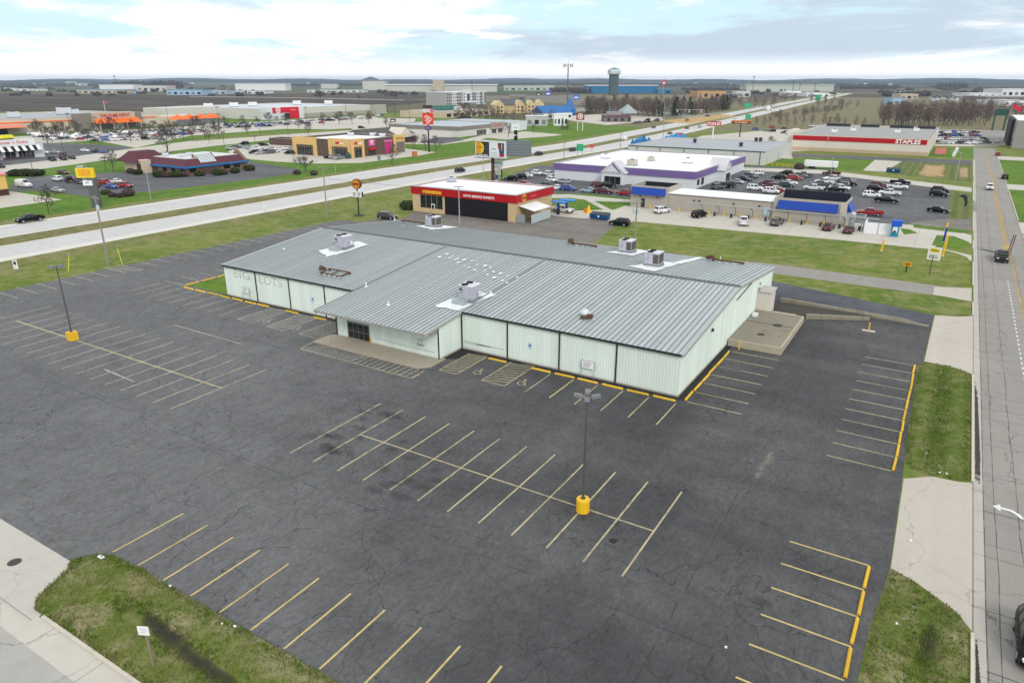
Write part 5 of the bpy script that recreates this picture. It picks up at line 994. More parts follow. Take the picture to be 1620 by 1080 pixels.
def rtu(x, y, z, label, s=1.0, group='air conditioners on flat shop roofs', mat=None):
    r = thing('rooftop_unit', label, 'air conditioner', (x, y, z), group); MB().box(x - .9 * s, x + .9 * s, y - .8 * s, y + .8 * s, z + .2 * s, z + 1.2 * s).build('cabinet', mat or HV, r); MB().box(x - s, x + s, y - .9 * s, y + .9 * s, z, z + .2 * s).build('curb', GREYM, r); MB().lathe((x, y, z + 1.2 * s), [(.45 * s, 0), (.4 * s, .12 * s)], 10).build('fan_guard', BLACK, r)
def marks(r, o, xd, w, h, n, mat, name='sign_marks'):
    """writing too far off to read: a run of small letter sized strokes"""
    X = Vector(xd); nn = X.cross(Vector((0, 0, 1))); m = MB(); rr = random.Random(n * 7 + int(w * 10)); cw = w / n
    for i in range(n):
        a = -w / 2 + i * cw
        for k in range(2):
            b0 = a + cw * (.05 + .42 * k); b1 = b0 + cw * rr.uniform(.18, .36); z0 = -h / 2 + h * rr.choice((0, 0, .3)); z1 = h / 2 - h * rr.choice((0, 0, .25)); c0 = Vector(o) + nn * .03
            m.add([c0 + X * b0 + Vector((0, 0, z0)), c0 + X * b1 + Vector((0, 0, z0)), c0 + X * b1 + Vector((0, 0, z1)), c0 + X * b0 + Vector((0, 0, z1))], [(0, 1, 2, 3)])
    return m.build(name, mat, r)
TANB = M('tan_block', (.56, .42, .24), .8, .12, .8); RWALL = M('red_fascia', (.42, .004, .008), .45, .06, .4); YLET = M('yellow_letter', (.85, .5, .02), .5, 0); WLET = M('white_letter', (.85, .85, .85), .5, 0); RLET = M('red_letter', (.6, .02, .02), .5, 0); ORL = M('orange_paint', (.85, .15, .012), .5, .06); KLET = M('black_letter', (.02, .02, .02), .6, 0); ORD = M('dull_orange', (.62, .25, .02), .5, .05)
# red auto service shop
ax0, ax1, ay0, ay1, ah = -111.3, -82.0, 135.6, 152.5, 6.0
r = block('auto_shop', 'low red banded auto service shop with white roof behind the store', ax0, ax1, ay0, ay1, ah, TANB, ROOFW, band=(1.75, RWALL, .3), par=.12)
pane(r, ax0 + 2.4, ax0 + 9.0, ay0, 1.1, 4.1, frame=GREYM); pane(r, ax0 + 5.6, ax0 + 6.7, ay0 - .06, .1, 2.2, mat=WHITE, name='door'); pane(r, ax0 + 5.8, ax0 + 6.5, ay0 - .115, 1.05, 2.0, name='door_pane')
for i in range(5): x = ax0 + 9.65 + i * 3.52; pane(r, x, x + 3.5, ay0, .05, 4.25, mat=M('dark_bay_door', (.010, .010, .013), .3, .1), name='bay_door', frame=None)
m = MB(); m.box(ax1 - 2.0, ax1 + .02, ay0 - .12, ay0, 0, 4.2); m.build('pier', TANB, r); m = MB(); m.box(ax0 + .0, ax0 + 2.3, ay0 - .12, ay0, 0, 4.2); m.box(ax0 + 2.3, ax0 + 9.6, ay0 - .12, ay0 - .052, 0, 1.05); m.build('pier', TANB, r)
m = MB(); m.box(ax0 + 3.4, ax0 + 9.1, ay0 - .50, ay0 - .32, 4.6, 5.35); sg = m.build('sign_board', ORD, r); text('MEINEKE', (ax0 + 6.25, ay0 - .52, 4.98), (1, 0, 0), 5.2, YLET, sg, height=.62, bold=.02)
text('AUTO SERVICE EXPERTS', (ax0 + 19.5, ay0 - .33, 4.95), (1, 0, 0), 8.6, WLET, r, height=.55, bold=.02)
m = MB(); m.tube((ax1 + .31, ay0 + 3.0, 5.1), (ax1 + .42, ay0 + 3.0, 5.1), .95, n=24); sg = m.build('round_sign', ORD, r); text('MEINEKE', (ax1 + .44, ay0 + 3.0, 5.1), (0, 1, 0), 1.6, KLET, sg, height=.35)
marks(r, (ax1 + .31, ay0 + 7.5, 5.1), (0, 1, 0), 2.4, .4, 4, M('pale_red_letter', (.7, .2, .2), .5, 0))
m = MB(); m.add([(ax1 + .2, ay0 + 1.0, 3.6), (ax1 + 4.0, ay0 + 1.4, 2.7), (ax1 + 4.0, ay0 + 9, 2.7), (ax1 + .2, ay0 + 9, 3.6), (ax1 + .2, ay0 + 1.0, 3.5), (ax1 + 4.0, ay0 + 1.4, 2.6), (ax1 + 4.0, ay0 + 9, 2.6), (ax1 + .2, ay0 + 9, 3.5)], [(0, 1, 2, 3), (7, 6, 5, 4), (0, 4, 5, 1), (1, 5, 6, 2), (2, 6, 7, 3)]); m.build('awning', WHITE, r)
f_ = thing('slat_fence', 'pale grey metal screen fence at the right side of the red auto shop', 'fence', (ax1 + 3, ay0, 0)); MB().box(ax1 + 3.9, ax1 + 4.0, ay0 + .2, ay0 + 9, .1, 2.0).build('panel', M('pale_panel', (.45, .5, .52), .5, .1), f_); MB().box(ax1 + .3, ax1 + 2.4, ay0 - .1, ay0, .1, 1.9).build('panel', GREYM, f_)
rtu(ax0 + 3.4, ay0 + 11.5, ah - .12, 'grey vent box at the left of the red auto shop roof', 1.0, None)
bx, by = P(652, 330); 
# purple banded store
PUR = M('purple_fascia', (.175, .115, .30), .55, .1, .3); PW_ = M('store_white', (.66, .69, .72), .6, .08, .3)
x0, x1, y0, y1, h = -110.5, -64.0, 207.0, 262.0, 4.9
r = block('purple_store', 'white store with purple band and gabled entries on a white roof', x0, x1, y0, y1, h, PW_, ROOFW, band=(1.9, PUR, .35), par=.15)
def gable_entry(r, c0, axis, w, out, hw, hp):
    def T(a, o, z): return (c0[0] + a, c0[1] - o, z) if axis == 'y' else (c0[0] + o, c0[1] + a, z)
    m = MB(); q = [T(-w / 2, -.4, 0), T(w / 2, -.4, 0), T(w / 2, out, 0), T(-w / 2, out, 0)]; m.prism([p[:2] for p in q], 0, hw); m.build('entry_block', PW_, r)
    m = MB(); pts = [T(-w / 2 - .5, out + .2, hw - .2), T(w / 2 + .5, out + .2, hw - .2), T(0, out + .2, hp)]; pb = [T(-w / 2 - .5, -2.5, hw - .2), T(w / 2 + .5, -2.5, hw - .2), T(0, -2.5, hp)]
    m.add(pts + pb, [(0, 1, 2), (5, 4, 3), (0, 3, 4, 1), (1, 4, 5, 2), (2, 5, 3, 0)]); m.build('gable', M('entry_trim', (.55, .55, .57), .6, .1), r)
    m = MB(); s = .72; pts = [T(-w / 2 * s, out + .26, hw + .2), T(w / 2 * s, out + .26, hw + .2), T(0, out + .26, hp - 1.0)]; m.add(pts, [(0, 1, 2)]); m.build('gable_face', PW_, r)
    m = MB(); m.add([T(w / 2 * s + .1, out + .28, hw + .1), T(w / 2 * s - .5, out + .28, hw + .1), T(-.3, out + .28, hp - 1.1), T(0, out + .28, hp - .55)], [(0, 1, 2, 3)]); m.build('purple_trim', PUR, r)
    if axis == 'y': pane(r, c0[0] - w * .36, c0[0] + w * .36, c0[1] - out, .1, 2.4, 'y', frame=GREYM)
    else: pane(r, c0[1] - w * .36, c0[1] + w * .36, c0[0] + out, .1, 2.4, 'x', frame=GREYM)
gable_entry(r, (-88.8, y0), 'y', 7.4, 3.0, 3.6, 7.0); gable_entry(r, (x1, y0 + 24), 'x', 6.5, 3.0, 3.6, 7.0)
pane(r, y0 + 2, y0 + 4.2, x1, .9, 2.5, 'x'); pane(r, y0 + 6, y0 + 8.5, x1, .6, 2.6, 'x'); marks(r, (x1 + .36, y0 + 36, 4.0), (0, 1, 0), 4.4, .9, 6, M('lilac_letter', (.5, .45, .65), .5, 0))
for u, v, lb, s in ((958, 250, 'white box unit on the purple store roof, leftmost', 1.3), (1000, 261, 'larger tan unit on the purple store roof, behind the front gable', 1.5), (1030, 254, 'small tan unit at the middle of the purple store roof', 1.1), (1088, 257.5, 'white box unit on the purple store roof, rightmost', 1.4)):
    q = P(u, v, h); rtu(q[0], q[1], h - .15, lb, s, 'air conditioners on the purple store roof', M('tan_cabinet', (.5, .45, .38), .6, .15) if 'tan' in lb else WHITE)
# car wash
CB = M('grey_block', (.40, .365, .315), .85, .14, .6); BLU = M('wash_blue', (.008, .05, .32), .45, .06, .5); DBL = M('dark_interior', (.012, .016, .03), .7, .1)
wash = thing('car_wash', 'long grey block car wash with blue awnings and white roof', 'building', (-45, 171, 0))
def wbox(x0, x1, y0, y1, h, nm='wall'):
    m = MB(); t_ = .35
    for a in ((x0, x1, y0, y0 + t_), (x0, x1, y1 - t_, y1), (x0, x0 + t_, y0 + t_, y1 - t_), (x1 - t_, x1, y0 + t_, y1 - t_)): m.box(a[0], a[1], a[2], a[3], 0, h)
    m.build(nm, CB, wash)
WY0, WY1 = 169.2, 178.5
wbox(-68.4, -58.6, WY0, WY1, 5.4); wbox(-58.55, -33.6, WY0 + .1, WY1 - .2, 4.0); wbox(-33.55, -18.4, WY0 - .6, WY1 - 1, 5.2)
MB().box(-58.7, -33.5, WY0 - .15, WY1 - .1, 4.0, 4.22).build('roof', ROOFW, wash); MB().box(-58.6, -33.6, WY0 - .02, WY0 + .08, 3.85, 3.995).build('roof_trim', DARK, wash)
for a in ((-68.0, -59.0, WY0 + .4, WY1 - .4, 4.4), (-33.1, -18.8, WY0 - .2, WY1 - 1.4, 4.2)): MB().box(a[0], a[1], a[2], a[3], a[4] - .2, a[4]).build('roof', M('dark_roof', (.02, .022, .03), .8, .2), wash)
m = MB(); m.box(-67.95, -59.05, WY1 - .6, WY1 - .38, 4.41, 5.35); m.build('parapet_back', DBL, wash); m = MB(); m.box(-33.1, -18.85, WY1 - 1.6, WY1 - 1.37, 4.21, 6.0); m.build('parapet_back', DBL, wash)
def awn(x0, x1, y, z0, z1, out): m = MB(); m.add([(x0, y, z1), (x1, y, z1), (x1, y - out, z0), (x0, y - out, z0), (x0, y, z0), (x1, y, z0)], [(0, 3, 2, 1), (0, 4, 3), (1, 2, 5), (4, 5, 2, 3)]); m.build('awning', BLU, wash)
awn(-68.2, -59.4, WY0 - .01, 3.3, 5.0, .9); awn(-32.6, -20.0, WY0 - .62, 2.9, 4.7, .9)
m = MB(); m.add([(-18.38, WY0 + 1, 4.7), (-18.38, WY1 - 1.5, 4.7), (-17.3, WY1 - 1.5, 2.9), (-17.3, WY0 + 1, 2.9), (-18.38, WY0 + 1, 2.9), (-18.38, WY1 - 1.5, 2.9)], [(0, 3, 2, 1), (0, 4, 3), (1, 2, 5), (4, 5, 2, 3)]); m.build('awning', BLU, wash)
m = MB(); m.box(-19.6, -18.35, WY0 - .75, WY0 - .61, 0, 5.2); m.build('tower_pier', M('pale_block', (.5, .46, .4), .8, .15, 1.5), wash)
pane(wash, -65.6, -64.6, WY0, .1, 2.3, mat=DARK, name='door')
for i, (u, v) in enumerate(((1016, 308), (1035, 313), (1094, 318), (1102, 319), (1156, 324), (1198, 327), (1226, 330), (1291, 335), (1308, 337))):
    q = P(u, v, 3.0); MB().box(q[0] - .2, q[0] + .2, WY0 - .95 if q[0] > -33.6 else WY0 - .25, WY0 - .605 if q[0] > -33.6 else WY0 + .09, 2.75, 3.0).build('wall_light', DARK, wash)
for i in range(13):
    x = -62.5 + i * 3.65; r = thing('bollard', '%s yellow bollard from the left along the car wash wall' % ordinal(i), 'bollard', (x, WY0 - 1.3, 0), 'yellow bollards along the car wash wall'); MB().lathe((x, WY0 - 1.3, 0), [(.16, 0), (.16, 1.0), (.1, 1.06)], 10).build('post', YEL, r); MB().box(x - .25, x + .25, WY0 - 1.55, WY0 - 1.05, 0, .1).build('foot', CURB, r)
pipe = thing('vacuum_pipe', 'overhead white pipe run joining the vacuum stands at the car wash', 'pipe', (-30, WY0 - 2.4, 0)); m = MB(); m.tube((-53.5, WY0 - 2.4, 2.75), (-11.5, WY0 - 3.4, 2.75), .11); m.build('pipe', STEEL, pipe)
for i in range(10):
    x = -49.8 + i * 3.9; y = WY0 - 2.4 - (x + 53.5) / 42; r = thing('vacuum_stand', '%s vacuum stand from the left under the car wash pipe' % ordinal(i), 'vacuum stand', (x, y, 0), 'vacuum stands at the car wash')
    m = MB(); m.tube((x, y, 0), (x, y, 2.7), .09, n=8); m.build('post', GREYM, r); m = MB(); m.path([(x + .1, y, 2.5), (x + .6, y - .1, 2.2), (x + .7, y - .2, 1.0), (x + .35, y - .2, .4), (x + .2, y - .1, .9)], .06); m.build('hose', DARK, r); m = MB(); m.lathe((x - .3, y, .0), [(.25, 0), (.25, .9), (.12, 1.0)], 10); m.build('canister', DARK, r)
MB().box(-35.8, -34.4, WY0 - .06, WY0 + .09, .8, 2.7).build('wall_panel', M('pale_blue_panel', (.4, .5, .55), .5, .1), wash)
# white enclosure, blue pay kiosk, canopies, dumpsters
x, y = P(1392, 371); r = thing('white_enclosure', 'white walled equipment enclosure beside the vacuum stands', 'enclosure', (x, y, 0)); m = MB(); m.box(x - 3.2, x + 2.2, y - .1, y + .1, 0, 2.3); m.box(x - 3.2, x - 3.0, y + .1, y + 4, 0, 2.3); m.box(x + 2.0, x + 2.2, y + .1, y + 4, 0, 2.3); m.build('wall', WHITE, r)
for k in (-3.2, -.5, 2.2): MB().box(x + k - .06, x + k + .06, y - .18, y - .11, 0, 2.4).build('post', GREYM, r)
x, y = P(1346, 362); r = thing('vacuum_tank', 'tall grey steel separator tank in a pipe frame right of the car wash', 'tank', (x, y, 0)); MB().lathe((x, y, .4), [(.55, 0), (.6, .3), (.6, 2.8), (.4, 3.2)], 14).build('tank', STEEL, r); m = MB()
for a, b in ((-2.4, -1), (2.4, -1), (-2.4, 1.6), (2.4, 1.6)): m.tube((x + a, y + b, 0), (x + a, y + b, 3.1), .09, n=6)
for a in (-1, 1.6): m.tube((x - 2.4, y + a, 3.0), (x + 2.4, y + a, 3.0), .09, n=6); m.tube((x - 2.4, y + a, 1.6), (x + 2.4, y + a, 1.6), .06, n=6)
for a in (-2.4, 2.4): m.tube((x + a, y - 1, 3.0), (x + a, y + 1.6, 3.0), .09, n=6)
m.build('pipe_frame', STEEL, r)
x, y = P(1414, 374); r = thing('pay_kiosk', 'tall blue and teal pay kiosk with a white emblem', 'kiosk', (x, y, 0)); MB().box(x - .7, x + .7, y - .5, y + .5, 0, 2.2).build('cabinet', M('teal_paint', (.01, .22, .32), .45, .08), r); MB().cbox((x + .15, y, 2.75), (1.9, 1.5, 1.2), .1).build('hood', M('bright_blue', (.008, .09, .55), .45, .08), r); MB().box(x - .4, x + .45, y - .56, y - .505, .9, 2.1).build('emblem_panel', WHITE, r); MB().lathe((x, y - .6, .9), [(.2, 0), (.25, .4)], 8).build('reader', DARK, r)
for u, v, lb in ((883, 340, 'left blue pay canopy over the white pickup'), (896, 337, 'right blue pay canopy, raised behind the white pickup')):
    x, y = P(u, v); r = thing('pay_canopy', lb, 'canopy', (x, y, 0), 'blue pay station canopies'); MB().box(x - .2, x + .2, y - .2, y + .2, 0, 2.9).build('column', BLU, r); m = MB(); m.cbox((x + .2, y, 3.1), (3.6, 1.9, .28)); m.build('canopy', M('sky_blue_panel', (.03, .22, .62), .4, .06), r); MB().box(x - .4, x + .4, y - .3, y + .1, .3, 1.5).build('machine', DARK, r)
def dumpster(u, v, lb, w=2.2, rz_=0):
    x, y = P(u, v); r = thing('dumpster', lb, 'dumpster', (x, y, 0)); m = MB(); m.add([(x - w / 2, y - .7, .15), (x + w / 2, y - .7, .15), (x + w / 2, y + .7, .15), (x - w / 2, y + .7, .15), (x - w / 2 - .1, y - .9, 1.2), (x + w / 2 + .1, y - .9, 1.2), (x + w / 2 + .1, y + .8, 1.55), (x - w / 2 - .1, y + .8, 1.55)], [(0, 3, 2, 1), (4, 5, 6, 7), (0, 1, 5, 4), (1, 2, 6, 5), (2, 3, 7, 6), (3, 0, 4, 7)]); b_ = m.build('bin', M('dumpster_blue', (.008, .07, .2), .5, .2, 2), r)
    for s in (-1, 1): m = MB(); m.add([(x + (s - 1) * w / 4 - .02, y - .93, 1.23), (x + (s + 1) * w / 4, y - .93, 1.23), (x + (s + 1) * w / 4, y + .82, 1.6), (x + (s - 1) * w / 4 - .02, y + .82, 1.6)], [(0, 1, 2, 3)]); m.build('lid', DARK, r)
    MB().box(x - .2, x + .2, y - .95, y - .82, .6, 1.0).build('sticker', WHITE, b_)
dumpster(949, 347, 'dark blue dumpster at the edge of the auto shop yard', 4.4); dumpster(1413, 273, 'blue dumpster on the pale drive before the long red banded store', 4.2)
x, y = P(931, 337); r = thing('barrel_cart', 'yellow traffic barrier standing on the wash drive', 'barrier', (x, y, 0)); m = MB(); m.lathe((x, y, 0), [(.6, 0), (.5, .6), (.35, 1.3), (.15, 1.8)], 10); m.build('body', YEL, r); MB().box(x - 1.1, x - .5, y - .3, y + .3, 0, .9).build('orange_block', ORL, r)
# pale metal warehouse with tarpaulins, long red banded store
MW = M('pale_metal_wall', (.58, .58, .56), .55, .1, .3); GR = M('grey_flat_roof', (.36, .38, .40), .7, .12, .1)
x0, x1, y0, y1, h = -116, -61.2, 281, 331, 5.0
r = block('metal_warehouse', 'pale metal warehouse with grey roof behind the purple banded store', x0, x1, y0, y1, h, MW, GR, par=.1); m = MB(); m.box(x0, x1, y0 - .14, y0 - .02, h - .35, h + .02); m.build('eave_trim', M('dark_teal', (.05, .11, .12), .6, .1), r)
for i in range(6): x = x0 + 4 + i * 9.8; MB().box(x - .12, x + .12, y0 - .18, y0 - .03, 0, h - .36).build('downspout', M('dark_teal', (.05, .11, .12), .6, .1), r)
pane(r, x1 - 8, x1 - 7, y0, .1, 2.2, mat=M('tan_door', (.42, .36, .28), .6, .1), name='door'); pane(r, y0 + 22, y0 + 24.5, x1, .1, 3.2, 'x', mat=M('pale_blue_panel', (.4, .5, .55), .5, .1), name='door')
for u, v, lb in ((1099, 226, 'dark roof vent at the left of the pale warehouse roof'), (1172, 232, 'dark roof vent at the middle of the pale warehouse roof'), (1196, 224, 'leftmost of two dark fans at the right rear of the pale warehouse'), (1203, 224, 'rightmost of two dark fans at the right rear of the pale warehouse')):
    q = P(u, v, h); r2 = thing('roof_vent', lb, 'roof vent', (q[0], q[1], h - .1), 'dark vents on the pale warehouse'); MB().lathe((q[0], q[1], h - .1), [(.7, 0), (.7, 1.2), (1.0, 1.3), (.5, 1.8)], 10).build('hood', DARK, r2); MB().box(q[0] - .9, q[0] + .9, q[1] - .9, q[1] + .9, h - .12, h + .1).build('curb', GREYM, r2)
rr = random.Random(3)
for lb, us in (('blue tarpaulin heap nearest the highway beside the pale warehouse', (1062, 1088)), ('larger blue tarpaulin heap behind the pale warehouse roof', (1092, 1124))):
    a, b = ((-120.5, 292), (-120.5, 322)) if us[0] < 1080 else ((-119.5, 326), (-110, 345)); c0 = ((a[0] + b[0]) / 2, (a[1] + b[1]) / 2); n = 14; vs, fs = [], []
    for i in range(n + 1):
        f = i / n; w = 3 + 3.5 * math.sin(math.pi * f); hh = (5.4 + 1.7 * abs(math.sin(f * 9 + us[0]))) * math.sin(math.pi * min(1, .08 + f * .9)) ** .5 * rr.uniform(.8, 1.15)
        cx_, cy_ = a[0] + (b[0] - a[0]) * f, a[1] + (b[1] - a[1]) * f
        for k in range(7): g_ = k / 6 - .5; vs.append((cx_ + rr.uniform(-.4, .4), cy_ + g_ * 2 * w, max(0, hh * (1 - abs(g_ * 2) ** 1.6)) + (rr.uniform(-.4, .6) if 0 < k < 6 else 0)))
    for i in range(n):
        for k in range(6): fs.append((i * 7 + k, (i + 1) * 7 + k, (i + 1) * 7 + k + 1, i * 7 + k + 1))
    o = MB().add(vs, fs).build('tarpaulin', M('blue_tarpaulin', (.015, .2, .48), .5, .15, .4)); tag(o, lb, 'tarpaulin', 'blue tarpaulins by the pale warehouse')
sx0, sx1, sy0, sy1, sh = -66.0, -10.6, 352.5, 440, 7.0
r = block('red_banded_store', 'long cream store with a red band, left of the right-hand street', sx0, sx1, sy0, sy1, sh, M('cream_wall', (.66, .60, .53), .7, .07, .3), M('grey_gravel_roof', (.33, .33, .32), .9, .15, .2), par=.5, base=M('beige_base', (.50, .39, .26), .8, .1, .3), base_h=1.5)
MB().box(sx0 + .5, sx1 - 1.2, sy0 - .2, sy0 - .01, 4.55, 6.5).build('red_band', RWALL, r); text('STAPLES', (sx1 - 8.3, sy0 - .22, 5.5), (1, 0, 0), 9.5, WLET, r, height=1.7, bold=.03)
MB().box(sx0 - 2.5, sx0 - .2, sy0 + 3, sy0 + 18, 0, sh + 1.5).build('end_parapet', M('cream_wall', (.66, .6, .53), .7, .07, .3), r)
MB().box(-50.5, -50.35, sy0 - .24, sy0 - .21, 0, 7).build('downspout', M('cream_wall', (.66, .6, .53), .7, .07, .3), r)
for i, (a, b) in enumerate(((-64, -52), (-47, -38), (-33, -22), (-20, -12))): MB().box(a, b, sy1 - 6, sy1 - 5, sh - .5, sh + .9).build('roof_screen', DARK, r)
for u, v, lb in ((1320, 208.5, 'white box unit left of centre on the red banded store roof'), (1420, 209, 'white box unit right of centre on the red banded store roof'), (1350, 206, 'pale unit at the middle of the red banded store roof'), (1450, 206.5, 'pale unit at the right end of the red banded store roof')):
    q = P(u, v, sh); rtu(q[0], q[1], sh - .5, lb, 1.3, 'air conditioners on the red banded store roof', WHITE)
# long white trailer, yellow rail fence
x, y = P(1297, 268); r = thing('white_trailer', 'long white box trailer parked along the grass', 'trailer', (x, y, 0)); MB().box(x - 5.5, x + 5.5, y, y + 2.5, .9, 2.9).build('box', WHITE, r)
for k in (-3.5, -2.4, 4.0): MB().tube((x + k, y - .05, .45), (x + k, y + 2.5, .45), .45, n=12).build('wheel', TYRE, r)
f_ = thing('rail_fence', 'yellow rail fence along the grass edge left of the white trailer', 'fence', P(1240, 264) + (0,)); a, b = P(1213, 261.5), P(1272, 266.5)
for z in (.5, 1.0): m = MB(); m.tube((a[0], a[1], z), (b[0], b[1], z), .06, n=5); m.build('rail', YEL, f_)
for i in range(8): q = [a[k] + (b[k] - a[k]) * i / 7 for k in (0, 1)]; MB().box(q[0] - .08, q[0] + .08, q[1] - .08, q[1] + .08, 0, 1.15).build('post', YEL, f_)
# grey building at the right edge
r = block('grey_warehouse', 'grey block building with white roof at the right edge, beyond the street', 21, 52, 415, 486, 12.4, M('grey_wall', (.30, .29, .27), .8, .14, .2), ROOFW, par=.15)
MB().box(19.5, 20.98, 432, 470, 0, 12.2).build('dark_bay', M('bay_dark', (.03, .032, .035), .8, .2), r); MB().box(20.7, 20.95, 418, 419, 0, 12.2).build('pilaster', M('pale_block', (.5, .46, .4), .8, .15, 1.5), r)
for k in (421, 425): MB().box(20.9, 20.99, k, k + 1, 8.0, 9.4).build('window', GLASS, r)
MB().box(20.9, 20.99, 419.5, 430, .2, 4).build('bay_door', DARK, r)
x, y = P(1578, 206); r = thing('dark_gantry', 'dark green steel gantry with a box top before the grey building', 'gantry', (x, y, 0)); 
for a, b in ((-3, -3), (3, -3), (-3, 3), (3, 3)): MB().box(x + a - .4, x + a + .4, y + b - .4, y + b + .4, 0, 9).build('leg', M('gantry_green', (.03, .075, .06), .6, .2), r)
MB().box(x - 3.6, x + 3.6, y - 3.6, y + 3.6, 9, 13).build('box_top', M('gantry_green', (.03, .075, .06), .6, .2), r)
x, y = P(1592, 208); r = thing('red_banner', 'crumpled red and white banner flying above the dark gantry', 'banner', (x, y, 0)); MB().tube((x, y, 0), (x, y, 16.5), .12, n=6).build('pole', GREYM, r); m = MB(); vs = []
for i in range(7): vs += [(x + i * .9, y + math.sin(i * 1.7) * .4, 16.4 - i * .35), (x + i * .9, y + math.sin(i * 1.7 + .6) * .4, 14.6 - i * .6)]
m.add(vs, [(2 * i, 2 * i + 1, 2 * i + 3, 2 * i + 2) for i in range(6)]); m.build('cloth', M('red_cloth', (.62, .03, .07), .8, .2, .6), r)
# ---------------- left of the highway
def facex(r, x, ya, yb, za, zb, mat, name, d=.2): return MB().box(x + .005, x + d, ya, yb, za, zb).build(name, mat, r)
HDW = M('warehouse_cream', (.62, .54, .43), .75, .07, .15); HDG = M('warehouse_taupe', (.24, .21, .18), .8, .08, .2)
r = block('orange_store', 'huge cream warehouse store with an orange awning and orange sign', -570, -478, 172, 312, 8.4, HDW, GR, par=.6)
facex(r, -478, 172, 252, 6.0, 6.7, ORL, 'orange_stripe'); facex(r, -478, 288, 309, 5.8, 6.5, ORL, 'orange_stripe')
MB().box(-478.2, -474, 252, 262, 0, 10.3).build('side_tower', HDG, r); MB().box(-478.2, -471.5, 262.02, 290, 0, 10.6).build('entry_block', M('entry_tan', (.50, .41, .31), .75, .06, .2), r); MB().box(-478.2, -474, 290.02, 296, 0, 10.3).build('side_tower', HDG, r)
text('THE HOME DEPOT', (-471.3, 276.5, 8.6), (0, 1, 0), 20, RLET, r, height=2.0, bold=.02)
m = MB(); m.add([(-471.4, 262, 6.9), (-471.4, 291, 6.9), (-467, 292, 4.1), (-467, 261, 4.1), (-471.4, 262, 4.1), (-471.4, 291, 4.1)], [(0, 3, 2, 1), (0, 4, 3), (1, 2, 5), (4, 5, 2, 3)]); m.build('awning', ORL, r)
facex(r, -471.5, 264, 274, .3, 3.8, M('grey_shutter', (.12, .12, .12), .6, .2, .8), 'shop_front'); facex(r, -471.5, 275, 281, .3, 3.8, WHITE, 'shop_front'); facex(r, -471.5, 282, 289.5, .3, 3.8, M('grey_shutter', (.12, .12, .12), .6, .2, .8), 'shop_front')
for y in (263, 272, 281, 290.5): MB().box(-467.4, -467, y - .25, y + .25, 0, 4.1).build('column', HDW, r)
m = MB(); m.add([(-478, 172, 5.0), (-478, 222, 5.0), (-470, 222, 4.2), (-470, 172, 4.2), (-478, 172, 4.6), (-478, 222, 4.6), (-470, 222, 3.9), (-470, 172, 3.9)], [(0, 3, 2, 1), (4, 5, 6, 7), (3, 7, 6, 2), (1, 2, 6, 5), (0, 4, 7, 3)]); m.build('loading_canopy', M('salmon_canopy', (.75, .24, .14), .6, .06), r)
facex(r, -478, 176, 214, .2, 3.6, M('open_bay', (.06, .055, .05), .9, .4, .5), 'loading_bay')
MB().box(-500, -479, 312.02, 345, 0, 6.2).build('garden_wall', HDW, r)
for i in range(4):
    y = 316 + i * 9.2; q = thing('garden_canopy', '%s orange peaked canopy from the left beside the warehouse store' % ordinal(i), 'canopy', (-470, y + 4, 0), 'orange garden canopies'); m = MB(); m.add([(-476, y, 4.3), (-465, y, 4.3), (-465, y + 8.6, 4.3), (-476, y + 8.6, 4.3), (-470.5, y + 4.3, 7.6)], [(0, 1, 4), (1, 2, 4), (2, 3, 4), (3, 0, 4), (3, 2, 1, 0)]); m.build('canopy', ORL, q); MB().box(-466, -465.4, y + .3, y + 8.3, .2, 4.2).build('mesh_screen', M('grey_mesh', (.16, .165, .17), .7, .2, 1), q)
for u, v, lb, s in ((22, 185, 'white unit at the far left of the orange signed store roof', 3), (102, 180.5, 'cream penthouse box left of the orange signed store entry', 4), (117, 180, 'white dome like unit beside the orange signed store entry', 3), (79, 180, 'small white unit midway on the orange signed store roof', 1.6)):
    q = P(u, v, 8.4); rtu(q[0], q[1], 7.8, lb, s, 'units on the orange signed store roof', HVT)
x, y = P(9, 221); r = thing('yellow_excavator', 'bright yellow rental machine parked at the orange store loading bay', 'machine', (x, y, 0)); MB().cbox((x, y, 1.5), (4, 6.5, 1.6), .2).build('body', M('machine_yellow', (.8, .75, .03), .5, .05), r); MB().cbox((x, y, .5), (3.6, 6, .7), .2).build('track', DARK, r)
x, y = P(137, 205); r = thing('yellow_loader', 'orange yellow lift machine beside the warehouse store entry', 'machine', (x, y, 0)); MB().cbox((x, y, 2.0), (3, 4.5, 2.4), .4).build('body', M('loader_yellow', (.75, .36, .03), .5, .05), r); MB().cbox((x, y, .4), (2.8, 4, .8), .4).build('wheel', TYRE, r)
# red fronted store
TW = M('store_grey', (.60, .58, .54), .75, .06, .1); TB = M('store_grey_base', (.40, .37, .33), .8, .06, .1)
r = block('red_front_store', 'long grey store with a big red square front and a bullseye', -600, -484, 405, 533, 8.2, TW, M('pale_roof', (.55, .58, .62), .7, .15, .03), par=.5); facex(r, -484, 442, 533, 0, 3.4, TB, 'base_course', .1)
MB().box(-484, -476, 404, 442, 0, 9.6).build('entry_block', PW_, r); rp = MB().box(-475.99, -475.7, 409, 436.5, 5.0, 9.2).build('red_panel', M('signal_red', (.62, .004, .03), .5, .03), r); MB().box(-475.99, -475.7, 426.5, 436.5, .3, 5.0).build('red_panel', M('signal_red', (.62, .004, .03), .5, .03), r); facex(r, -476, 421, 426.3, .3, 4.6, GLASS, 'shop_front')
for rad, mt, d in ((2.35, WLET, .06), (1.6, M('signal_red', (.62, .004, .03), .5, .03), .1), (.8, WLET, .14)): MB().tube((-475.7, 414.5, 7.3), (-475.7 + d, 414.5, 7.3), rad, n=28).build('bullseye', mt, rp)
marks(rp, (-475.69, 430.5, 7.0), (0, 1, 0), 5, .6, 8, WLET)
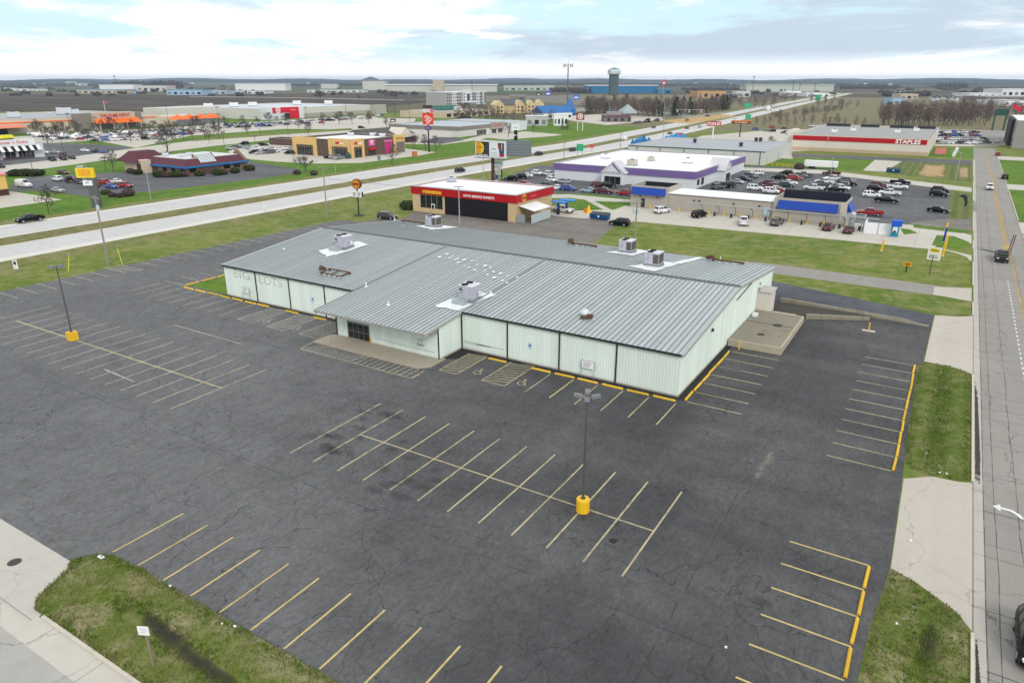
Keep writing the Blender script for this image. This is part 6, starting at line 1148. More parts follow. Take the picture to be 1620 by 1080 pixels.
MB().box(-560, -534, 352, 404.98, 0, 9.5).build('side_wing', TW, r); facex(r, -534, 352, 404, 0, 4.2, TB, 'base_course', .1); MB().box(-484, -477, 533.02, 548, 0, 8).build('corner_wing', M('store_grey_b', (.42, .40, .36), .8, .06), r)
for i, (u, v) in enumerate(((400, 168), (330, 170.5), (470, 165.5), (520, 165), (370, 169))): q = P(u, v, 8); rtu(q[0], q[1], 7.7, '%s white unit from the left on the red fronted store roof' % ['third', 'first', 'fourth', 'fifth', 'second'][i], 3.2, 'units on the red fronted store roof', WHITE)
# yellow and brown shops
YW = M('mustard_render', (.66, .44, .17), .75, .05, .3); BR = M('dark_brown_brick', (.115, .075, .06), .85, .15, 2)
X0_, X1_, Y0_, Y1_, H_ = -245, -211.5, 220, 253, 7.0
r = block('yellow_shops', 'corner shop building of mustard blocks and dark brown brick', X0_, X1_, Y0_, Y1_, H_, BR, ROOFW, par=.8)
for a, b in ((-245.2, -231), (-224, -211.4)): MB().box(a, b, Y0_ - .5, Y0_ - .005, 0, H_ + .5).build('yellow_block', YW, r); 
MB().box(X1_ + .005, X1_ + .5, Y0_ - .5, Y0_ + 7.2, 0, H_ + .5).build('yellow_block', YW, r); MB().box(X1_ + .005, X1_ + .5, Y1_ - 7, Y1_ + .3, 0, H_ + .5).build('yellow_block', YW, r)
for a, b in ((-242.8, -233), (-222, -213.2)): w_ = MB().box(a, b, Y0_ - .56, Y0_ - .505, 0, 4.3).build('brick_bay', BR, r); pane(r, a + .6, b - .8, Y0_ - .56, .3, 3.2, 'y', frame=GREYM)
facex(r, X1_ + .5, Y0_ + 1, Y0_ + 5.6, 0, 4.3, BR, 'brick_bay', .06); pane(r, Y0_ + 1.6, Y0_ + 5.2, X1_ + .56, .3, 3.2, 'x', frame=GREYM); facex(r, X1_ + .5, Y1_ - 5.5, Y1_, 0, 4.6, M('grey_brick', (.16, .14, .13), .85, .12, 2), 'brick_bay', .06)
for o_, xd, a in ((( -217.5, Y0_ - .53, 5.7), (1, 0, 0), 0), ((X1_ + .53, Y0_ + 3.4, 5.7), (0, 1, 0), 1)):
    X = Vector(xd); c0 = Vector(o_); m = MB(); nrm = Vector((0, -.05, 0)) if a == 0 else Vector((.05, 0, 0)); u_ = Vector((0, 0, 1))
    m.add([c0 + nrm + X * p + u_ * q for p, q in ((-2.4, .1), (-1.6, .55), (-.2, .6), (0, .1), (-.8, -.5), (-2.0, -.45))], [(0, 5, 4, 3, 2, 1)]); m.build('red_logo', RLET, r)
    m = MB(); m.add([c0 + nrm + X * p + u_ * q for p, q in ((.2, .1), (1.2, .3), (2.5, .05), (2.3, -.4), (1.0, -.2), (.3, -.3))], [(0, 5, 4, 3, 2, 1)]); m.build('white_logo', WLET, r)
facex(r, X1_, Y0_ + 10, Y0_ + 14.6, .3, 2.2, GLASS, 'window', .05); MB().box(X1_ + .01, X1_ + 1.0, Y0_ + 10, Y0_ + 14.4, 2.5, 3.3).build('red_awning', RED, r); PINK = M('pink_panel', (.66, .12, .33), .5, .04); MAG = M('magenta', (.68, .01, .22), .45, .03)
facex(r, X1_, Y0_ + 10.4, Y0_ + 14.2, 4.1, 6.6, PINK, 'pink_sign', .08); facex(r, X1_, Y0_ + 11.3, Y0_ + 13.3, 5.7, 6.1, WLET, 'sign_mark', .12); facex(r, X1_, Y0_ + 12.05, Y0_ + 12.55, 4.6, 5.69, WLET, 'sign_mark', .12)
facex(r, X1_, Y0_ + 20.5, Y0_ + 24.8, .2, 4.4, MAG, 'magenta_door', .1); facex(r, X1_, Y0_ + 20, Y0_ + 25.4, 4.9, 5.8, PINK, 'pink_sign', .1); marks(r, (X1_ + .51, Y1_ - 2.8, 5.9), (0, 1, 0), 4.6, 1.0, 6, M('brown_sign', (.25, .09, .03), .6, .1))
for u, v, lb in ((555, 213.5, 'left grey unit on the yellow and brown shop roof'), (590, 214, 'middle grey unit on the yellow and brown shop roof'), (605, 215, 'right small unit on the yellow and brown shop roof')): q = P(u, v, 6.5); rtu(q[0], q[1], 6.2, lb, 1.2, 'units on the yellow and brown shop roof', HVT)
x, y = P(417, 229); block('trash_enclosure', 'dark brown walled trash enclosure behind the yellow and brown shops', x + 2, x + 22, y + 2, y + 10, 3.2, BR, BR, 'enclosure', par=1.2)
x, y = P(551, 252); r = thing('green_booth', 'small dark green booth before the yellow and brown shops', 'booth', (x, y, 0)); MB().lathe((x, y, 0), [(1.2, 0), (1.2, 1.8), (.7, 2.5), (.1, 2.8)], 10).build('body', M('booth_green', (.03, .07, .055), .6, .1), r); MB().box(x - 1.8, x + 1.8, y - 1.4, y + 1.4, 0, .25).build('base', CURB, r)
# maroon roofed restaurant
MAR = M('maroon_tile', (.095, .022, .032), .6, .14, 1.2); BRK = M('brown_brick', (.20, .125, .085), .85, .15, 2); BTR = M('blue_trim', (.02, .16, .42), .5, .05)
rest = thing('maroon_restaurant', 'restaurant with a maroon mansard roof, blue trim and a pagoda like porch', 'building', (-230, 155, 0)); RX0_, RX1_, RY0_, RY1_ = -240.0, -218.0, 148.5, 173.0
m = MB(); m.box(RX0_, RX1_, RY0_, RY1_, 0, 3.0); m.build('wall', BRK, rest)
def mansard(x0, x1, y0, y1, z0, z1, inn, ov=.7):
    m = MB(); a = [(x0 - ov, y0 - ov, z0), (x1 + ov, y0 - ov, z0), (x1 + ov, y1 + ov, z0), (x0 - ov, y1 + ov, z0)]; b = [(x0 + inn, y0 + inn, z1), (x1 - inn, y0 + inn, z1), (x1 - inn, y1 - inn, z1), (x0 + inn, y1 - inn, z1)]
    m.add(a + b, [(0, 1, 5, 4), (1, 2, 6, 5), (2, 3, 7, 6), (3, 0, 4, 7), (3, 2, 1, 0)]); m.build('mansard_roof', MAR, rest); m = MB()
    for c_ in ((x0 - ov - .1, x1 + ov + .1, y0 - ov - .1, y0 - ov + .02), (x1 + ov - .02, x1 + ov + .1, y0 - ov, y1 + ov), (x0 - ov - .1, x0 - ov + .02, y0 - ov, y1 + ov)): m.box(c_[0], c_[1], c_[2], c_[3], z0 - .55, z0 + .05)
    m.build('blue_trim', BTR, rest)
mansard(RX0_, RX1_, RY0_, RY1_, 3.0, 5.2, 2.0); MB().box(RX0_ + 1.9, RX1_ - 1.9, RY0_ + 1.9, RY1_ - 1.9, 5.0, 5.25).build('roof_deck', M('pale_roof_deck', (.62, .63, .64), .8, .2, .5), rest)
MB().box(-249, -240.2, 146, 155, 0, 3.6).build('porch_block', M('porch_cream', (.62, .5, .38), .75, .1), rest); m = MB(); m.add([(-250.5, 144, 3.6), (-238.5, 144, 3.6), (-238.5, 157, 3.6), (-250.5, 157, 3.6), (-246.5, 147, 6.9), (-242.5, 147, 6.9), (-242.5, 154, 6.9), (-246.5, 154, 6.9)], [(0, 1, 5, 4), (1, 2, 6, 5), (2, 3, 7, 6), (3, 0, 4, 7), (4, 5, 6, 7), (3, 2, 1, 0)]); m.build('pagoda_roof', MAR, rest)
MB().box(-242, -236.5, 145.4, 148.2, 0, 4.4).build('porch_front', M('porch_cream', (.62, .5, .38), .75, .1), rest); pane(rest, -240.6, -238.2, 145.4, .2, 3.0, mat=M('dark_wood_door', (.06, .03, .02), .6, .1), name='door'); pane(rest, -240.9, -237.8, 145.38, 3.25, 3.9, mat=M('sign_beige', (.45, .38, .3), .6, .1), name='sign_panel')
for y in (149.6, 163.2, 167.4): pane(rest, y, y + 2.6, RX1_, .9, 2.4, 'x')
for x in (-236, -231, -226, -221): pane(rest, x, x + 2.4, RY0_, .9, 2.4, 'y')
m = MB(); m.add([(-217.9, 154.5, 3.2), (-217.9, 161, 3.2), (-221, 161, 6.2), (-221, 154.5, 6.2)], [(0, 1, 2, 3)]); m.add([(-217.6, 154.2, 0), (-217.6, 161.3, 0), (-217.6, 161.3, 3.2), (-217.6, 154.2, 3.2)], [(0, 1, 2, 3)]); gl_ = m.build('solarium', M('solarium_brown', (.10, .06, .05), .7, .2), rest)
for i in range(6): a = 154.7 + i * 1.05; MB().add([(-217.85, a, 3.4), (-217.85, a + .9, 3.4), (-220.8, a + .9, 6.15), (-220.8, a, 6.15)], [(0, 1, 2, 3)]).build('skylight_pane', M('skylight', (.5, .55, .56), .2, .05), gl_)
m = MB()
for a in (153.9, 161.2): m.add([(-217.5, a, 2.8), (-217.5, a + .35, 2.8), (-221.5, a + .35, 6.6), (-221.5, a, 6.6), (-222.5, a, 3), (-222.5, a + .35, 3)], [(0, 1, 2, 3), (0, 3, 4), (1, 5, 2), (3, 2, 5, 4)])
m.build('gable_wall', BRK, rest); m = MB(); m.add([(-217.4, 172, 0), (-217.4, 173.2, 0), (-226, 173.2, 0), (-226, 172, 0), (-217.4, 172, 3.2), (-217.4, 173.2, 3.2), (-222, 173.2, 6.6), (-222, 172, 6.6), (-226, 173.2, 3.2), (-226, 172, 3.2)], [(0, 1, 5, 4), (4, 5, 6, 7), (7, 6, 8, 9), (0, 4, 7, 9, 3), (1, 2, 8, 6, 5)]); m.build('gable_wall', BRK, rest)
for u, v, lb in ((262, 247, 'left silver unit on the maroon restaurant roof'), (288, 248, 'middle silver unit on the maroon restaurant roof'), (300, 246, 'right silver unit on the maroon restaurant roof')): q = P(u, v, 5.2); rtu(q[0], q[1], 5.25, lb, .9, 'units on the maroon restaurant roof', HVT)
# white striped diner
x1_, ya, yb = -326, 139, 158
r = block('striped_diner', 'white diner with black and white striped awnings at the left', -350, x1_, ya - 14, yb, 5.6, PW_, ROOFW, par=.5); MB().box(x1_ - .0, x1_ + .3, ya + 1, yb - 3, 5.0, 7.6).build('parapet_sign', WHITE, r); text("Steak 'n Shake", (x1_ + .33, ya + 8, 6.5), (0, 1, 0), 10.5, RLET, r, height=1.2)
for i in range(22):
    y = ya - 13 + i * 1.38; m = MB(); m.add([(x1_ + .31, y, 4.9), (x1_ + .31, y + 1.36, 4.9), (x1_ + 2.0, y + 1.36, 3.1), (x1_ + 2.0, y, 3.1)], [(3, 2, 1, 0)]); m.build('awning_stripe', WHITE if i % 2 else BLACK, r)
for a, b in ((ya - 9, ya - 2), (ya + 4, ya + 8), (ya + 9, ya + 15)): pane(r, a, b, x1_, .8, 2.9, 'x', frame=WHITE)
facex(r, x1_, ya, ya + 3, 0, 2.8, M('grey_door', (.35, .35, .35), .4, .1), 'door', .08); facex(r, x1_, ya - 14, yb - 4, 0, .8, M('dark_base', (.08, .06, .06), .8, .1), 'base_course', .06)
# yellow building with pink roof, left edge
x1_ = P(19, 308)[0]; y0_ = P(19, 309)[1]; r = block('yellow_cafe', 'yellow building with pink roof cut off at the left edge', x1_ - 16, x1_, y0_ - 23, y0_, 5.6, M('yellow_render', (.68, .46, .14), .75, .06), M('pink_roof', (.75, .22, .28), .6, .05), par=.02, base=M('dark_maroon_brick', (.07, .03, .03), .85, .2, 2), base_h=1.7)
m = MB(); m.add([(x1_ + .5, y0_ - 23.5, 5.65), (x1_ + .5, y0_ + .5, 5.65), (x1_ - 7, y0_ - 4, 8.2), (x1_ - 7, y0_ - 23.5, 8.2), (x1_ - 16, y0_ + .5, 5.65), (x1_ - 16, y0_ - 23.5, 5.65)], [(0, 1, 2, 3), (3, 2, 4, 5), (1, 4, 2), (0, 3, 5)]); m.build('hip_roof', M('pink_roof', (.75, .22, .28), .6, .05), r)
facex(r, x1_, y0_ - 7.5, y0_ - 3.8, 1.2, 3.2, M('purple_window', (.10, .06, .14), .3, .2), 'window', .12)
# bank with dark gabled roof, grey strip shop
DRF = M('dark_shingle', (.085, .078, .074), .85, .15, 1); CRM = M('cream_trim', (.62, .57, .49), .7, .06); RBK = M('red_brick', (.13, .055, .05), .85, .15, 2)
def gabled(name, label, x0, x1, y0, y1, hw, hr, wall, roof, axis='y', group=None, ov=.8, cat='building'):
    r = thing(name, label, cat, ((x0 + x1) / 2, (y0 + y1) / 2, 0), group); MB().box(x0, x1, y0, y1, 0, hw).build('wall', wall, r); m = MB(); a0, a1, b0, b1 = x0 - ov, x1 + ov, y0 - ov, y1 + ov
    if axis == 'y': cx_ = (x0 + x1) / 2; m.add([(a0, b0, hw), (a1, b0, hw), (a1, b1, hw), (a0, b1, hw), (cx_, b0, hr), (cx_, b1, hr)], [(0, 1, 4), (1, 2, 5, 4), (2, 3, 5), (3, 0, 4, 5), (3, 2, 1, 0)])
    else: cy_ = (y0 + y1) / 2; m.add([(a0, b0, hw), (a1, b0, hw), (a1, b1, hw), (a0, b1, hw), (a0, cy_, hr), (a1, cy_, hr)], [(0, 1, 5, 4), (1, 2, 5), (2, 3, 4, 5), (3, 0, 4), (3, 2, 1, 0)])
    m.build('roof', roof, r); return r
x0, x1, y0, y1 = -266, -242, 268, 300
r = gabled('brick_bank', 'red brick bank with a dark gabled roof and cream fascia', x0, x1, y0, y1, 3.6, 7.2, RBK, DRF); MB().box(x1 + .3, x1 + 1.4, y0 - 1, y1 + 1, 2.9, 4.1).build('fascia', CRM, r)
m = MB(); yc = y0 + 22; m.add([(x1 + 1.6, yc - 4.5, 4.1), (x1 + 1.6, yc + 4.5, 4.1), (x1 + 1.6, yc, 7.6), (x1 - 8, yc - 4.5, 4.1), (x1 - 8, yc + 4.5, 4.1), (x1 - 8, yc, 7.6)], [(0, 1, 2), (1, 4, 5, 2), (0, 2, 5, 3)]); m.build('front_gable', CRM, r)
for a, b in ((y0 + 2, y0 + 8), (y0 + 10, y0 + 16), (y0 + 24, y0 + 30)): pane(r, a, b, x1, .5, 2.7, 'x')
x0, x1, y0, y1 = -290, -240, 335, 386
r = block('strip_shop', 'grey and white strip shop with a red sign on its corner', x0, x1, y0, y1, 5.6, M('pale_wall', (.62, .6, .58), .7, .08), M('grey_blue_roof', (.42, .46, .5), .7, .1, .05), band=(2.0, M('taupe_band', (.22, .2, .18), .7, .08), .3), par=.2)
q_ = MB().box(x1 + .32, x1 + .8, y0 + 32, y0 + 47, 2.6, 6.4).build('sign_tower', M('taupe_light', (.34, .29, .27), .7, .05), r); marks(q_, (x1 + .81, y0 + 39.5, 4.6), (0, 1, 0), 9, 1.2, 9, RLET)
for a, b in ((y0 + 18, y0 + 28), (y0 + 34, y0 + 39), (y0 + 41, y0 + 46)): pane(r, a, b, x1, .2, 2.9, 'x', frame=WHITE)
block('white_annex', 'white walled rear block joined to the strip shop', x0, x1 - 2, y1 + .05, y1 + 28, 5.4, PW_, M('grey_blue_roof', (.42, .46, .5), .7, .1, .05), par=.2)
# office, hotels
r = block('tan_office', 'low tan office with a small green tower left of the big white hotel', -420, -372, 500, 570, 5.2, M('tan_render', (.55, .46, .35), .75, .1, .2), M('tan_roof', (.5, .46, .42), .8, .1), par=.3)
x, y = P(652, 168); MB().box(-405, -392, 525, 545, 5.3, 9.0).build('green_tower', M('teal_roof', (.06, .17, .13), .6, .1), r); MB().box(-391.5, -388, 540, 546, 5.3, 8.0).build('white_tower', PW_, r)
for k in range(7): pane(r, 503 + k * 9.5, 509 + k * 9.5, -372, .8, 3.4, 'x')
HW_ = M('hotel_white', (.68, .69, .70), .7, .05, .1); HGm = M('hotel_grey', (.38, .37, .36), .7, .05, .1)
a = P(684, 167); b = P(781, 166); hx0, hx1 = -585, -553
hotel = thing('white_hotel', 'big four storey white and grey hotel with a tall glazed bay', 'building', (-560, 780, 0)); hy0, hy1 = a[1] - 3, b[1] + 22; L_ = hy1 - hy0; MB().box(hx0, hx1, hy0, hy1, 0, 15.4).build('wall', HGm, hotel); MB().box(hx0 - .4, hx1 + .4, hy0 - .4, hy1 + .4, 15.4, 16.2).build('roof_edge', HW_, hotel)
for f0, f1, out, hh in ((.11, .24, 1.2, 16.0), (.40, .60, 3.0, 18.5), (.74, .84, 1.2, 16.0), (.94, 1.0, 1.6, 17.0)): MB().box(hx1 + .01, hx1 + out, hy0 + L_ * f0, hy0 + L_ * f1, 0, hh).build('white_bay', HW_, hotel)
for i in range(24):
    f = (i + .5) / 24; out = 0
    for f0, f1, o_ in ((.11, .24, 1.2), (.40, .60, 3.0), (.74, .84, 1.2), (.94, 1.0, 1.6)):
        if f0 - .02 < f < f1 + .02: out = o_
    if .44 < f < .56 or f > .92: continue
    for z in (1.2, 4.9, 8.6, 12.3): facex(hotel, hx1 + out, hy0 + L_ * f - .75, hy0 + L_ * f + .75, z, z + 1.9, GLASS, 'window', .06)
facex(hotel, hx1 + 3.0, hy0 + L_ * .465, hy0 + L_ * .535, 4, 13.5, M('blue_glass', (.02, .04, .08), .1, 0, spec=.6), 'tall_window', .1); facex(hotel, hx1 + 1.6, hy0 + L_ * .955, hy0 + L_ * .99, 1, 15, M('blue_glass', (.02, .04, .08), .1, 0, spec=.6), 'tall_window', .1); MB().box(hx1 + 3.1, hx1 + 16, hy0 + L_ * .3, hy0 + L_ * .56, 3.2, 5.0).build('entry_canopy', HW_, hotel)
r = thing('tan_hotel', 'tan hotel with gabled fronts and grey roof behind bare trees', 'building', P(820, 176) + (0,)); c0 = P(786, 180); c1 = P(858, 178); 
def frame2(a, b):
    d = Vector((b[0] - a[0], b[1] - a[1])); L = d.length; d /= L; n = Vector((d.y, -d.x)); return d, n, L
d_, n_, L_ = frame2(c0, c1)
def wp(s, o, z): return (c0[0] + d_.x * s + n_.x * o, c0[1] + d_.y * s + n_.y * o, z)
m = MB(); m.add([wp(0, 0, 0), wp(L_, 0, 0), wp(L_, -16, 0), wp(0, -16, 0), wp(0, 0, 8), wp(L_, 0, 8), wp(L_, -16, 8), wp(0, -16, 8)], [(0, 1, 5, 4), (1, 2, 6, 5), (2, 3, 7, 6), (3, 0, 4, 7)]); m.build('wall', M('hotel_tan', (.52, .40, .22), .75, .06, .2), r)
m = MB(); m.add([wp(-1, 1, 7.8), wp(L_ + 1, 1, 7.8), wp(L_ + 1, -17, 7.8), wp(-1, -17, 7.8), wp(4, -8, 13), wp(L_ - 4, -8, 13)], [(0, 1, 5, 4), (1, 2, 5), (2, 3, 4, 5), (3, 0, 4)]); m.build('roof', M('grey_green_roof', (.10, .11, .115), .8, .1, .3), r)
for s in (.04, .48, .72, .92):
    a_ = L_ * s; m = MB(); m.add([wp(a_ - 5, 2, 0), wp(a_ + 5, 2, 0), wp(a_ + 5, 2, 8.2), wp(a_, 2, 12), wp(a_ - 5, 2, 8.2), wp(a_ - 5, -8, 8.2), wp(a_, -8, 12), wp(a_ + 5, -8, 8.2), wp(a_ - 5, 0, 0), wp(a_ + 5, 0, 0)], [(0, 1, 2, 3, 4), (4, 3, 6, 5), (3, 2, 7, 6), (1, 9, 7, 2), (0, 4, 5, 8)]); m.build('gable_front', M('gable_tan', (.58, .46, .26), .75, .06), r)
    for k in (-2.2, 2.2):
        for z in (1.5, 4.8): m = MB(); m.add([wp(a_ + k - .9, 2.05, z), wp(a_ + k + .9, 2.05, z), wp(a_ + k + .9, 2.05, z + 1.7), wp(a_ + k - .9, 2.05, z + 1.7)], [(0, 1, 2, 3)]); m.build('window', GLASS, r)
# blue roofed station, white trailers, far diner
def xblock(name, label, u0, u1, v, h, depth, wall, roof, slope=0.0, cat='building', group=None, wins=0, vb=None):
    """a building whose front foot runs between two surveyed points"""
    a, b = P(u0, v), P(u1, vb or v); d, n, L = frame2(a, b); f = lambda s, o, z: (a[0] + d.x * s + n.x * o, a[1] + d.y * s + n.y * o, z); c_ = f(L / 2, -depth / 2, 0); r = thing(name, label, cat, c_, group)
    m = MB(); m.add([f(0, 0, 0), f(L, 0, 0), f(L, -depth, 0), f(0, -depth, 0), f(0, 0, h), f(L, 0, h), f(L, -depth, h), f(0, -depth, h)], [(0, 1, 5, 4), (1, 2, 6, 5), (2, 3, 7, 6), (3, 0, 4, 7)]); m.build('wall', wall, r); o = max(.25, L * .008); m = MB()
    if slope: m.add([f(-o, o, h), f(L + o, o, h), f(L + o, -depth - o, h), f(-o, -depth - o, h), f(-o, -depth / 2, h + slope), f(L + o, -depth / 2, h + slope)], [(0, 1, 5, 4), (1, 2, 5), (2, 3, 4, 5), (3, 0, 4), (3, 2, 1, 0)])
    else: m.add([f(-o, o, h), f(L + o, o, h), f(L + o, -depth - o, h), f(-o, -depth - o, h), f(-o, o, h + o), f(L + o, o, h + o), f(L + o, -depth - o, h + o), f(-o, -depth - o, h + o)], [(0, 1, 5, 4), (1, 2, 6, 5), (2, 3, 7, 6), (3, 0, 4, 7), (4, 5, 6, 7)])
    m.build('roof', roof, r)
    for i in range(wins): s = L * (i + .5) / wins; w = L / wins * .28; m = MB(); m.add([f(s - w, .08, h * .15), f(s + w, .08, h * .15), f(s + w, .08, h * .6), f(s - w, .08, h * .6)], [(0, 1, 2, 3)]); m.build('window' if i % 2 else 'bay_door', GLASS if i % 2 else M('grey_door_far', (.2, .2, .2), .6, .1), r)
    return r
SB = M('station_blue', (.02, .13, .36), .5, .05)
r = xblock('blue_roof_restaurant', 'low white restaurant under a bright blue roof by the cell tower', 859, 905, 188.5, 4.5, 18, PW_, SB, 5.5, wins=6, vb=187); x, y = P(901, 182); m = MB(); m.lathe((x, y, 0), [(6, 0), (6, 5), (1.5, 14), (.3, 15)], 4); m.build('roof_peak', SB, r)
xblock('white_trailer_row', 'row of white and grey trailers before the blue roofed restaurant', 832, 866, 199, 6.5, 8, M('trailer_grey', (.45, .46, .47), .6, .15, .3), ROOFW, wins=3); xblock('white_trailer_row', 'tall white trailer with dark windows left of the bullseye sign', 876, 898, 199, 7.5, 8, WHITE, ROOFW, wins=4)
r = xblock('maroon_diner', 'far diner with a maroon band and pale peaked roof by the wood', 955, 998, 193, 4.2, 16, M('diner_dark', (.13, .10, .10), .7, .2, .4), M('maroon_band', (.13, .02, .035), .6, .1), wins=8); x, y = P(992, 187); m = MB(); m.lathe((x, y, 0), [(9, 3.8), (8.5, 5.5), (.4, 11)], 4); m.build('peaked_roof', M('pale_teal_roof', (.30, .36, .37), .6, .1), r); x, y = P(970, 191); MB().box(x - 5, x + 5, y - 3, y + 3, 0, 6.8).build('entry_block', M('diner_grey', (.33, .34, .35), .6, .1), r)
# ---------------- far buildings towards the horizon (left to right)
PALE = M('far_pale', (.55, .55, .50), .8, .08, .02); FW = M('far_white', (.75, .76, .76), .8, .04, .02); FB = M('far_blue_roof', (.12, .30, .52), .6, .08, .02); FGm = M('far_grey', (.38, .39, .40), .8, .1, .02); FT = M('far_tan', (.50, .42, .31), .8, .1, .02); TEAL = M('far_teal', (.01, .16, .33), .6, .06, .02)
far_b = [('pale shed with teal roof at the far left edge', 0, 18, 143, 7, FW, M('far_teal_roof', (.2, .42, .45), .6, .05)), ('long low white shed at the far left', 22, 45, 144, 6, FW, FGm), ('low white shed right of the long one at the far left', 52, 66, 144, 5, FW, FW), ('pale grey elevator block on the left horizon', 105, 119, 134, 22, FGm, FGm), ('pale block beside the elevator on the left horizon', 119, 134, 136, 12, PALE, FW),
 ('tan yard building under a blue roof beyond the ploughed field', 122, 196, 148, 8, M('far_sand', (.55, .48, .33), .8, .1), FB), ('white hall with a red sign behind the blue roofed yard building', 158, 212, 143, 16, FW, FW), ('white warehouse with dark doors before the dark wood', 217, 264, 144.5, 14, PALE, FW), ('blue and white dealership with a red sign', 264, 320, 150.5, 10, M('far_light_blue', (.34, .5, .64), .6, .1, .02), FB), ('long pale blue annex right of the dealership', 320, 358, 149.5, 8, M('far_pale_blue', (.45, .53, .6), .6, .1, .02), FGm), ('long white warehouse beyond the tree in the field', 373, 452, 143.5, 19, FW, FW), ('low white sheds in front of the long white warehouse', 360, 420, 148.5, 6, FW, FGm),
 ('pale block building left of the conical hill', 508, 534, 140.5, 16, PALE, FW), ('low white units along the far field', 486, 575, 146.5, 6, FW, FGm), ('tall pale plant under the conical hill', 574, 609, 143, 27, PALE, PALE), ('very long pale plant wall behind the white hotel', 609, 786, 145.5, 17, PALE, FW), ('beige tower block behind the white hotel', 685, 702, 146, 30, FT, FT), ('long pale greenish warehouse left of the water tower', 797, 876, 143.5, 12, M('far_greenish', (.48, .52, .45), .8, .06), FW), ('low flat house block in the dry field', 806, 832, 160, 8, M('far_brown', (.22, .19, .16), .8, .1), FGm),
 ('big teal blue warehouse with white roof behind the water tower', 928, 1040, 147.5, 17, TEAL, FW), ('lower teal blue annex at the right of the blue warehouse', 1040, 1062, 148, 9, TEAL, FB), ('orange brown motel behind the evergreens', 1103, 1148, 155, 12, M('far_orange', (.5, .3, .12), .8, .15, .05), M('far_brown_roof', (.14, .1, .085), .8, .1)), ('dark low building right of the orange brown motel', 1150, 1166, 156, 7, M('far_dark', (.13, .12, .13), .8, .1), FGm), ('pale green building behind the highway bend', 1164, 1187, 153.5, 10, PALE, FW), ('very long pale green plant on the right horizon', 1180, 1318, 145.5, 18, M('far_greenish', (.48, .52, .45), .8, .06), M('far_greenish', (.48, .52, .45), .8, .06)), ('white block before the long pale green plant', 1241, 1266, 152, 9, FW, FW), ('low white station with canopy beyond the wood', 1276, 1312, 153, 6, FW, FW),
 ('white diner with blue canopy right of the long plant', 1412, 1434, 165, 7, M('far_light_blue', (.34, .5, .64), .6, .1, .02), FB), ('tan store with brown base beyond the bare tree row', 1424, 1452, 157, 8, M('far_tan_b', (.5, .4, .3), .8, .1), PALE), ('blue roofed hut beyond the tan store', 1416, 1428, 150.5, 8, FGm, M('far_blue_b', (.05, .16, .4), .6, .05)), ('long low white shed at the right horizon', 1534, 1586, 153.5, 6, FW, FW), ('white shed with raised roof at the right edge', 1584, 1640, 152.5, 13, FW, FW), ('low white units at the right edge', 1588, 1640, 167.5, 6, FW, FGm), ('grey brown sheds right of the bare tree row', 1560, 1640, 160, 6, M('far_redbrown', (.22, .16, .14), .8, .15, .05), FGm)]
for lb, u0, u1, v, h, wl_, rf in far_b: xblock('far_building', lb, u0, u1, v, h, 60 if u1 - u0 > 30 else 30, wl_, rf, wins=0 if h >= 15 else max(2, int((u1 - u0) / 9)))
for i in range(14):
    u = 1474 + (i * 37 % 66) * .62; v = 156.5 + (i % 4) * 1.4; xblock('far_house', '%s pale house in the far estate beyond the bare tree row' % ordinal(i), u, u + 4.2, v, 4.5, 9, FW if i % 3 else PALE, M('far_dark', (.13, .12, .13), .8, .1), 2.5, 'house', 'houses of the far estate', 2)
rr = random.Random(8)
for i in range(22):
    u = rr.choice((rr.uniform(0, 600), rr.uniform(1080, 1620))); v = rr.uniform(131, 136); xblock('far_house', 'tiny white farm building far off among the horizon trees', u, u + rr.uniform(2.5, 5), v, rr.uniform(5, 9), 20, FW, FGm, 3, 'building', 'farm buildings on the horizon')
# ------------------------------------------------------------------ signs, poles
def Zat(xy, v):
    lo, hi = -5.0, 120.0
    for _ in range(40):
        mid = (lo + hi) / 2
        if PX((xy[0], xy[1], mid))[1] > v: lo = mid
        else: hi = mid
    return lo
def panel(r, xy, z0, z1, w, ang, mat, name='panel', d=.3):
    m = MB(); m.cbox((xy[0], xy[1], (z0 + z1) / 2), (w, d, z1 - z0), ang); return m.build(name, mat, r)
def fwd(xy, ang, d): return (xy[0] + math.sin(ang) * d, xy[1] - math.cos(ang) * d)
def xv(ang): return (math.cos(ang), math.sin(ang), 0)
# round orange sign on a black pole
b = P(568, 341); r = thing('round_pole_sign', 'round orange pole sign over a white letter board, on the grass by the highway', 'sign', b + (0,)); zt = Zat(b, 283); zb_ = Zat(b, 299); zc = (zt + zb_) / 2; ra = (zt - zb_) / 2; A = R(12)
MB().lathe(b + (0,), [(1.3, 0), (1.2, .15)], 20).build('gravel_base', M('dark_gravel', (.06, .055, .045), .95, .4, 3), r); MB().tube(b + (0,), b + (zb_ + .2,), .14).build('pole', BLACK, r)
a_ = fwd(b, A, -.35); c_ = fwd(b, A, .35); d0 = MB().tube(a_ + (zc,), c_ + (zc,), ra, n=32).build('disc_rim', M('brown_rim', (.16, .03, .01), .5, .1), r); e_ = fwd(b, A, .38); MB().tube(c_ + (zc,), e_ + (zc,), ra * .86, n=32).build('disc_face', M('orange_face', (.62, .23, .02), .5, .06), d0); text('MEINEKE', fwd(b, A, .4) + (zc,), xv(A), ra * 1.5, M('dark_red_letter', (.12, .015, .01), .5, 0), d0, height=ra * .38, bold=.02)
z1 = Zat(b, 303); z0 = Zat(b, 311.5); bd = panel(r, fwd(b, A, .2), z0, z1, 2.5, A, WHITE, 'letter_board', .2); MB().cbox(fwd((b[0] + 1.35, b[1] + .4), A, .2) + ((z0 + z1) / 2,), (.25, .25, z1 - z0 - .1), A).build('end_cap', BLACK, bd)
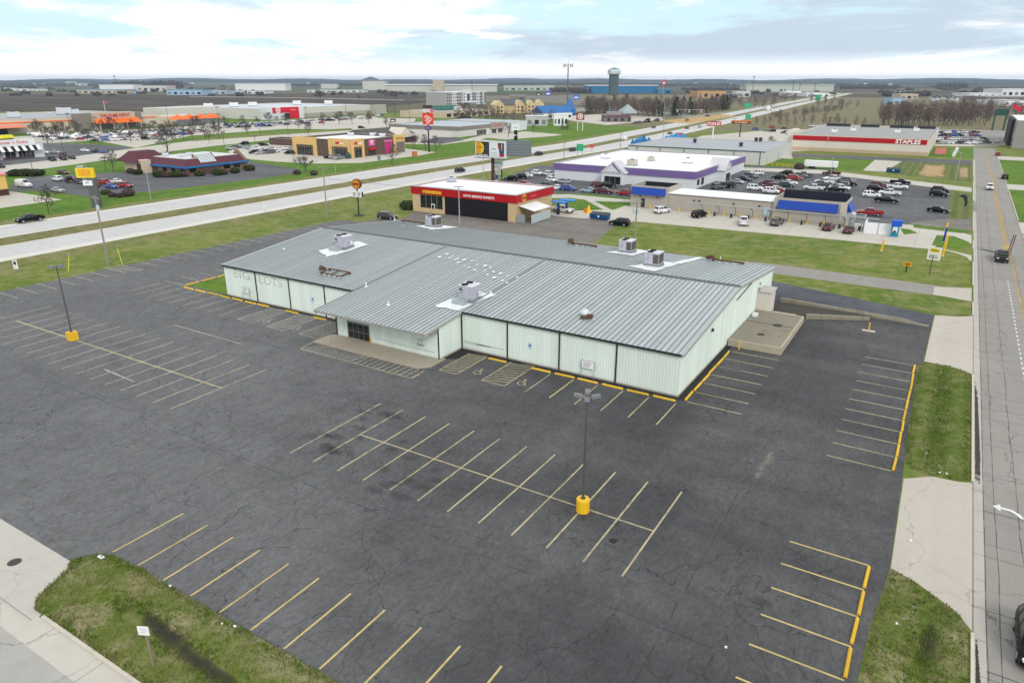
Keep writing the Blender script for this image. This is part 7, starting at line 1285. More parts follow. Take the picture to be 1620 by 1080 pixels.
for k, zz in enumerate((.72, .35)):
    for s in (-.62, .6): marks(bd, fwd((b[0] + s * math.cos(A), b[1] + s * math.sin(A)), A, .31) + (z0 + (z1 - z0) * zz,), xv(A), .85, .3, 4, KLET)
# billboard
b = (-114.2, 176.0); r = thing('billboard', 'big two faced billboard on a brown post behind the red auto shop', 'billboard', b + (0,)); MB().tube(b + (0,), b + (Zat(b, 247),), .5, n=14).build('post', M('brown_post_paint', (.075, .035, .03), .6, .15), r)
A = R(-7); zt = Zat(b, 222.5); z0 = Zat(b, 249.5); cx_, cy_ = b[0] - .6, b[1] - .2; hw = 5.6; c0 = (cx_, cy_); fr = panel(r, c0, z0, zt, 2 * hw, A, M('billboard_frame', (.66, .66, .66), .5, .05), 'front_face', .5); X = Vector(xv(A)); F0 = Vector(fwd(c0, A, .27) + ((z0 + zt) / 2,)); U3 = Vector((0, 0, 1)); H_ = zt - z0
def bq(x0, x1, y0, y1, mat, name, dd=.0, shape=None):
    n_ = X.cross(U3) * dd; pts = shape or [(x0, y0), (x1, y0), (x1, y1), (x0, y1)]; return MB().add([F0 + n_ + X * (p * hw) + U3 * (q * H_ / 2) for p, q in pts], [tuple(range(len(pts)))]).build(name, mat, fr)
bq(-.94, -.06, -.82, .82, M('billboard_black', (.012, .012, .016), .5, 0), 'black_poster', .01); bq(-.02, .96, -.84, .84, M('billboard_white', (.72, .78, .8), .5, .03), 'white_poster', .01)
bq(0, 0, 0, 0, M('poster_yellow', (.72, .55, .02), .5, .05), 'yellow_disc', .02, [(-.94, -.62), (-.6, -.62)] + [(-.6 + .2 * math.sin(R(t_)), -.62 * math.cos(R(t_)) + .06) for t_ in range(15, 176, 20)] + [(-.6, .76), (-.94, .76)]); bq(0, 0, 0, 0, M('poster_orange', (.75, .30, .02), .5, .05), 'orange_field', .03, [(-.94, -.6), (-.62, -.6), (-.62, .74), (-.94, .74)])
text('MEINEKE', F0 + X * (-.70 * hw) + U3 * (.08 * H_) + X.cross(U3) * .04, X, 2.2, M('olive_letter', (.25, .14, .01), .5, 0), fr, height=.55, extrude=.01)
marks(fr, F0 + X * (-.5 * hw) + U3 * (-.36 * H_), X, 3.9, .42, 14, WLET, 'web_line')
for i in range(7): marks(fr, F0 + X * (-.22 * hw) + U3 * (.28 - .085 * i) * H_, X, 1.5, .12, 8, M('grey_print2', (.25, .25, .27), .6, 0), 'list_line')
marks(fr, F0 + X * (.25 * hw) + U3 * (.02 * H_), X, 1.6, .35, 9, KLET, 'headline'); marks(fr, F0 + X * (.12 * hw) + U3 * (-.22 * H_), X, .25, .3, 1, KLET, 'headline'); marks(fr, F0 + X * (.42 * hw) + U3 * (-.22 * H_), X, .3, .3, 1, KLET, 'headline'); marks(fr, F0 + X * (.27 * hw) + U3 * (-.2 * H_), X, 1.1, .3, 6, M('grey_print2', (.25, .25, .27), .6, 0), 'headline'); marks(fr, F0 + X * (.3 * hw) + U3 * (-.34 * H_), X, 2.6, .12, 16, RLET, 'red_line')
bq(0, 0, 0, 0, M('portrait_dark', (.03, .04, .06), .6, .1), 'portrait_background', .02, [(.62, -.5), (.93, -.5), (.93, .78), (.5, .78), (.58, .3)]); bq(0, 0, 0, 0, M('poster_red', (.42, .01, .03), .5, .05), 'red_sweep', .028, [(.5, .78), (.58, .78), (.63, .3), (.62, -.1), (.56, .1)]); bq(.62, .93, -.8, -.45, M('poster_red', (.42, .01, .03), .5, .05), 'red_panel', .03)
bq(0, 0, 0, 0, M('portrait_suit', (.02, .07, .2), .6, .1), 'shoulders', .034, [(.64, -.45), (.93, -.45), (.93, -.1), (.84, .05), (.74, .05), (.66, -.12)]); bq(0, 0, 0, 0, M('portrait_skin', (.42, .24, .19), .6, .08), 'face', .04, [(.775 + .052 * math.cos(R(t_)), .24 + .38 * math.sin(R(t_))) for t_ in range(0, 360, 24)]); bq(0, 0, 0, 0, M('portrait_hair', (.5, .48, .46), .6, .08), 'hair', .046, [(.775 + .055 * math.cos(R(t_)), .26 + .42 * math.sin(R(t_))) for t_ in range(20, 161, 20)])
B2 = R(38); c1 = (b[0] + 5.3, b[1] + 3.6); m = MB()
bk = panel(r, c1, z0 + .3, zt, 9.5, B2, M('billboard_back', (.17, .20, .22), .6, .15), 'rear_face', .3)
for i in range(6): panel(bk, fwd(c1, B2, .2), z0 + .6 + i * H_ / 6.5, z0 + .68 + i * H_ / 6.5, 9.4, B2, M('back_rail', (.08, .09, .1), .6, .1), 'rail', .06)
MB().cbox((cx_, cy_ - .7, z0 - .15), (2 * hw, .8, .1), A).build('catwalk', DARK, r)
# small stacked sign left of the parked cars
b = P(794, 299); r = thing('stacked_sign', 'stacked white and green pole sign to the right of the billboard post', 'sign', b + (0,)); MB().tube(b + (0,), b + (Zat(b, 256),), .16).build('post', BLACK, r)
for v0, v1, w, mt, du in ((255, 261, 3.4, M('pale_mint', (.45, .66, .6), .5, .05), -1.2), (262, 268, 3.0, WHITE, -1.2), (269, 277, 1.6, M('letter_grey', (.55, .57, .56), .5, .1), -1.2)): panel(r, (b[0] + du, b[1] - .2), Zat(b, v1), Zat(b, v0), w, 0, mt, 'panel')
b2 = P(783, 298); r = thing('blue_box_sign', 'small blue and white box sign beside the billboard post', 'sign', b2 + (0,)); MB().tube(b2 + (0,), b2 + (Zat(b2, 283),), .15).build('post', GREYM, r); panel(r, b2, Zat(b2, 283), Zat(b2, 275), 1.9, 0, M('sign_blue', (.03, .1, .35), .6, 0), 'panel', .6); panel(r, (b2[0] - .3, b2[1] - .4), Zat(b2, 281), Zat(b2, 276.5), 1.1, 0, WHITE, 'white_face', .2); panel(r, (b2[0], b2[1]), Zat(b2, 294), Zat(b2, 285), 1.8, 0, WHITE, 'letter_board', .3)
# orange square pylon
b = P(679, 241); r = thing('square_pylon_sign', 'tall black pylon with an orange red square and slanted white letters', 'sign', b + (0,)); MB().tube(b + (0,), b + (Zat(b, 168),), .3).build('pole', BLACK, r); A = R(24)
def bypx(u): 
    # metres sideways for pixels at this sign
    return abs(u) * Vector((b[0], b[1], 20 - CAMZ)).dot(_f) / FPX
pz = panel(r, b, Zat(b, 197), Zat(b, 179), bypx(16.5), A, M('pylon_orange', (.66, .035, .015), .5, .05), 'square_face', 1.0)
X = Vector(xv(A)); c0 = Vector(fwd(b, A, .53) + (Zat(b, 188),)); Ud = (X * -.64 + Vector((0, 0, .77))); Xd = (X * .77 + Vector((0, 0, .64)))
for k, (s_, w_) in enumerate((('THE', 1.6), ('HOME', 2.7), ('DEPOT', 3.2))): text(s_, c0 + Ud * (1.15 - 1.2 * k), Xd, w_, WLET, pz, up=Ud, height=.85, bold=.02)
pz2 = panel(r, b, Zat(b, 177.5), Zat(b, 172.5), bypx(15), A, M('panel_grey_white', (.6, .55, .57), .5, .05), 'tenant_panel', 1.0); panel(pz2, fwd((b[0] + math.cos(A) * 1.9, b[1] + math.sin(A) * 1.9), A, .3), Zat(b, 177.5), Zat(b, 172.5), 1.2, A, M('panel_pink', (.5, .12, .28), .5, .05), 'pink_panel', .6); panel(r, b, Zat(b, 171.5), Zat(b, 166.5), bypx(14.5), A, M('panel_dark', (.05, .035, .035), .5, .05), 'tenant_panel', 1.0)
m = MB(); cc = Vector(b + (Zat(b, 202.8),)); nn = X.cross(Vector((0, 0, 1))); 
m.add([cc + nn * s + X * (1.55 * math.cos(R(t_))) + Vector((0, 0, 1.05 * math.sin(R(t_)))) for s in (-.4, .5) for t_ in range(0, 360, 20)], [tuple(range(18, 36)), tuple(range(18))[::-1]] + [(i, (i + 1) % 18, 18 + (i + 1) % 18, 18 + i) for i in range(18)]); ov = m.build('oval_panel', M('panel_plum', (.10, .06, .17), .5, .05), r); marks(ov, cc + nn * .5, X, 1.6, .5, 4, M('lilac_letter', (.5, .45, .65), .5, 0))
# yellow pylon by the restaurant
b = P(154, 328); r = thing('yellow_pylon_sign', 'yellow sign with orange writing on a thick dark pylon by the highway', 'sign', b + (0,)); A = R(35); m = MB(); m.cbox(b + (Zat(b, 281) / 2,), (2.0, 1.2, Zat(b, 281)), A); m.build('pylon', M('pylon_grey', (.10, .11, .11), .6, .1), r); c1 = (b[0] - 1.0, b[1] - .7); yp = panel(r, c1, Zat(b, 281), Zat(b, 266), 4.2, A, M('sign_yellow', (.80, .58, .02), .5, .05), 'yellow_panel', .9)
for k in range(2): marks(yp, fwd(c1, A, .46) + (Zat(b, 270.5 + 5.5 * k),), xv(A), 2.9, 1.1, 5, M('sign_orange', (.75, .24, .03), .5, .05))
c2 = (b[0] - .5, b[1] - .6); wp_ = panel(r, c2, Zat(b, 293), Zat(b, 285), 2.2, A, WHITE, 'white_panel', 1.4); marks(wp_, fwd(c2, A, .71) + (Zat(b, 288),), xv(A), .8, .4, 3, M('sign_green', (.02, .2, .1), .5, 0))
# bullseye sign, slim pylon, red pole sign, amber pole sign
b = P(917.5, 207); r = thing('bullseye_sign', 'dark red square sign with a white bullseye on two white posts', 'sign', b + (0,)); A = R(24); X = Vector(xv(A))
for s in (-1.6, 1.6): q = (b[0] + X.x * s, b[1] + X.y * s); MB().tube(q + (0,), q + (Zat(b, 189),), .22).build('post', WHITE, r)
pz = panel(r, b, Zat(b, 190), Zat(b, 179.5), 5.0, A, M('dark_red', (.30, .012, .03), .5, .05), 'panel', .8); zc = Zat(b, 184.3)
for rad, mt, d in ((1.7, WLET, .45), (1.2, M('dark_red', (.30, .012, .03), .5, .05), .5), (.65, WLET, .55)): MB().tube(fwd(b, A, .3) + (zc,), fwd(b, A, d) + (zc,), rad, n=24).build('bullseye', mt, pz)
b = P(816, 224); r = thing('slim_pylon_sign', 'slim black pylon with a white top panel behind the billboard', 'sign', b + (0,)); MB().box(b[0] - .8, b[0] + .8, b[1] - .5, b[1] + .5, 0, Zat(b, 205)).build('pylon', BLACK, r); wp_ = panel(r, b, Zat(b, 206), Zat(b, 197.5), 3.6, R(15), WHITE, 'white_panel', 1.4); marks(wp_, fwd(b, R(15), .71) + (Zat(b, 202),), xv(R(15)), 1.6, .7, 3, M('grey_print2', (.25, .25, .27), .6, 0)); panel(r, b, Zat(b, 215), Zat(b, 213), 1.7, R(15), WHITE, 'strip', 1.1)
b = (-78.5, 341.0); r = thing('red_pole_sign', 'red sign with white capital letters on a white post behind the pale warehouse', 'sign', b + (0,)); z1 = Zat(b, 194.5); z0 = Zat(b, 201.8); MB().tube(b + (0,), b + (z0,), .3).build('post', WHITE, r); 
while PX(b + (z0,))[0] > 1129.5: b = (b[0] - .5, b[1])
r.location = b + (0,); ORG[r.name] = b + (0,); 
for c_ in list(r.children): bpy.data.objects.remove(c_)
MB().tube(b + (0,), b + (z0,), .3).build('post', WHITE, r); A = R(15); pz = panel(r, b, z0, z1, 6.6, A, RWALL, 'panel', .6); text('STAPLES', fwd(b, A, .33) + ((z0 + z1) / 2,), xv(A), 5.9, WLET, pz, height=1.25, bold=.02)
b = P(1170, 217); r = thing('amber_pole_sign', 'wide low amber sign on a dark green post beside the highway', 'sign', b + (0,)); MB().tube(b + (0,), b + (Zat(b, 196),), .35).build('post', M('gantry_green', (.03, .075, .06), .6, .2), r); z0, z1 = Zat(b, 196), Zat(b, 191.5); pz = panel(r, b, z0, z1, 10.5, R(15), M('amber_dark', (.14, .05, .015), .5, .1), 'panel', 1.0); marks(pz, fwd(b, R(15), .52) + ((z0 + z1) / 2,), xv(R(15)), 7, .9, 8, M('amber', (.75, .5, .3), .5, 0)); panel(pz, b, z1, z1 + .25, 10.6, R(15), ORL, 'edge', 1.1)
GRN = M('road_sign_green', (.012, .36, .17), .5, .04)
for u, vb, v0, v1, w, lb in ((917, 252, 239, 228, 10.5, 'green road sign standing beside the purple banded store'), (1181, 181, 170.5, 163.5, 9.5, 'green road sign above the junction, upper one of two'), (1182, 200, 188.5, 181, 8.5, 'green road sign below the junction, lower one of two'), (1293, 163, 158.5, 150, 9, 'green road sign far along the highway bend')):
    b = P(u, vb); dpt = Vector((b[0], b[1], 5 - CAMZ)).dot(_f); r = thing('road_sign', lb, 'road sign', b + (0,), 'green road signs'); A = R(22); X = Vector(xv(A)); w_ = w * dpt / FPX
    for s in (-.35, .35): q = (b[0] + X.x * s * w_, b[1] + X.y * s * w_); MB().tube(q + (0,), q + (Zat(b, v0),), .1, n=6).build('post', GREYM, r)
    pz = panel(r, b, Zat(b, v0), Zat(b, v1), w_, A, GRN, 'panel', .15)
    for k in range(2): marks(pz, fwd(b, A, .09) + (Zat(b, v1 + (v0 - v1) * (.35 + .35 * k)),), xv(A), w_ * .55, (Zat(b, v1) - Zat(b, v0)) * .14, 5, M('sign_mint', (.2, .6, .4), .5, 0))
for u, vb, v0, v1, w, mt, lb in ((867, 166, 152, 143.5, 9, M('sign_violet', (.12, .12, .42), .5, .05), 'violet sign on a post in the dry field left of the cell tower'), (911, 178, 157, 150.5, 10, M('sign_sky', (.03, .2, .6), .5, .05), 'blue and white sign on a thin blue post right of the cell tower'), (1049, 152, 135, 126, 5, M('sign_red2', (.55, .05, .06), .5, .05), 'tall red and white sign beyond the blue warehouse'), (852, 165, 151, 147, 8, DARK, 'dark twin sign on a post above the tan hotel'), (732, 178, 175, 170, 9, M('sign_red3', (.35, .03, .04), .5, .05), 'red sign among bare trees before the white hotel'), (745, 200, 0, 0, 0, None, ''), (278, 150, 138, 135, 5, M('sign_red2', (.55, .05, .06), .5, .05), 'small red sign on the far dealership'), (214, 151, 148, 144, 6, M('sign_sky', (.03, .2, .6), .5, .05), 'bright blue sign beside the far yard building'), (622, 195, 193, 188, 9, DARK, 'small dark red monument sign before the office lawn')):
    if not mt: continue
    b = P(u, vb); dpt = Vector((b[0], b[1], 5 - CAMZ)).dot(_f); r = thing('pole_sign', lb, 'sign', b + (0,)); MB().tube(b + (0,), b + (Zat(b, v0),), max(.25, dpt / FPX * .35), n=6).build('post', GREYM, r); panel(r, b, Zat(b, v0), Zat(b, v1), w * dpt / FPX, R(24), mt, 'panel', .6)
    pz = panel(r, fwd(b, R(24), .5), Zat(b, v0) * .75 + Zat(b, v1) * .25, Zat(b, v0) * .45 + Zat(b, v1) * .55, w * dpt / FPX * .6, R(24), WLET, 'white_mark', .3)
# small signs along the right street and wash drive
b = P(1470, 435); r = thing('yard_sign', 'white yard sign with a yellow oval on a dark post in the right-hand grass', 'sign', b + (0,)); MB().tube(b + (0,), b + (3.4,), .06, n=6).build('post', BLACK, r); b3 = (b[0] + .1, b[1]); A = R(-12); pz = panel(r, b3, Zat(b, 411), Zat(b, 391), 1.95, A, M('sign_cream', (.76, .75, .68), .5, .03), 'panel', .08); zc = Zat(b, 396); X = Vector(xv(A)); nn = X.cross(Vector((0, 0, 1))); c0 = Vector(b3 + (zc,)) + nn * .055
MB().add([c0 + X * (.75 * math.cos(R(t_))) + Vector((0, 0, .36 * math.sin(R(t_)))) for t_ in range(0, 360, 20)], [tuple(range(18))]).build('yellow_oval', M('oval_yellow', (.68, .52, .03), .5, .03), pz); text('MEINEKE', c0 + nn * .01, X, 1.1, KLET, pz, height=.2, extrude=.005); marks(pz, Vector(b3 + (Zat(b, 404),)) + nn * .03, X, 1.3, .2, 6, KLET); marks(pz, Vector(b3 + (Zat(b, 407),)) + nn * .03, X, 1.3, .22, 7, KLET)
b = P(1433, 430.5); r = thing('yard_sign', 'small orange yellow sign on a short dark stake in the right-hand grass', 'sign', b + (0,)); MB().tube(b + (0,), b + (1.1,), .12, n=6).build('post', BLACK, r); pz = panel(r, b, 1.0, 1.75, 1.35, A, M('oval_amber', (.62, .33, .02), .5, .05), 'panel', .08); marks(pz, b[:2] + (1.4,) if False else Vector((b[0], b[1], 1.38)) + nn * .03, X, .9, .25, 6, M('dark_red_letter', (.12, .015, .01), .5, 0))
for u, v, h, mt, lb in ((1496, 364, 1.6, YEL, 'short yellow post on the grass wedge by the upper wash drive'), (1492, 383, 2.9, BLU, 'dark blue clearance post on the wash drive island'), (1494, 391, 2.4, YEL, 'yellow post beside the blue one on the wash drive island'), (1491, 405, 3.0, YEL, 'tall yellow post where the wash drive meets the grass'), (1394, 397, 2.0, YEL, 'yellow post on the grass edge below the white enclosure')):
    b = P(u, v); r = thing('guard_post', lb, 'post', b + (0,), 'posts along the car wash drive'); m = MB(); m.tube(b + (0,), (b[0] + .15, b[1], h), .19, n=8); m.build('post', mt, r)
    m = MB(); m.lathe((b[0], b[1], .01), [(.3, 0), (.26, .08)], 10); m.build('foot', CURB, r)
b = P(1529, 329); r = thing('feather_flag', 'black and white feather flag bending over the grass beside the street', 'flag', b + (0,)); m = MB(); vs = []
for i in range(9): f = i / 8; vs += [(b[0] - 1.6 * f ** 2.2, b[1] - .5 * f, .4 + 2.9 * math.sin(f * 1.75)), (b[0] - 1.6 * f ** 2.2 - .55, b[1] - .5 * f, .25 + 2.4 * math.sin(f * 1.75))]
m.add(vs, [(2 * i, 2 * i + 1, 2 * i + 3, 2 * i + 2) for i in range(8)]); m.build('cloth', M('flag_black', (.03, .03, .035), .8, .3, 2), r); MB().tube(b + (0,), b + (2.6,), .04, n=6).build('pole', GREYM, r)
b = P(1487, 246); r = thing('lawn_sign', 'red sign standing in the lawn right of the red banded store', 'sign', b + (0,)); panel(r, b, .6, 3.0, 4.0, R(10), M('pale_red_letter', (.7, .2, .2), .5, 0), 'panel'); MB().box(b[0] - .15, b[0] + .15, b[1], b[1] + .2, 0, .8).build('post', GREYM, r)
b = P(1506, 248); r = thing('lawn_banner', 'white upright banner in the lawn beside the red lawn sign', 'banner', b + (0,)); m = MB(); m.add([b + (0,), (b[0] + 1, b[1], .1), (b[0] + 2.0, b[1], 3.6), (b[0] + .9, b[1], 4.2), (b[0] + .3, b[1], 2.2), b[:2] + (1.4,)], [(0, 1, 2, 3, 4, 5)]); m.build('cloth', WHITE, r); MB().tube((b[0] + .9, b[1] + .05, 0), (b[0] + .9, b[1] + .05, 4.2), .06, n=6).build('pole', GREYM, r)
b = P(27, 430); r = thing('marker_sign', 'small white sign with a dark square at the left edge of the verge', 'sign', b + (0,)); MB().tube(b + (0,), b + (1.9,), .06, n=6).build('post', GREYM, r); pz = panel(r, b, .5, 2.0, .75, R(30), WHITE, 'panel', .08); panel(pz, fwd(b, R(30), .06), 1.25, 1.75, .4, R(30), BLACK, 'dark_square', .03)
b = P(421, 341); r = thing('marker_sign', 'small pale sign on a thin post in the verge left of the round orange sign', 'sign', b + (0,)); MB().tube(b + (0,), b + (2.4,), .05, n=6).build('post', GREYM, r); panel(r, b, 1.5, 2.5, .8, R(30), WHITE, 'panel', .08)
for u, v, lb, mt, w, z0, z1 in ((656, 250, 'small orange sign in the highway verge before the yellow shops', M('dull_orange2', (.5, .16, .04), .6, .1), 2.2, .6, 2.6), (600, 259, 'small blue green sign in the highway verge', M('dull_teal', (.12, .25, .25), .6, .1), 1.2, 1.2, 3.0), (936, 240, 'small red triangle sign beside the highway, right of the green one', M('sign_red2', (.55, .05, .06), .5, .05), 1.6, 1.6, 3.2), (1075, 221, 'small red and white board beside the blue tarpaulins', M('sign_red2', (.55, .05, .06), .5, .05), 4, 1.5, 3.5)):
    b = P(u, v); r = thing('verge_sign', lb, 'sign', b + (0,)); MB().tube(b + (0,), b + (z1,), .08, n=6).build('post', GREYM, r); panel(r, b, z0, z1, w, R(24), mt, 'panel', .1)
# utility poles with cross arms
PW2 = M('pole_wood', (.27, .25, .23), .85, .2, 1.5)
def utility(u, v, vt, lb, transformer=0, arm=2.4, rad=.16, A=R(0)):
    b = P(u, v); h = Zat(b, vt); r = thing('utility_pole', lb, 'utility pole', b + (0,), 'utility poles'); MB().tube(b + (0,), b + (h,), rad, rad * .65, 10).build('pole', PW2, r)
    if arm: MB().cbox(b + (h - .5,), (arm, .12, .14), A).build('cross_arm', PW2, r)
    if arm:
        for s in (-.45, -.15, .15, .45): q = (b[0] + s * arm * math.cos(A), b[1] + s * arm * math.sin(A)); MB().lathe(q + (h - .43,), [(.05, 0), (.06, .18), (.02, .24)], 8).build('insulator', GREYM, r)
    for k in range(transformer): s = (-1) ** k * .42; MB().lathe((b[0] + s, b[1] - .1, h - 2.6), [(.24, 0), (.27, .15), (.27, .85), (.15, .98)], 12).build('transformer', M('transformer_grey', (.48, .56, .56), .5, .1), r)
    return b, h
p1 = utility(172, 420, 309, 'leaning wooden utility pole with a transformer at the left edge of the lot', 1); p2 = utility(518, 345, 263, 'slim wooden utility pole in the verge between the lot and the highway', 0, 2.6); p3 = utility(1004, 384, 316, 'utility pole with two pale transformers behind the grey roof', 2, 2.6, A=R(60)); utility(892, 258, 224, 'bare utility pole left of the green road sign', 0, 1.6); utility(981, 238, 209, 'thin utility pole beside the white van on the highway', 0, 1.6); utility(1049, 219, 194, 'thin utility pole in the verge before the tarpaulins', 0, 1.6)
for u, v, vt, lb in ((765, 282, 245, 'grey steel pole between the auto shop and the billboard'), (1098, 207, 190, 'thin pole beside the near highway lanes'), (1138, 197, 183, 'thin pole near the red store pole sign')):
    b = P(u, v); r = thing('steel_pole', lb, 'pole', b + (0,)); MB().tube(b + (0,), b + (Zat(b, vt),), .12, .08, 8).build('pole', STEEL, r); MB().lathe(b + (0,), [(.3, 0), (.25, .2)], 8).build('base', CURB, r)
def wire(a, c_, sag, lb):
    m = MB(); pts = []
    for i in range(13): f = i / 12; pts.append((a[0] + (c_[0] - a[0]) * f, a[1] + (c_[1] - a[1]) * f, a[2] + (c_[2] - a[2]) * f - sag * 4 * f * (1 - f)))
    m.path(pts, .022, 4); tag(m.build('overhead_wire', BLACK), lb, 'cable', 'overhead wires')
wire(p1[0] + (p1[1] - .5,), p2[0] + (p2[1] - .5,), .9, 'overhead wire slung between the two verge utility poles'); wire(p2[0] + (p2[1] - 2.6,), (-90.9, 126.4, 8.0), .4, 'overhead wire from the slim verge pole to the lamp before the auto shop'); wire((-90.9, 126.4, 8.0), p3[0] + (p3[1] - .8,), .8, 'overhead wire from the auto shop lamp to the pole behind the roof')
for a, c_, lb in (((108, 429), (116, 405), 'yellow guy wire guard left of the leaning utility pole, steeper one'), ((108.5, 429.5), (122, 409), 'yellow guy wire guard left of the leaning utility pole, flatter one'), ((194, 419), (186.5, 400), 'yellow guy wire guard above the striped corner of the lot')):
    b = P(*a); hh = 2.6; lo = (b[0] + (-1.2 if c_[0] < a[0] else .6), b[1] + .3, hh); r = thing('guy_guard', lb, 'guy guard', b + (0,), 'yellow guy wire guards'); MB().tube(b + (0,), lo, .06, n=6).build('sleeve', M('guy_yellow', (.62, .6, .08), .5, .1), r); MB().tube(lo, (lo[0] - .3, lo[1] + .1, hh + .6), .02, n=5).build('wire', GREYM, r)
b = (-90.9, 126.4); r = thing('area_lamp', 'grey lamp pole with a small T head before the red auto shop', 'street lamp', b + (0,)); MB().tube(b + (0,), b + (8.4,), .15, .1, 10).build('pole', STEEL, r); MB().cbox(b + (8.4,), (2.2, .25, .15), R(25)).build('lamp_head', GREYM, r)
def arm_lamp(u, v, vt, dx, lb):
    b = P(u, v); h = Zat(b, vt); k = max(.09, Vector((b[0], b[1], -20)).dot(_f) / FPX * .3); r = thing('arm_lamp', lb, 'street lamp', b + (0,), 'street lamps with a single arm'); MB().tube(b + (0,), b + (h - .4,), k, k * .7, 8).build('pole', STEEL, r); MB().path([b + (h - .4,), (b[0] + dx * .35, b[1], h), (b[0] + dx, b[1], h + .1)], k * .6).build('arm', STEEL, r); MB().cbox((b[0] + dx, b[1], h + .05), (.9, .35, .2)).build('lamp_head', GREYM, r)
arm_lamp(1511, 288, 240, -2.6, 'tall street lamp on the straw coloured lawn beside the street'); arm_lamp(1004, 181, 158, 6, 'arm lamp left of the two before the wood'); arm_lamp(1084, 182, 160, 6, 'arm lamp by the traffic signals before the wood')
DLM = M('lamp_dark_steel', (.045, .045, .05), .5, .1)
def tall_lamp(i, u, v, vt, lb, mat=DLM, grp='tall car park lamps beyond the highway'):
    b = P(u, v); h = Zat(b, vt); k = max(.10, Vector((b[0], b[1], -20)).dot(_f) / FPX * .32); r = thing('car_park_lamp', lb, 'street lamp', b + (0,), grp); MB().tube(b + (0,), b + (h,), k, k * .7, 7).build('pole', mat, r); MB().cbox(b + (h + .1,), (2.0, .7, .35) if mat is DLM else (k * 6, k * 2.5, k * 1.2), R(30)).build('lamp_head', mat, r)
lamps = [(3, 207, 168), (52, 271, 244), (100, 240, 206), (113, 213, 180), (144, 227, 205), (158, 231, 186), (268, 203, 168), (347, 200, 170), (307, 214, 186), (355, 232, 210), (404, 230, 216), (412, 214, 190), (457, 224, 196), (465, 257, 242), (486, 201, 170), (168, 270, 250), (548, 188, 164), (625, 186, 164), (648, 193, 165)]
for i, (u, v, vt) in enumerate(sorted(lamps)): tall_lamp(i, u, v, vt, '%s from the left of the tall dark lamps in the far shop lots' % ordinal(i))
lamps = [(531, 274, 228), (239, 316, 257), (965, 181, 169), (992, 180, 168), (1017, 190, 176), (1038, 192, 173), (1050, 193, 169), (1057, 183, 168), (1313, 286, 250), (1240, 240, 205)]
for i, (u, v, vt) in enumerate(sorted(lamps)): tall_lamp(i, u, v, vt, '%s from the left of the pale steel lamp poles about the shops' % ordinal(i), STEEL, 'pale steel lamp poles')
# traffic signals, masts, towers
for u, v, v0, lb, L in ((1113, 187, 174, 'traffic signal on a long mast arm at the junction before the wood', -11),):
    b = P(u, v); h = Zat(b, v0); r = thing('traffic_signal', lb, 'traffic light', b + (0,)); MB().tube(b + (0,), b + (h,), .3, n=6).build('pole', STEEL, r); MB().tube(b + (h,), (b[0] + L * 2.3, b[1], h - .2), .22, n=6).build('mast_arm', STEEL, r)
    for s in (0, 1, 2): MB().cbox((b[0] + L * (.2 + s * .95), b[1] - .4, h - 1.3), (1.0, .5, 2.4)).build('signal_head', M('signal_pale', (.5, .45, .42), .6, .1), r)
b = P(897, 181); h = Zat(b, 98); r = thing('cell_tower', 'tall slim cell tower with a crown of antennas left of the water tower', 'tower', b + (0,)); MB().tube(b + (0,), b + (h - 2,), .75, .5, 10).build('mast', M('mast_grey', (.14, .13, .13), .6, .1), r)
m = MB()
for k in range(12): a = R(30 * k); m.cbox((b[0] + 4.2 * math.cos(a), b[1] + 4.2 * math.sin(a), h - 3.2), (.5, .5, 3.0), a)
m.build('antennas', M('antenna_grey', (.45, .42, .4), .6, .1), r); m = MB()
for k in range(12): m.tube((b[0] + 4.2 * math.cos(R(30 * k)), b[1] + 4.2 * math.sin(R(30 * k)), h - 3), (b[0] + 4.2 * math.cos(R(30 * k + 30)), b[1] + 4.2 * math.sin(R(30 * k + 30)), h - 3), .15, n=4)
for k in range(3): m.tube(b + (h - 3,), (b[0] + 4.2 * math.cos(R(120 * k)), b[1] + 4.2 * math.sin(R(120 * k)), h - 3), .2, n=4)
m.build('platform', STEEL, r); MB().tube(b + (h - 2,), b + (h + 1.5,), .15, n=5).build('rod', STEEL, r)
b = P(970, 151); zt = Zat(b, 107); r = thing('water_tower', 'thick fluted grey green water tower with a white banded tank', 'water tower', b + (0,)); k = Vector((b[0], b[1], 0)).dot(_f) / FPX; R0 = 7.4 * k; R1 = 10.4 * k; zn = Zat(b, 117.5); zm = Zat(b, 110.5)
m = MB(); n = 48; vs = []
for z in (0, zn): vs += [(b[0] + (R0 + (.35 if i % 2 else -.35)) * math.cos(2 * math.pi * i / n), b[1] + (R0 + (.35 if i % 2 else -.35)) * math.sin(2 * math.pi * i / n), z) for i in range(n)]
m.add(vs, [(i, (i + 1) % n, n + (i + 1) % n, n + i) for i in range(n)]); m.build('fluted_column', M('tower_green', (.075, .115, .12), .6, .1, .05), r)
tk = MB().lathe(b + (0,), [(R0, zn - 1.2), (R1 * .97, zn + .6), (R1, zn + 2), (R1, zm - 1), (R1 * .96, zm)], 48).build('tank', M('tank_white', (.62, .68, .72), .5, .05), r, smooth=True); bpy_smooth(tk); rf = MB().lathe(b + (0,), [(R1 * .97, zm + .01), (R1 * .55, zm + (zt - zm) * .55), (R1 * .08, zt), (.3, zt + .2)], 32).build('tank_roof', M('tank_teal', (.10, .24, .28), .5, .1, .05), r)
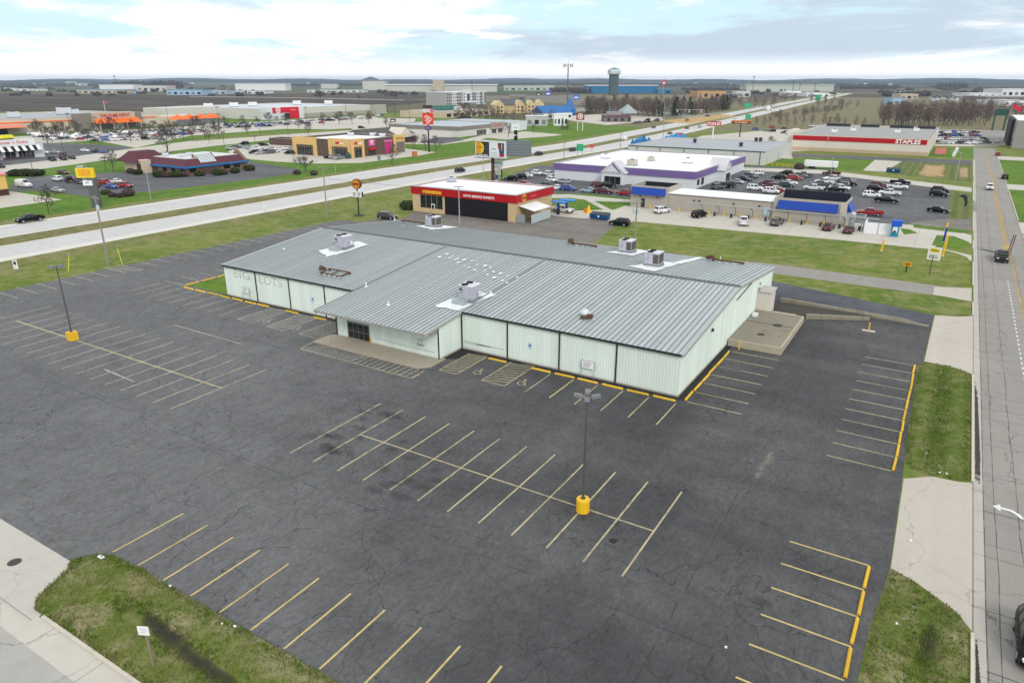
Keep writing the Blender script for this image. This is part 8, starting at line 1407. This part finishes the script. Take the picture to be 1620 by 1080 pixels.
d = Vector((-b[0], -b[1], 0)).normalized(); Xt = Vector((-d.y, d.x, 0)); th = R(28); dd = Matrix.Rotation(th, 3, 'Z') @ d; text('Peru', Vector(b + ((zn + zm) / 2 + .6,)) + dd * (R1 + .15), Vector((-dd.y, dd.x, 0)), 11, M('tank_letter', (.35, .40, .45), .6, 0), tk, height=4.6, wrap=R1, extrude=.1); dd = Matrix.Rotation(R(-42), 3, 'Z') @ d; m = MB(); Xd = Vector((-dd.y, dd.x, 0)); c0 = Vector(b + ((zn + zm) / 2 + .6,)) + dd * (R1 + .5); m.add([c0 + Xd * p + Vector((0, 0, q)) for p, q in ((-5, -1.6), (-1, -.6), (4, 1.6), (1, 1.5), (-3, .2))], [(0, 1, 2, 3, 4)]); m.build('tank_mark', M('tank_mark', (.05, .12, .14), .6, 0), tk)
for u, v, vt, lb in ((183, 134, 119, 'dark mast on the left horizon above the white hall'), (1190, 150, 120, 'slim mast on the right horizon by the long pale plant'), (1253, 150, 128, 'short dark mast right of the slim one on the right horizon'), (1264, 150, 132, 'reddish mast before the long pale plant'), (1288, 148, 131, 'thin mast at the right end of the long pale plant'), (747, 146, 128, 'thin mast above the plant behind the white hotel')):
    b = P(u, v); k = Vector((b[0], b[1], 0)).dot(_f) / FPX; r = thing('mast', lb, 'mast', b + (0,)); MB().tube(b + (0,), b + (Zat(b, vt),), k * .5, k * .35, 6).build('pole', M('mast_dark', (.07, .07, .08), .7, .1) if 'redd' not in lb else M('mast_red', (.4, .08, .08), .6, .1), r)
    MB().box(b[0] - k * .9, b[0] + k * .9, b[1] - k, b[1] + k, Zat(b, vt + 2.5), Zat(b, vt + 1)).build('top_box', M('mast_dark', (.07, .07, .08), .7, .1), r)
b = P(167, 178); r = thing('flag_pole', 'white flag pole with a red flag above the orange store entry', 'flag pole', b + (0,)); k = .28; h = Zat(b, 160); MB().tube(b + (0,), b + (h,), k, k * .7, 6).build('pole', WHITE, r); MB().add([b + (h,), (b[0], b[1] + 4, h - .6), (b[0], b[1] + 4, h - 2.6), b + (h - 2,)], [(0, 1, 2, 3)]).build('flag', M('flag_red', (.5, .12, .14), .8, .2, .5), r)
# ------------------------------------------------------------------ trees
BARK = M('bark', (.085, .07, .06), .9, .25, 2); TWIG = M('twigs', (.105, .085, .075), .9, .25, 1.5, rnd=.35); TWR = M('reddish_twigs', (.165, .125, .108), .9, .25, 1.5, rnd=.35)
def bare_tree(seed, h, spread=.5, levels=3, twig=TWIG, rmin=.03, low=.2):
    """a leader with branches all the way up, each forking into finer and finer twigs"""
    rr = random.Random(seed); tr = MB(); cr = MB(); V = Vector
    def branch(p, d, L, rad, lv):
        pts = [p]; dd = d
        for k in range(3 if lv < levels else 2):
            dd = (dd + V((rr.uniform(-.22, .22), rr.uniform(-.22, .22), rr.uniform(-.03, .16)))).normalized(); pts.append(pts[-1] + dd * (L / (3 if lv < levels else 2)))
        n = len(pts) - 1
        for k in range(n): cr.tube(pts[k], pts[k + 1], max(rmin, rad * (1 - .8 * k / n)), max(rmin * .7, rad * (1 - .8 * (k + 1) / n)), 4 if lv == 1 else 3, 0, False)
        if lv >= levels + 1: return
        for k in range(rr.choice((4, 5))):
            f = rr.uniform(.3, 1.0) * n; a = min(int(f), n - 1); q = pts[a] + (pts[a + 1] - pts[a]) * (f - a); ax = V((rr.uniform(-1, 1), rr.uniform(-1, 1), rr.uniform(-.4, .9))); nd = (dd * .8 + ax.normalized() * .75).normalized(); branch(q, nd, L * rr.uniform(.38, .62), rad * .5, lv + 1)
    p = V((0, 0, -.1)); r0 = h * .019; N_ = 9; pts = [p]
    for k in range(N_): pts.append(pts[-1] + V((rr.uniform(-.03, .03) * h, rr.uniform(-.03, .03) * h, h * .86 / N_)) * (1 if k else 1))
    for k in range(N_): tr.tube(pts[k], pts[k + 1], r0 * (1 - .85 * k / N_), r0 * (1 - .85 * (k + 1) / N_), 7, 0, False)
    a = rr.random() * 6
    for k in range(15):
        f = low + (1 - low) * (k + .5) / 15; z = f * N_; i = min(int(z), N_ - 1); q = pts[i] + (pts[i + 1] - pts[i]) * (z - i); a += 2.4 + rr.uniform(-.4, .4); up = .45 + .9 * f; nd = V((math.cos(a), math.sin(a), up)).normalized(); branch(q, nd, h * spread * (1.12 - .8 * f) * rr.uniform(.75, 1.15), r0 * .5 * (1.15 - .8 * f), 1)
    return tr, cr
def conifer(seed, h, rad):
    rr = random.Random(seed); tr = MB(); cr = MB(); tr.tube((0, 0, -.1), (0, 0, h * .97), h * .02, .03, 7)
    for i in range(900):
        z = h * (.10 + .9 * rr.random() ** 1.25); rmax = rad * (1 - z / h) ** .8 * (.8 + .35 * math.sin(z * 3.1 + seed)); a = rr.uniform(0, 6.283); q = rmax * rr.random() ** .4; s = rr.uniform(.25, .5) * h / 12; c0 = Vector((q * math.cos(a), q * math.sin(a), z - q * .18)); o = Vector((math.cos(a), math.sin(a), rr.uniform(-.5, .1))); sd = Vector((-math.sin(a), math.cos(a), rr.uniform(-.4, .4)))
        cr.add([c0 - o * s * .6 - sd * s * .4, c0 - o * s * .5 + sd * s * .5, c0 + o * s * 1.1 + sd * s * .1], [(0, 1, 2)])
    return tr, cr
def shrub(seed, w, h):
    rr = random.Random(seed); tr = MB(); cr = MB()
    for i in range(7): a = i * .9; tr.tube((0, 0, 0), (w * .3 * math.cos(a), w * .3 * math.sin(a), h * .6), .05, .02, 4)
    for i in range(700):
        v = Vector((rr.gauss(0, 1), rr.gauss(0, 1), rr.gauss(0, 1))).normalized() * rr.uniform(.55, 1.0) ** .5; c0 = Vector((v.x * w / 2, v.y * w / 2, h * .45 + v.z * h * .5)); 
        if c0.z < .02: continue
        s = rr.uniform(.08, .2) * max(w, h) * .6; a = Vector((rr.uniform(-1, 1), rr.uniform(-1, 1), rr.uniform(-1, 1))).normalized(); e = a.cross(v).normalized(); cr.add([c0 - e * s, c0 + e * s, c0 + a * s * 1.3], [(0, 1, 2)])
    return tr, cr
EVG = M('evergreen', (.026, .062, .026), .9, .4, 1.2, rnd=.5); HEDGE = M('hedge_leaf', (.035, .05, .012), .9, .4, 3, rnd=.4); DRYB = M('dry_shrub', (.085, .062, .052), .9, .35, 3, rnd=.4); OLV = M('budding_leaf', (.085, .085, .03), .9, .3, 2)
def proto(kind, parts, trunkm, crownm):
    o = thing(kind, '', ''); parts[0].build('trunk', trunkm, o, False); parts[1].build('crown', crownm, o, False); o.location = (0, -3000, 0); return [o, False]
T_B = [proto('bare_tree', bare_tree(s, 10, sp), BARK, TWIG) for s, sp in ((1, .48), (2, .4), (3, .56))]
T_R = [proto('bare_tree', bare_tree(s, 10, sp, 2, TWR, .055, .12), BARK, TWR) for s, sp in ((11, .34), (12, .28), (13, .38), (14, .32))]
T_E = [proto('evergreen_tree', conifer(s, 12, 2.9), BARK, EVG) for s in (4, 5)]
T_H = [proto('hedge_shrub', shrub(6, 2, 1.4), BARK, HEDGE)]; T_D = [proto('dry_shrub', shrub(7, 2, 1.6), BARK, DRYB)]
_tr = random.Random(77)
def plant(T, xy, h, label, cat, group=None, w=1.0, base=10.0):
    p = _tr.choice(T); o = p[0] if not p[1] else clone(p[0]); p[1] = True; s = h / base; o.location = (xy[0], xy[1], 0); o.scale = (s * w, s * w, s); o.rotation_euler = (0, 0, _tr.uniform(0, 6.28)); tag(o, label, cat, group)
    if not group and 'group' in o: del o['group']
for u, v, vt, w, lb in ((78, 339, 292, .9, 'bare young tree on the lawn by the highway at the left'), (180, 272, 238, 1.1, 'bare spreading tree behind the yellow pylon sign'), (267, 243, 199, 1.5, 'big bare tree with a wide crown behind the maroon restaurant'), (484, 272, 248, 1.7, 'low bare spreading tree in shrubs right of the maroon restaurant'), (621, 261, 229, 1.3, 'bare tree on the lawn before the yellow and brown shops'), (655, 236, 214, 1.2, 'bare tree left of the orange pylon post'), (673, 239, 213, 1.0, 'bare tree touching the orange pylon post'), (690, 240, 215, 1.1, 'bare tree right of the orange pylon post'), (804, 218, 194, 1.1, 'bare tree left of the slim black pylon'), (844, 212, 196, .9, 'small bare tree on the lawn right of the slim black pylon'), (76, 231, 212, .9, 'bare tree behind the white striped diner'), (207, 227, 206, .9, 'bare tree at the edge of the orange store lot'), (392, 215, 196, .9, 'bare tree on the lawn strip before the red fronted store'), (331, 226, 207, .8, 'thin bare tree left of the yellow shops drive'), (488, 214, 194, 1.0, 'bare tree on the lawn strip left of the yellow shops'), (612, 205, 186, 1.0, 'bare tree behind the yellow shops by the bank'), (438, 194, 184, 1.0, 'small bare tree before the red square front'), (507, 159, 141, 1.9, 'big lone bare tree in the ploughed field'), (568, 159, 150, 1.3, 'small lone tree in the field below the tall pale plant'), (612, 158, 142, 1.5, 'bare tree at the field end left of the white hotel'), (626, 159, 144, 1.4, 'second bare tree at the field end left of the white hotel'), (52, 213, 197, 1.4, 'leftmost budding tree along the cream store wall'), (74, 213, 199, 1.2, 'second budding tree along the cream store wall'), (91, 213, 200, 1.2, 'third budding tree along the cream store wall'), (108, 213, 199, 1.2, 'fourth budding tree along the cream store wall'), (1220, 234, 216, .9, 'bare tree left of the end wall of the red banded store')):
    b = P(u, v); plant(T_B, b, Zat(b, vt), lb, 'tree', None, w)
for u, v, vt, lb in ((305, 186, 170, 'round dark evergreen right of the orange garden canopies'), (890, 205, 186, 'left dark evergreen before the blue roofed restaurant'), (897, 205, 189, 'right dark evergreen before the blue roofed restaurant'), (612, 177, 166, 'small dark evergreen left of the tan office'), (691, 182, 171, 'dark evergreen left of the white hotel')):
    b = P(u, v); plant(T_E, b, Zat(b, vt), lb, 'tree', None, 1.5, 12.0)
hed = [(30, 278, 3), (42, 277.5, 3.6), (54, 278, 3)]
for i, (u, v, w) in enumerate(hed): plant(T_H, P(u, v), 2.2, '%s dark clipped hedge shrub left of the white van' % ordinal(i), 'shrub', 'dark hedge shrubs left of the van', 2.2, 1.4)
row = [(207, 274), (218, 276), (252, 280), (262, 280.5), (272, 280), (282, 280), (292, 279.5), (316, 278.5), (345, 277), (354, 276), (372, 274), (395, 270)]
for i, (u, v) in enumerate(row): plant(T_H if i % 3 else T_D, P(u, v), 1.5 + .3 * (i % 3), '%s shrub from the left along the maroon restaurant wall' % ordinal(i), 'shrub', 'shrubs along the restaurant wall', 1.3, 1.4)
for u, v, h, T, lb in ((168, 308, 1.4, T_H, 'dark green shrub right of the yellow pylon base'), (178, 311.5, 1.3, T_D, 'brown shrub below the dark green one by the yellow pylon'), (190, 312.5, 1.3, T_D, 'brown shrub in the middle of the pylon planting'), (204, 310, 2.0, T_D, 'big rounded brown shrub by the restaurant entrance drive'), (470, 276, 1.6, T_D, 'brown shrub left under the low spreading tree'), (497, 277, 1.6, T_D, 'brown shrub right under the low spreading tree'), (646, 331, 2.2, T_H, 'dark green shrub at the left corner of the red auto shop'), (1264, 268, 2.2, T_D, 'dry shrub at the right end of the yellow rail fence'), (735, 195, 6, T_D, 'tall brown thicket before the white hotel trees')):
    plant(T, P(u, v), h, lb, 'shrub', None, 1.3, 1.4 if T is T_H else 1.6)
# trees about the hotels, the wood by the highway, the long bare row
for i, (u, v) in enumerate(((726, 194), (735, 190), (744, 193), (752, 195), (760, 189), (770, 194), (779, 192), (786, 195), (789, 186), (800, 196), (812, 195), (829, 188), (840, 195), (848, 188), (856, 194), (871, 193))):
    b = P(u, v); plant(T_R, b, 12.5 if u < 780 else 10, '%s from the left of the bare reddish trees about the two hotels' % ordinal(i), 'tree', 'bare trees about the hotels', 1.5)
for i in range(26): u = 60 + 11.5 * i + _tr.uniform(-4, 4); plant(T_B, P(u, _tr.choice((213.5, 218, 222, 226)) - .022 * u + 1), _tr.uniform(6, 9.5), '%s from the left of the small bare trees in the orange store lot' % ordinal(i), 'tree', 'small bare trees in the orange store lot', 1.1)
for i in range(12): u = 340 + 22 * i + _tr.uniform(-5, 5); plant(T_B, P(u, 201 - .02 * (u - 340) + _tr.choice((0, 8))), _tr.uniform(6, 9.5), '%s from the left of the small bare trees in the red fronted store lot' % ordinal(i), 'tree', 'small bare trees in the red store lot', 1.1)
for i in range(150):
    f = _tr.random(); u = 928 + 228 * f; vb = 186 - 12 * abs(f - .45) - (0 if f < .8 else 7 * (f - .8) * 5); v = vb - _tr.random() ** 1.3 * (14 if f < .8 else 8); b = P(u, v)
    if _tr.random() < (.42 if u > 1035 else .12): plant(T_E, b, _tr.uniform(11, 16), 'dark green evergreen standing in the wood beyond the highway', 'tree', 'evergreens in the wood beyond the highway', 1.9, 12.0)
    else: plant(T_R, b, _tr.uniform(11, 16), 'bare grey brown tree standing in the wood beyond the highway', 'tree', 'bare trees in the wood beyond the highway', 1.35)
for i in range(95):
    u = 1388 + 240 * _tr.random() ** .9; v = 199 - 12 * _tr.random() ** 1.5; b = P(u, v)
    if u > 1570 and v > 190: continue
    plant(T_R, b, _tr.uniform(11, 17), 'bare brown tree in the long row behind the crowded lot', 'tree', 'bare trees in the long row behind the lots', 1.1)
FAR = []
for i in range(40):
    f = _tr.random(); u = 1225 + 110 * f; v = 187 - 14 * f + _tr.uniform(-2, 3); FAR.append((P(u, v), _tr.uniform(5, 8), 1.6))
for i in range(75):
    u = 1385 + 250 * _tr.random(); v = 186 - 12 * _tr.random(); FAR.append((P(u, v), _tr.uniform(9, 14), 1.25))
for i in range(55):
    f = _tr.random(); u = 1160 + 200 * f; FAR.append((P(u, 158 + 14 * _tr.random() if u > 1290 or u < 1230 else 156 + 5 * _tr.random()), _tr.uniform(7, 12), 1.4))
for i in range(14): plant(T_R, P(1195 + 13 * i + _tr.uniform(-4, 4), 200 + _tr.uniform(-3, 3)), _tr.uniform(6, 10), 'small bare tree on the meadow behind the red banded store', 'tree', 'small bare trees on the meadow', 1.2)
m = MB(); src = []
for p in T_R[:2]: src.append([([tuple(v.co) for v in ch.data.vertices], [tuple(f.vertices) for f in ch.data.polygons]) for ch in p[0].children])
for i, (xy, h, w) in enumerate(FAR):
    s_ = h / 10; a = i * 1.7; ca, sa = math.cos(a) * s_ * w, math.sin(a) * s_ * w
    for vs, fs in src[i % 2]: m.add([(xy[0] + x * ca - y * sa, xy[1] + x * sa + y * ca, z * s_) for x, y, z in vs], fs)
tag(m.build('distant_thicket', TWR), kind='stuff')
# distant woods: clumps of many small leaf sized faces
DW = M('distant_wood', (.060, .052, .045), .95, .3, .02); DWG = M('distant_wood_green', (.05, .055, .042), .95, .3, .02)
def wood(name, runs, mat, seed):
    rr = random.Random(seed); m = MB()
    for u0, u1, v, h in runs:
        a, b = P(u0, v), P(u1, v); n = max(3, int((u1 - u0) / 1.6))
        for i in range(n):
            f = (i + rr.random()) / n; dp = rr.random() ** 1.5 * .05; x, y = (a[0] + (b[0] - a[0]) * f) * (1 + dp), (a[1] + (b[1] - a[1]) * f) * (1 + dp); k = math.hypot(x, y) / 1150; w = rr.uniform(1.2, 2.6) * k; hh = h * rr.uniform(.65, 1.15); m.lathe((x, y, 0), [(w * .7, 0), (w, hh * .35), (w * .85, hh * .7), (w * .3, hh)], 6)
    return tag(m.build(name, mat), kind='stuff')
wood('distant_wood', [(180, 290, 139.5, 24), (186, 286, 137, 27), (280, 290, 139, 18)], DW, 1)
runs = []; rr = random.Random(5)
for v, h in ((129.6, 14), (130.4, 13), (131.4, 12), (132.6, 12), (134, 11), (136, 9)):
    u = -20
    while u < 1640:
        L = rr.uniform(30, 160)
        if rr.random() < .62: runs.append((u, min(1650, u + L), v + rr.uniform(-.3, .3), h * rr.uniform(.7, 1.3)))
        u += L
wood('distant_wood', runs, DWG, 2); wood('distant_wood', [(1482, 1530, 139, 20), (1190, 1232, 135, 16), (1330, 1420, 141, 12), (870, 925, 146, 12), (905, 935, 148, 14), (0, 60, 141, 9), (1080, 1180, 143, 8), (1395, 1470, 153, 9)], DW, 3)
runs = []
for i in range(190): u = rr.choice((rr.uniform(0, 460), rr.uniform(1380, 1620), rr.uniform(1080, 1320), rr.uniform(460, 700))); v = rr.uniform(135, 153); runs.append((u, u + rr.uniform(4, 14), v, rr.uniform(4, 8)))
wood('distant_hedge', runs, DW, 4)
m = MB(); rr = random.Random(9); n = 260
for band_, (dist, hh) in enumerate(((9500, 46), (12500, 62))):
    vs = []; 
    for i in range(n + 1):
        a = R(-12) - R(90) + R(130) * 0; th = R(75) + (R(150) - R(75)) * i / n; th = R(168) - R(116) * i / n; h = hh * (.72 + .16 * math.sin(i * .11 + band_ * 2) + .12 * math.sin(i * .37 + 1) + rr.uniform(-.05, .05)); x, y = math.cos(th), math.sin(th)
        vs += [(x * dist, y * dist, -1), (x * dist, y * dist, h), (x * (dist + 900), y * (dist + 900), h * .7), (x * (dist + 900), y * (dist + 900), -1)]
    m.add(vs, [(4 * i + k, 4 * i + 4 + k, 4 * i + 5 + k, 4 * i + 1 + k) for i in range(n) for k in range(3)])
tag(m.build('distant_hills', DWG), kind='structure')
b = P(587, 131.5); k = math.hypot(*b) / 1150; m = MB(); m.lathe(b + (0,), [(34 * k, 0), (15 * k, Zat(b, 126.5)), (5 * k, Zat(b, 123)), (1.5 * k, Zat(b, 121.6))], 14); tag(m.build('hill', DWG), kind='structure')
# ------------------------------------------------------------------ haze
def add_haze(density):
    mt = bpy.data.materials.new('haze'); mt.use_nodes = True; t_ = mt.node_tree; t_.nodes.clear(); o = t_.nodes.new('ShaderNodeOutputMaterial'); v = t_.nodes.new('ShaderNodeVolumePrincipled'); v.inputs['Color'].default_value = (.62, .78, 1, 1); v.inputs['Density'].default_value = density; t_.links.new(v.outputs[0], o.inputs['Volume'])
    tag(MB().box(-16000, 16000, -300, 16000, -2.5, 96).build('haze', mt), kind='stuff')
add_haze(0.00006)
# unused prototypes are not left lying about
for T in (T_B, T_R, T_E, T_H, T_D):
    for p in T:
        if not p[1]:
            for c_ in list(p[0].children): bpy.data.objects.remove(c_)
            bpy.data.objects.remove(p[0])
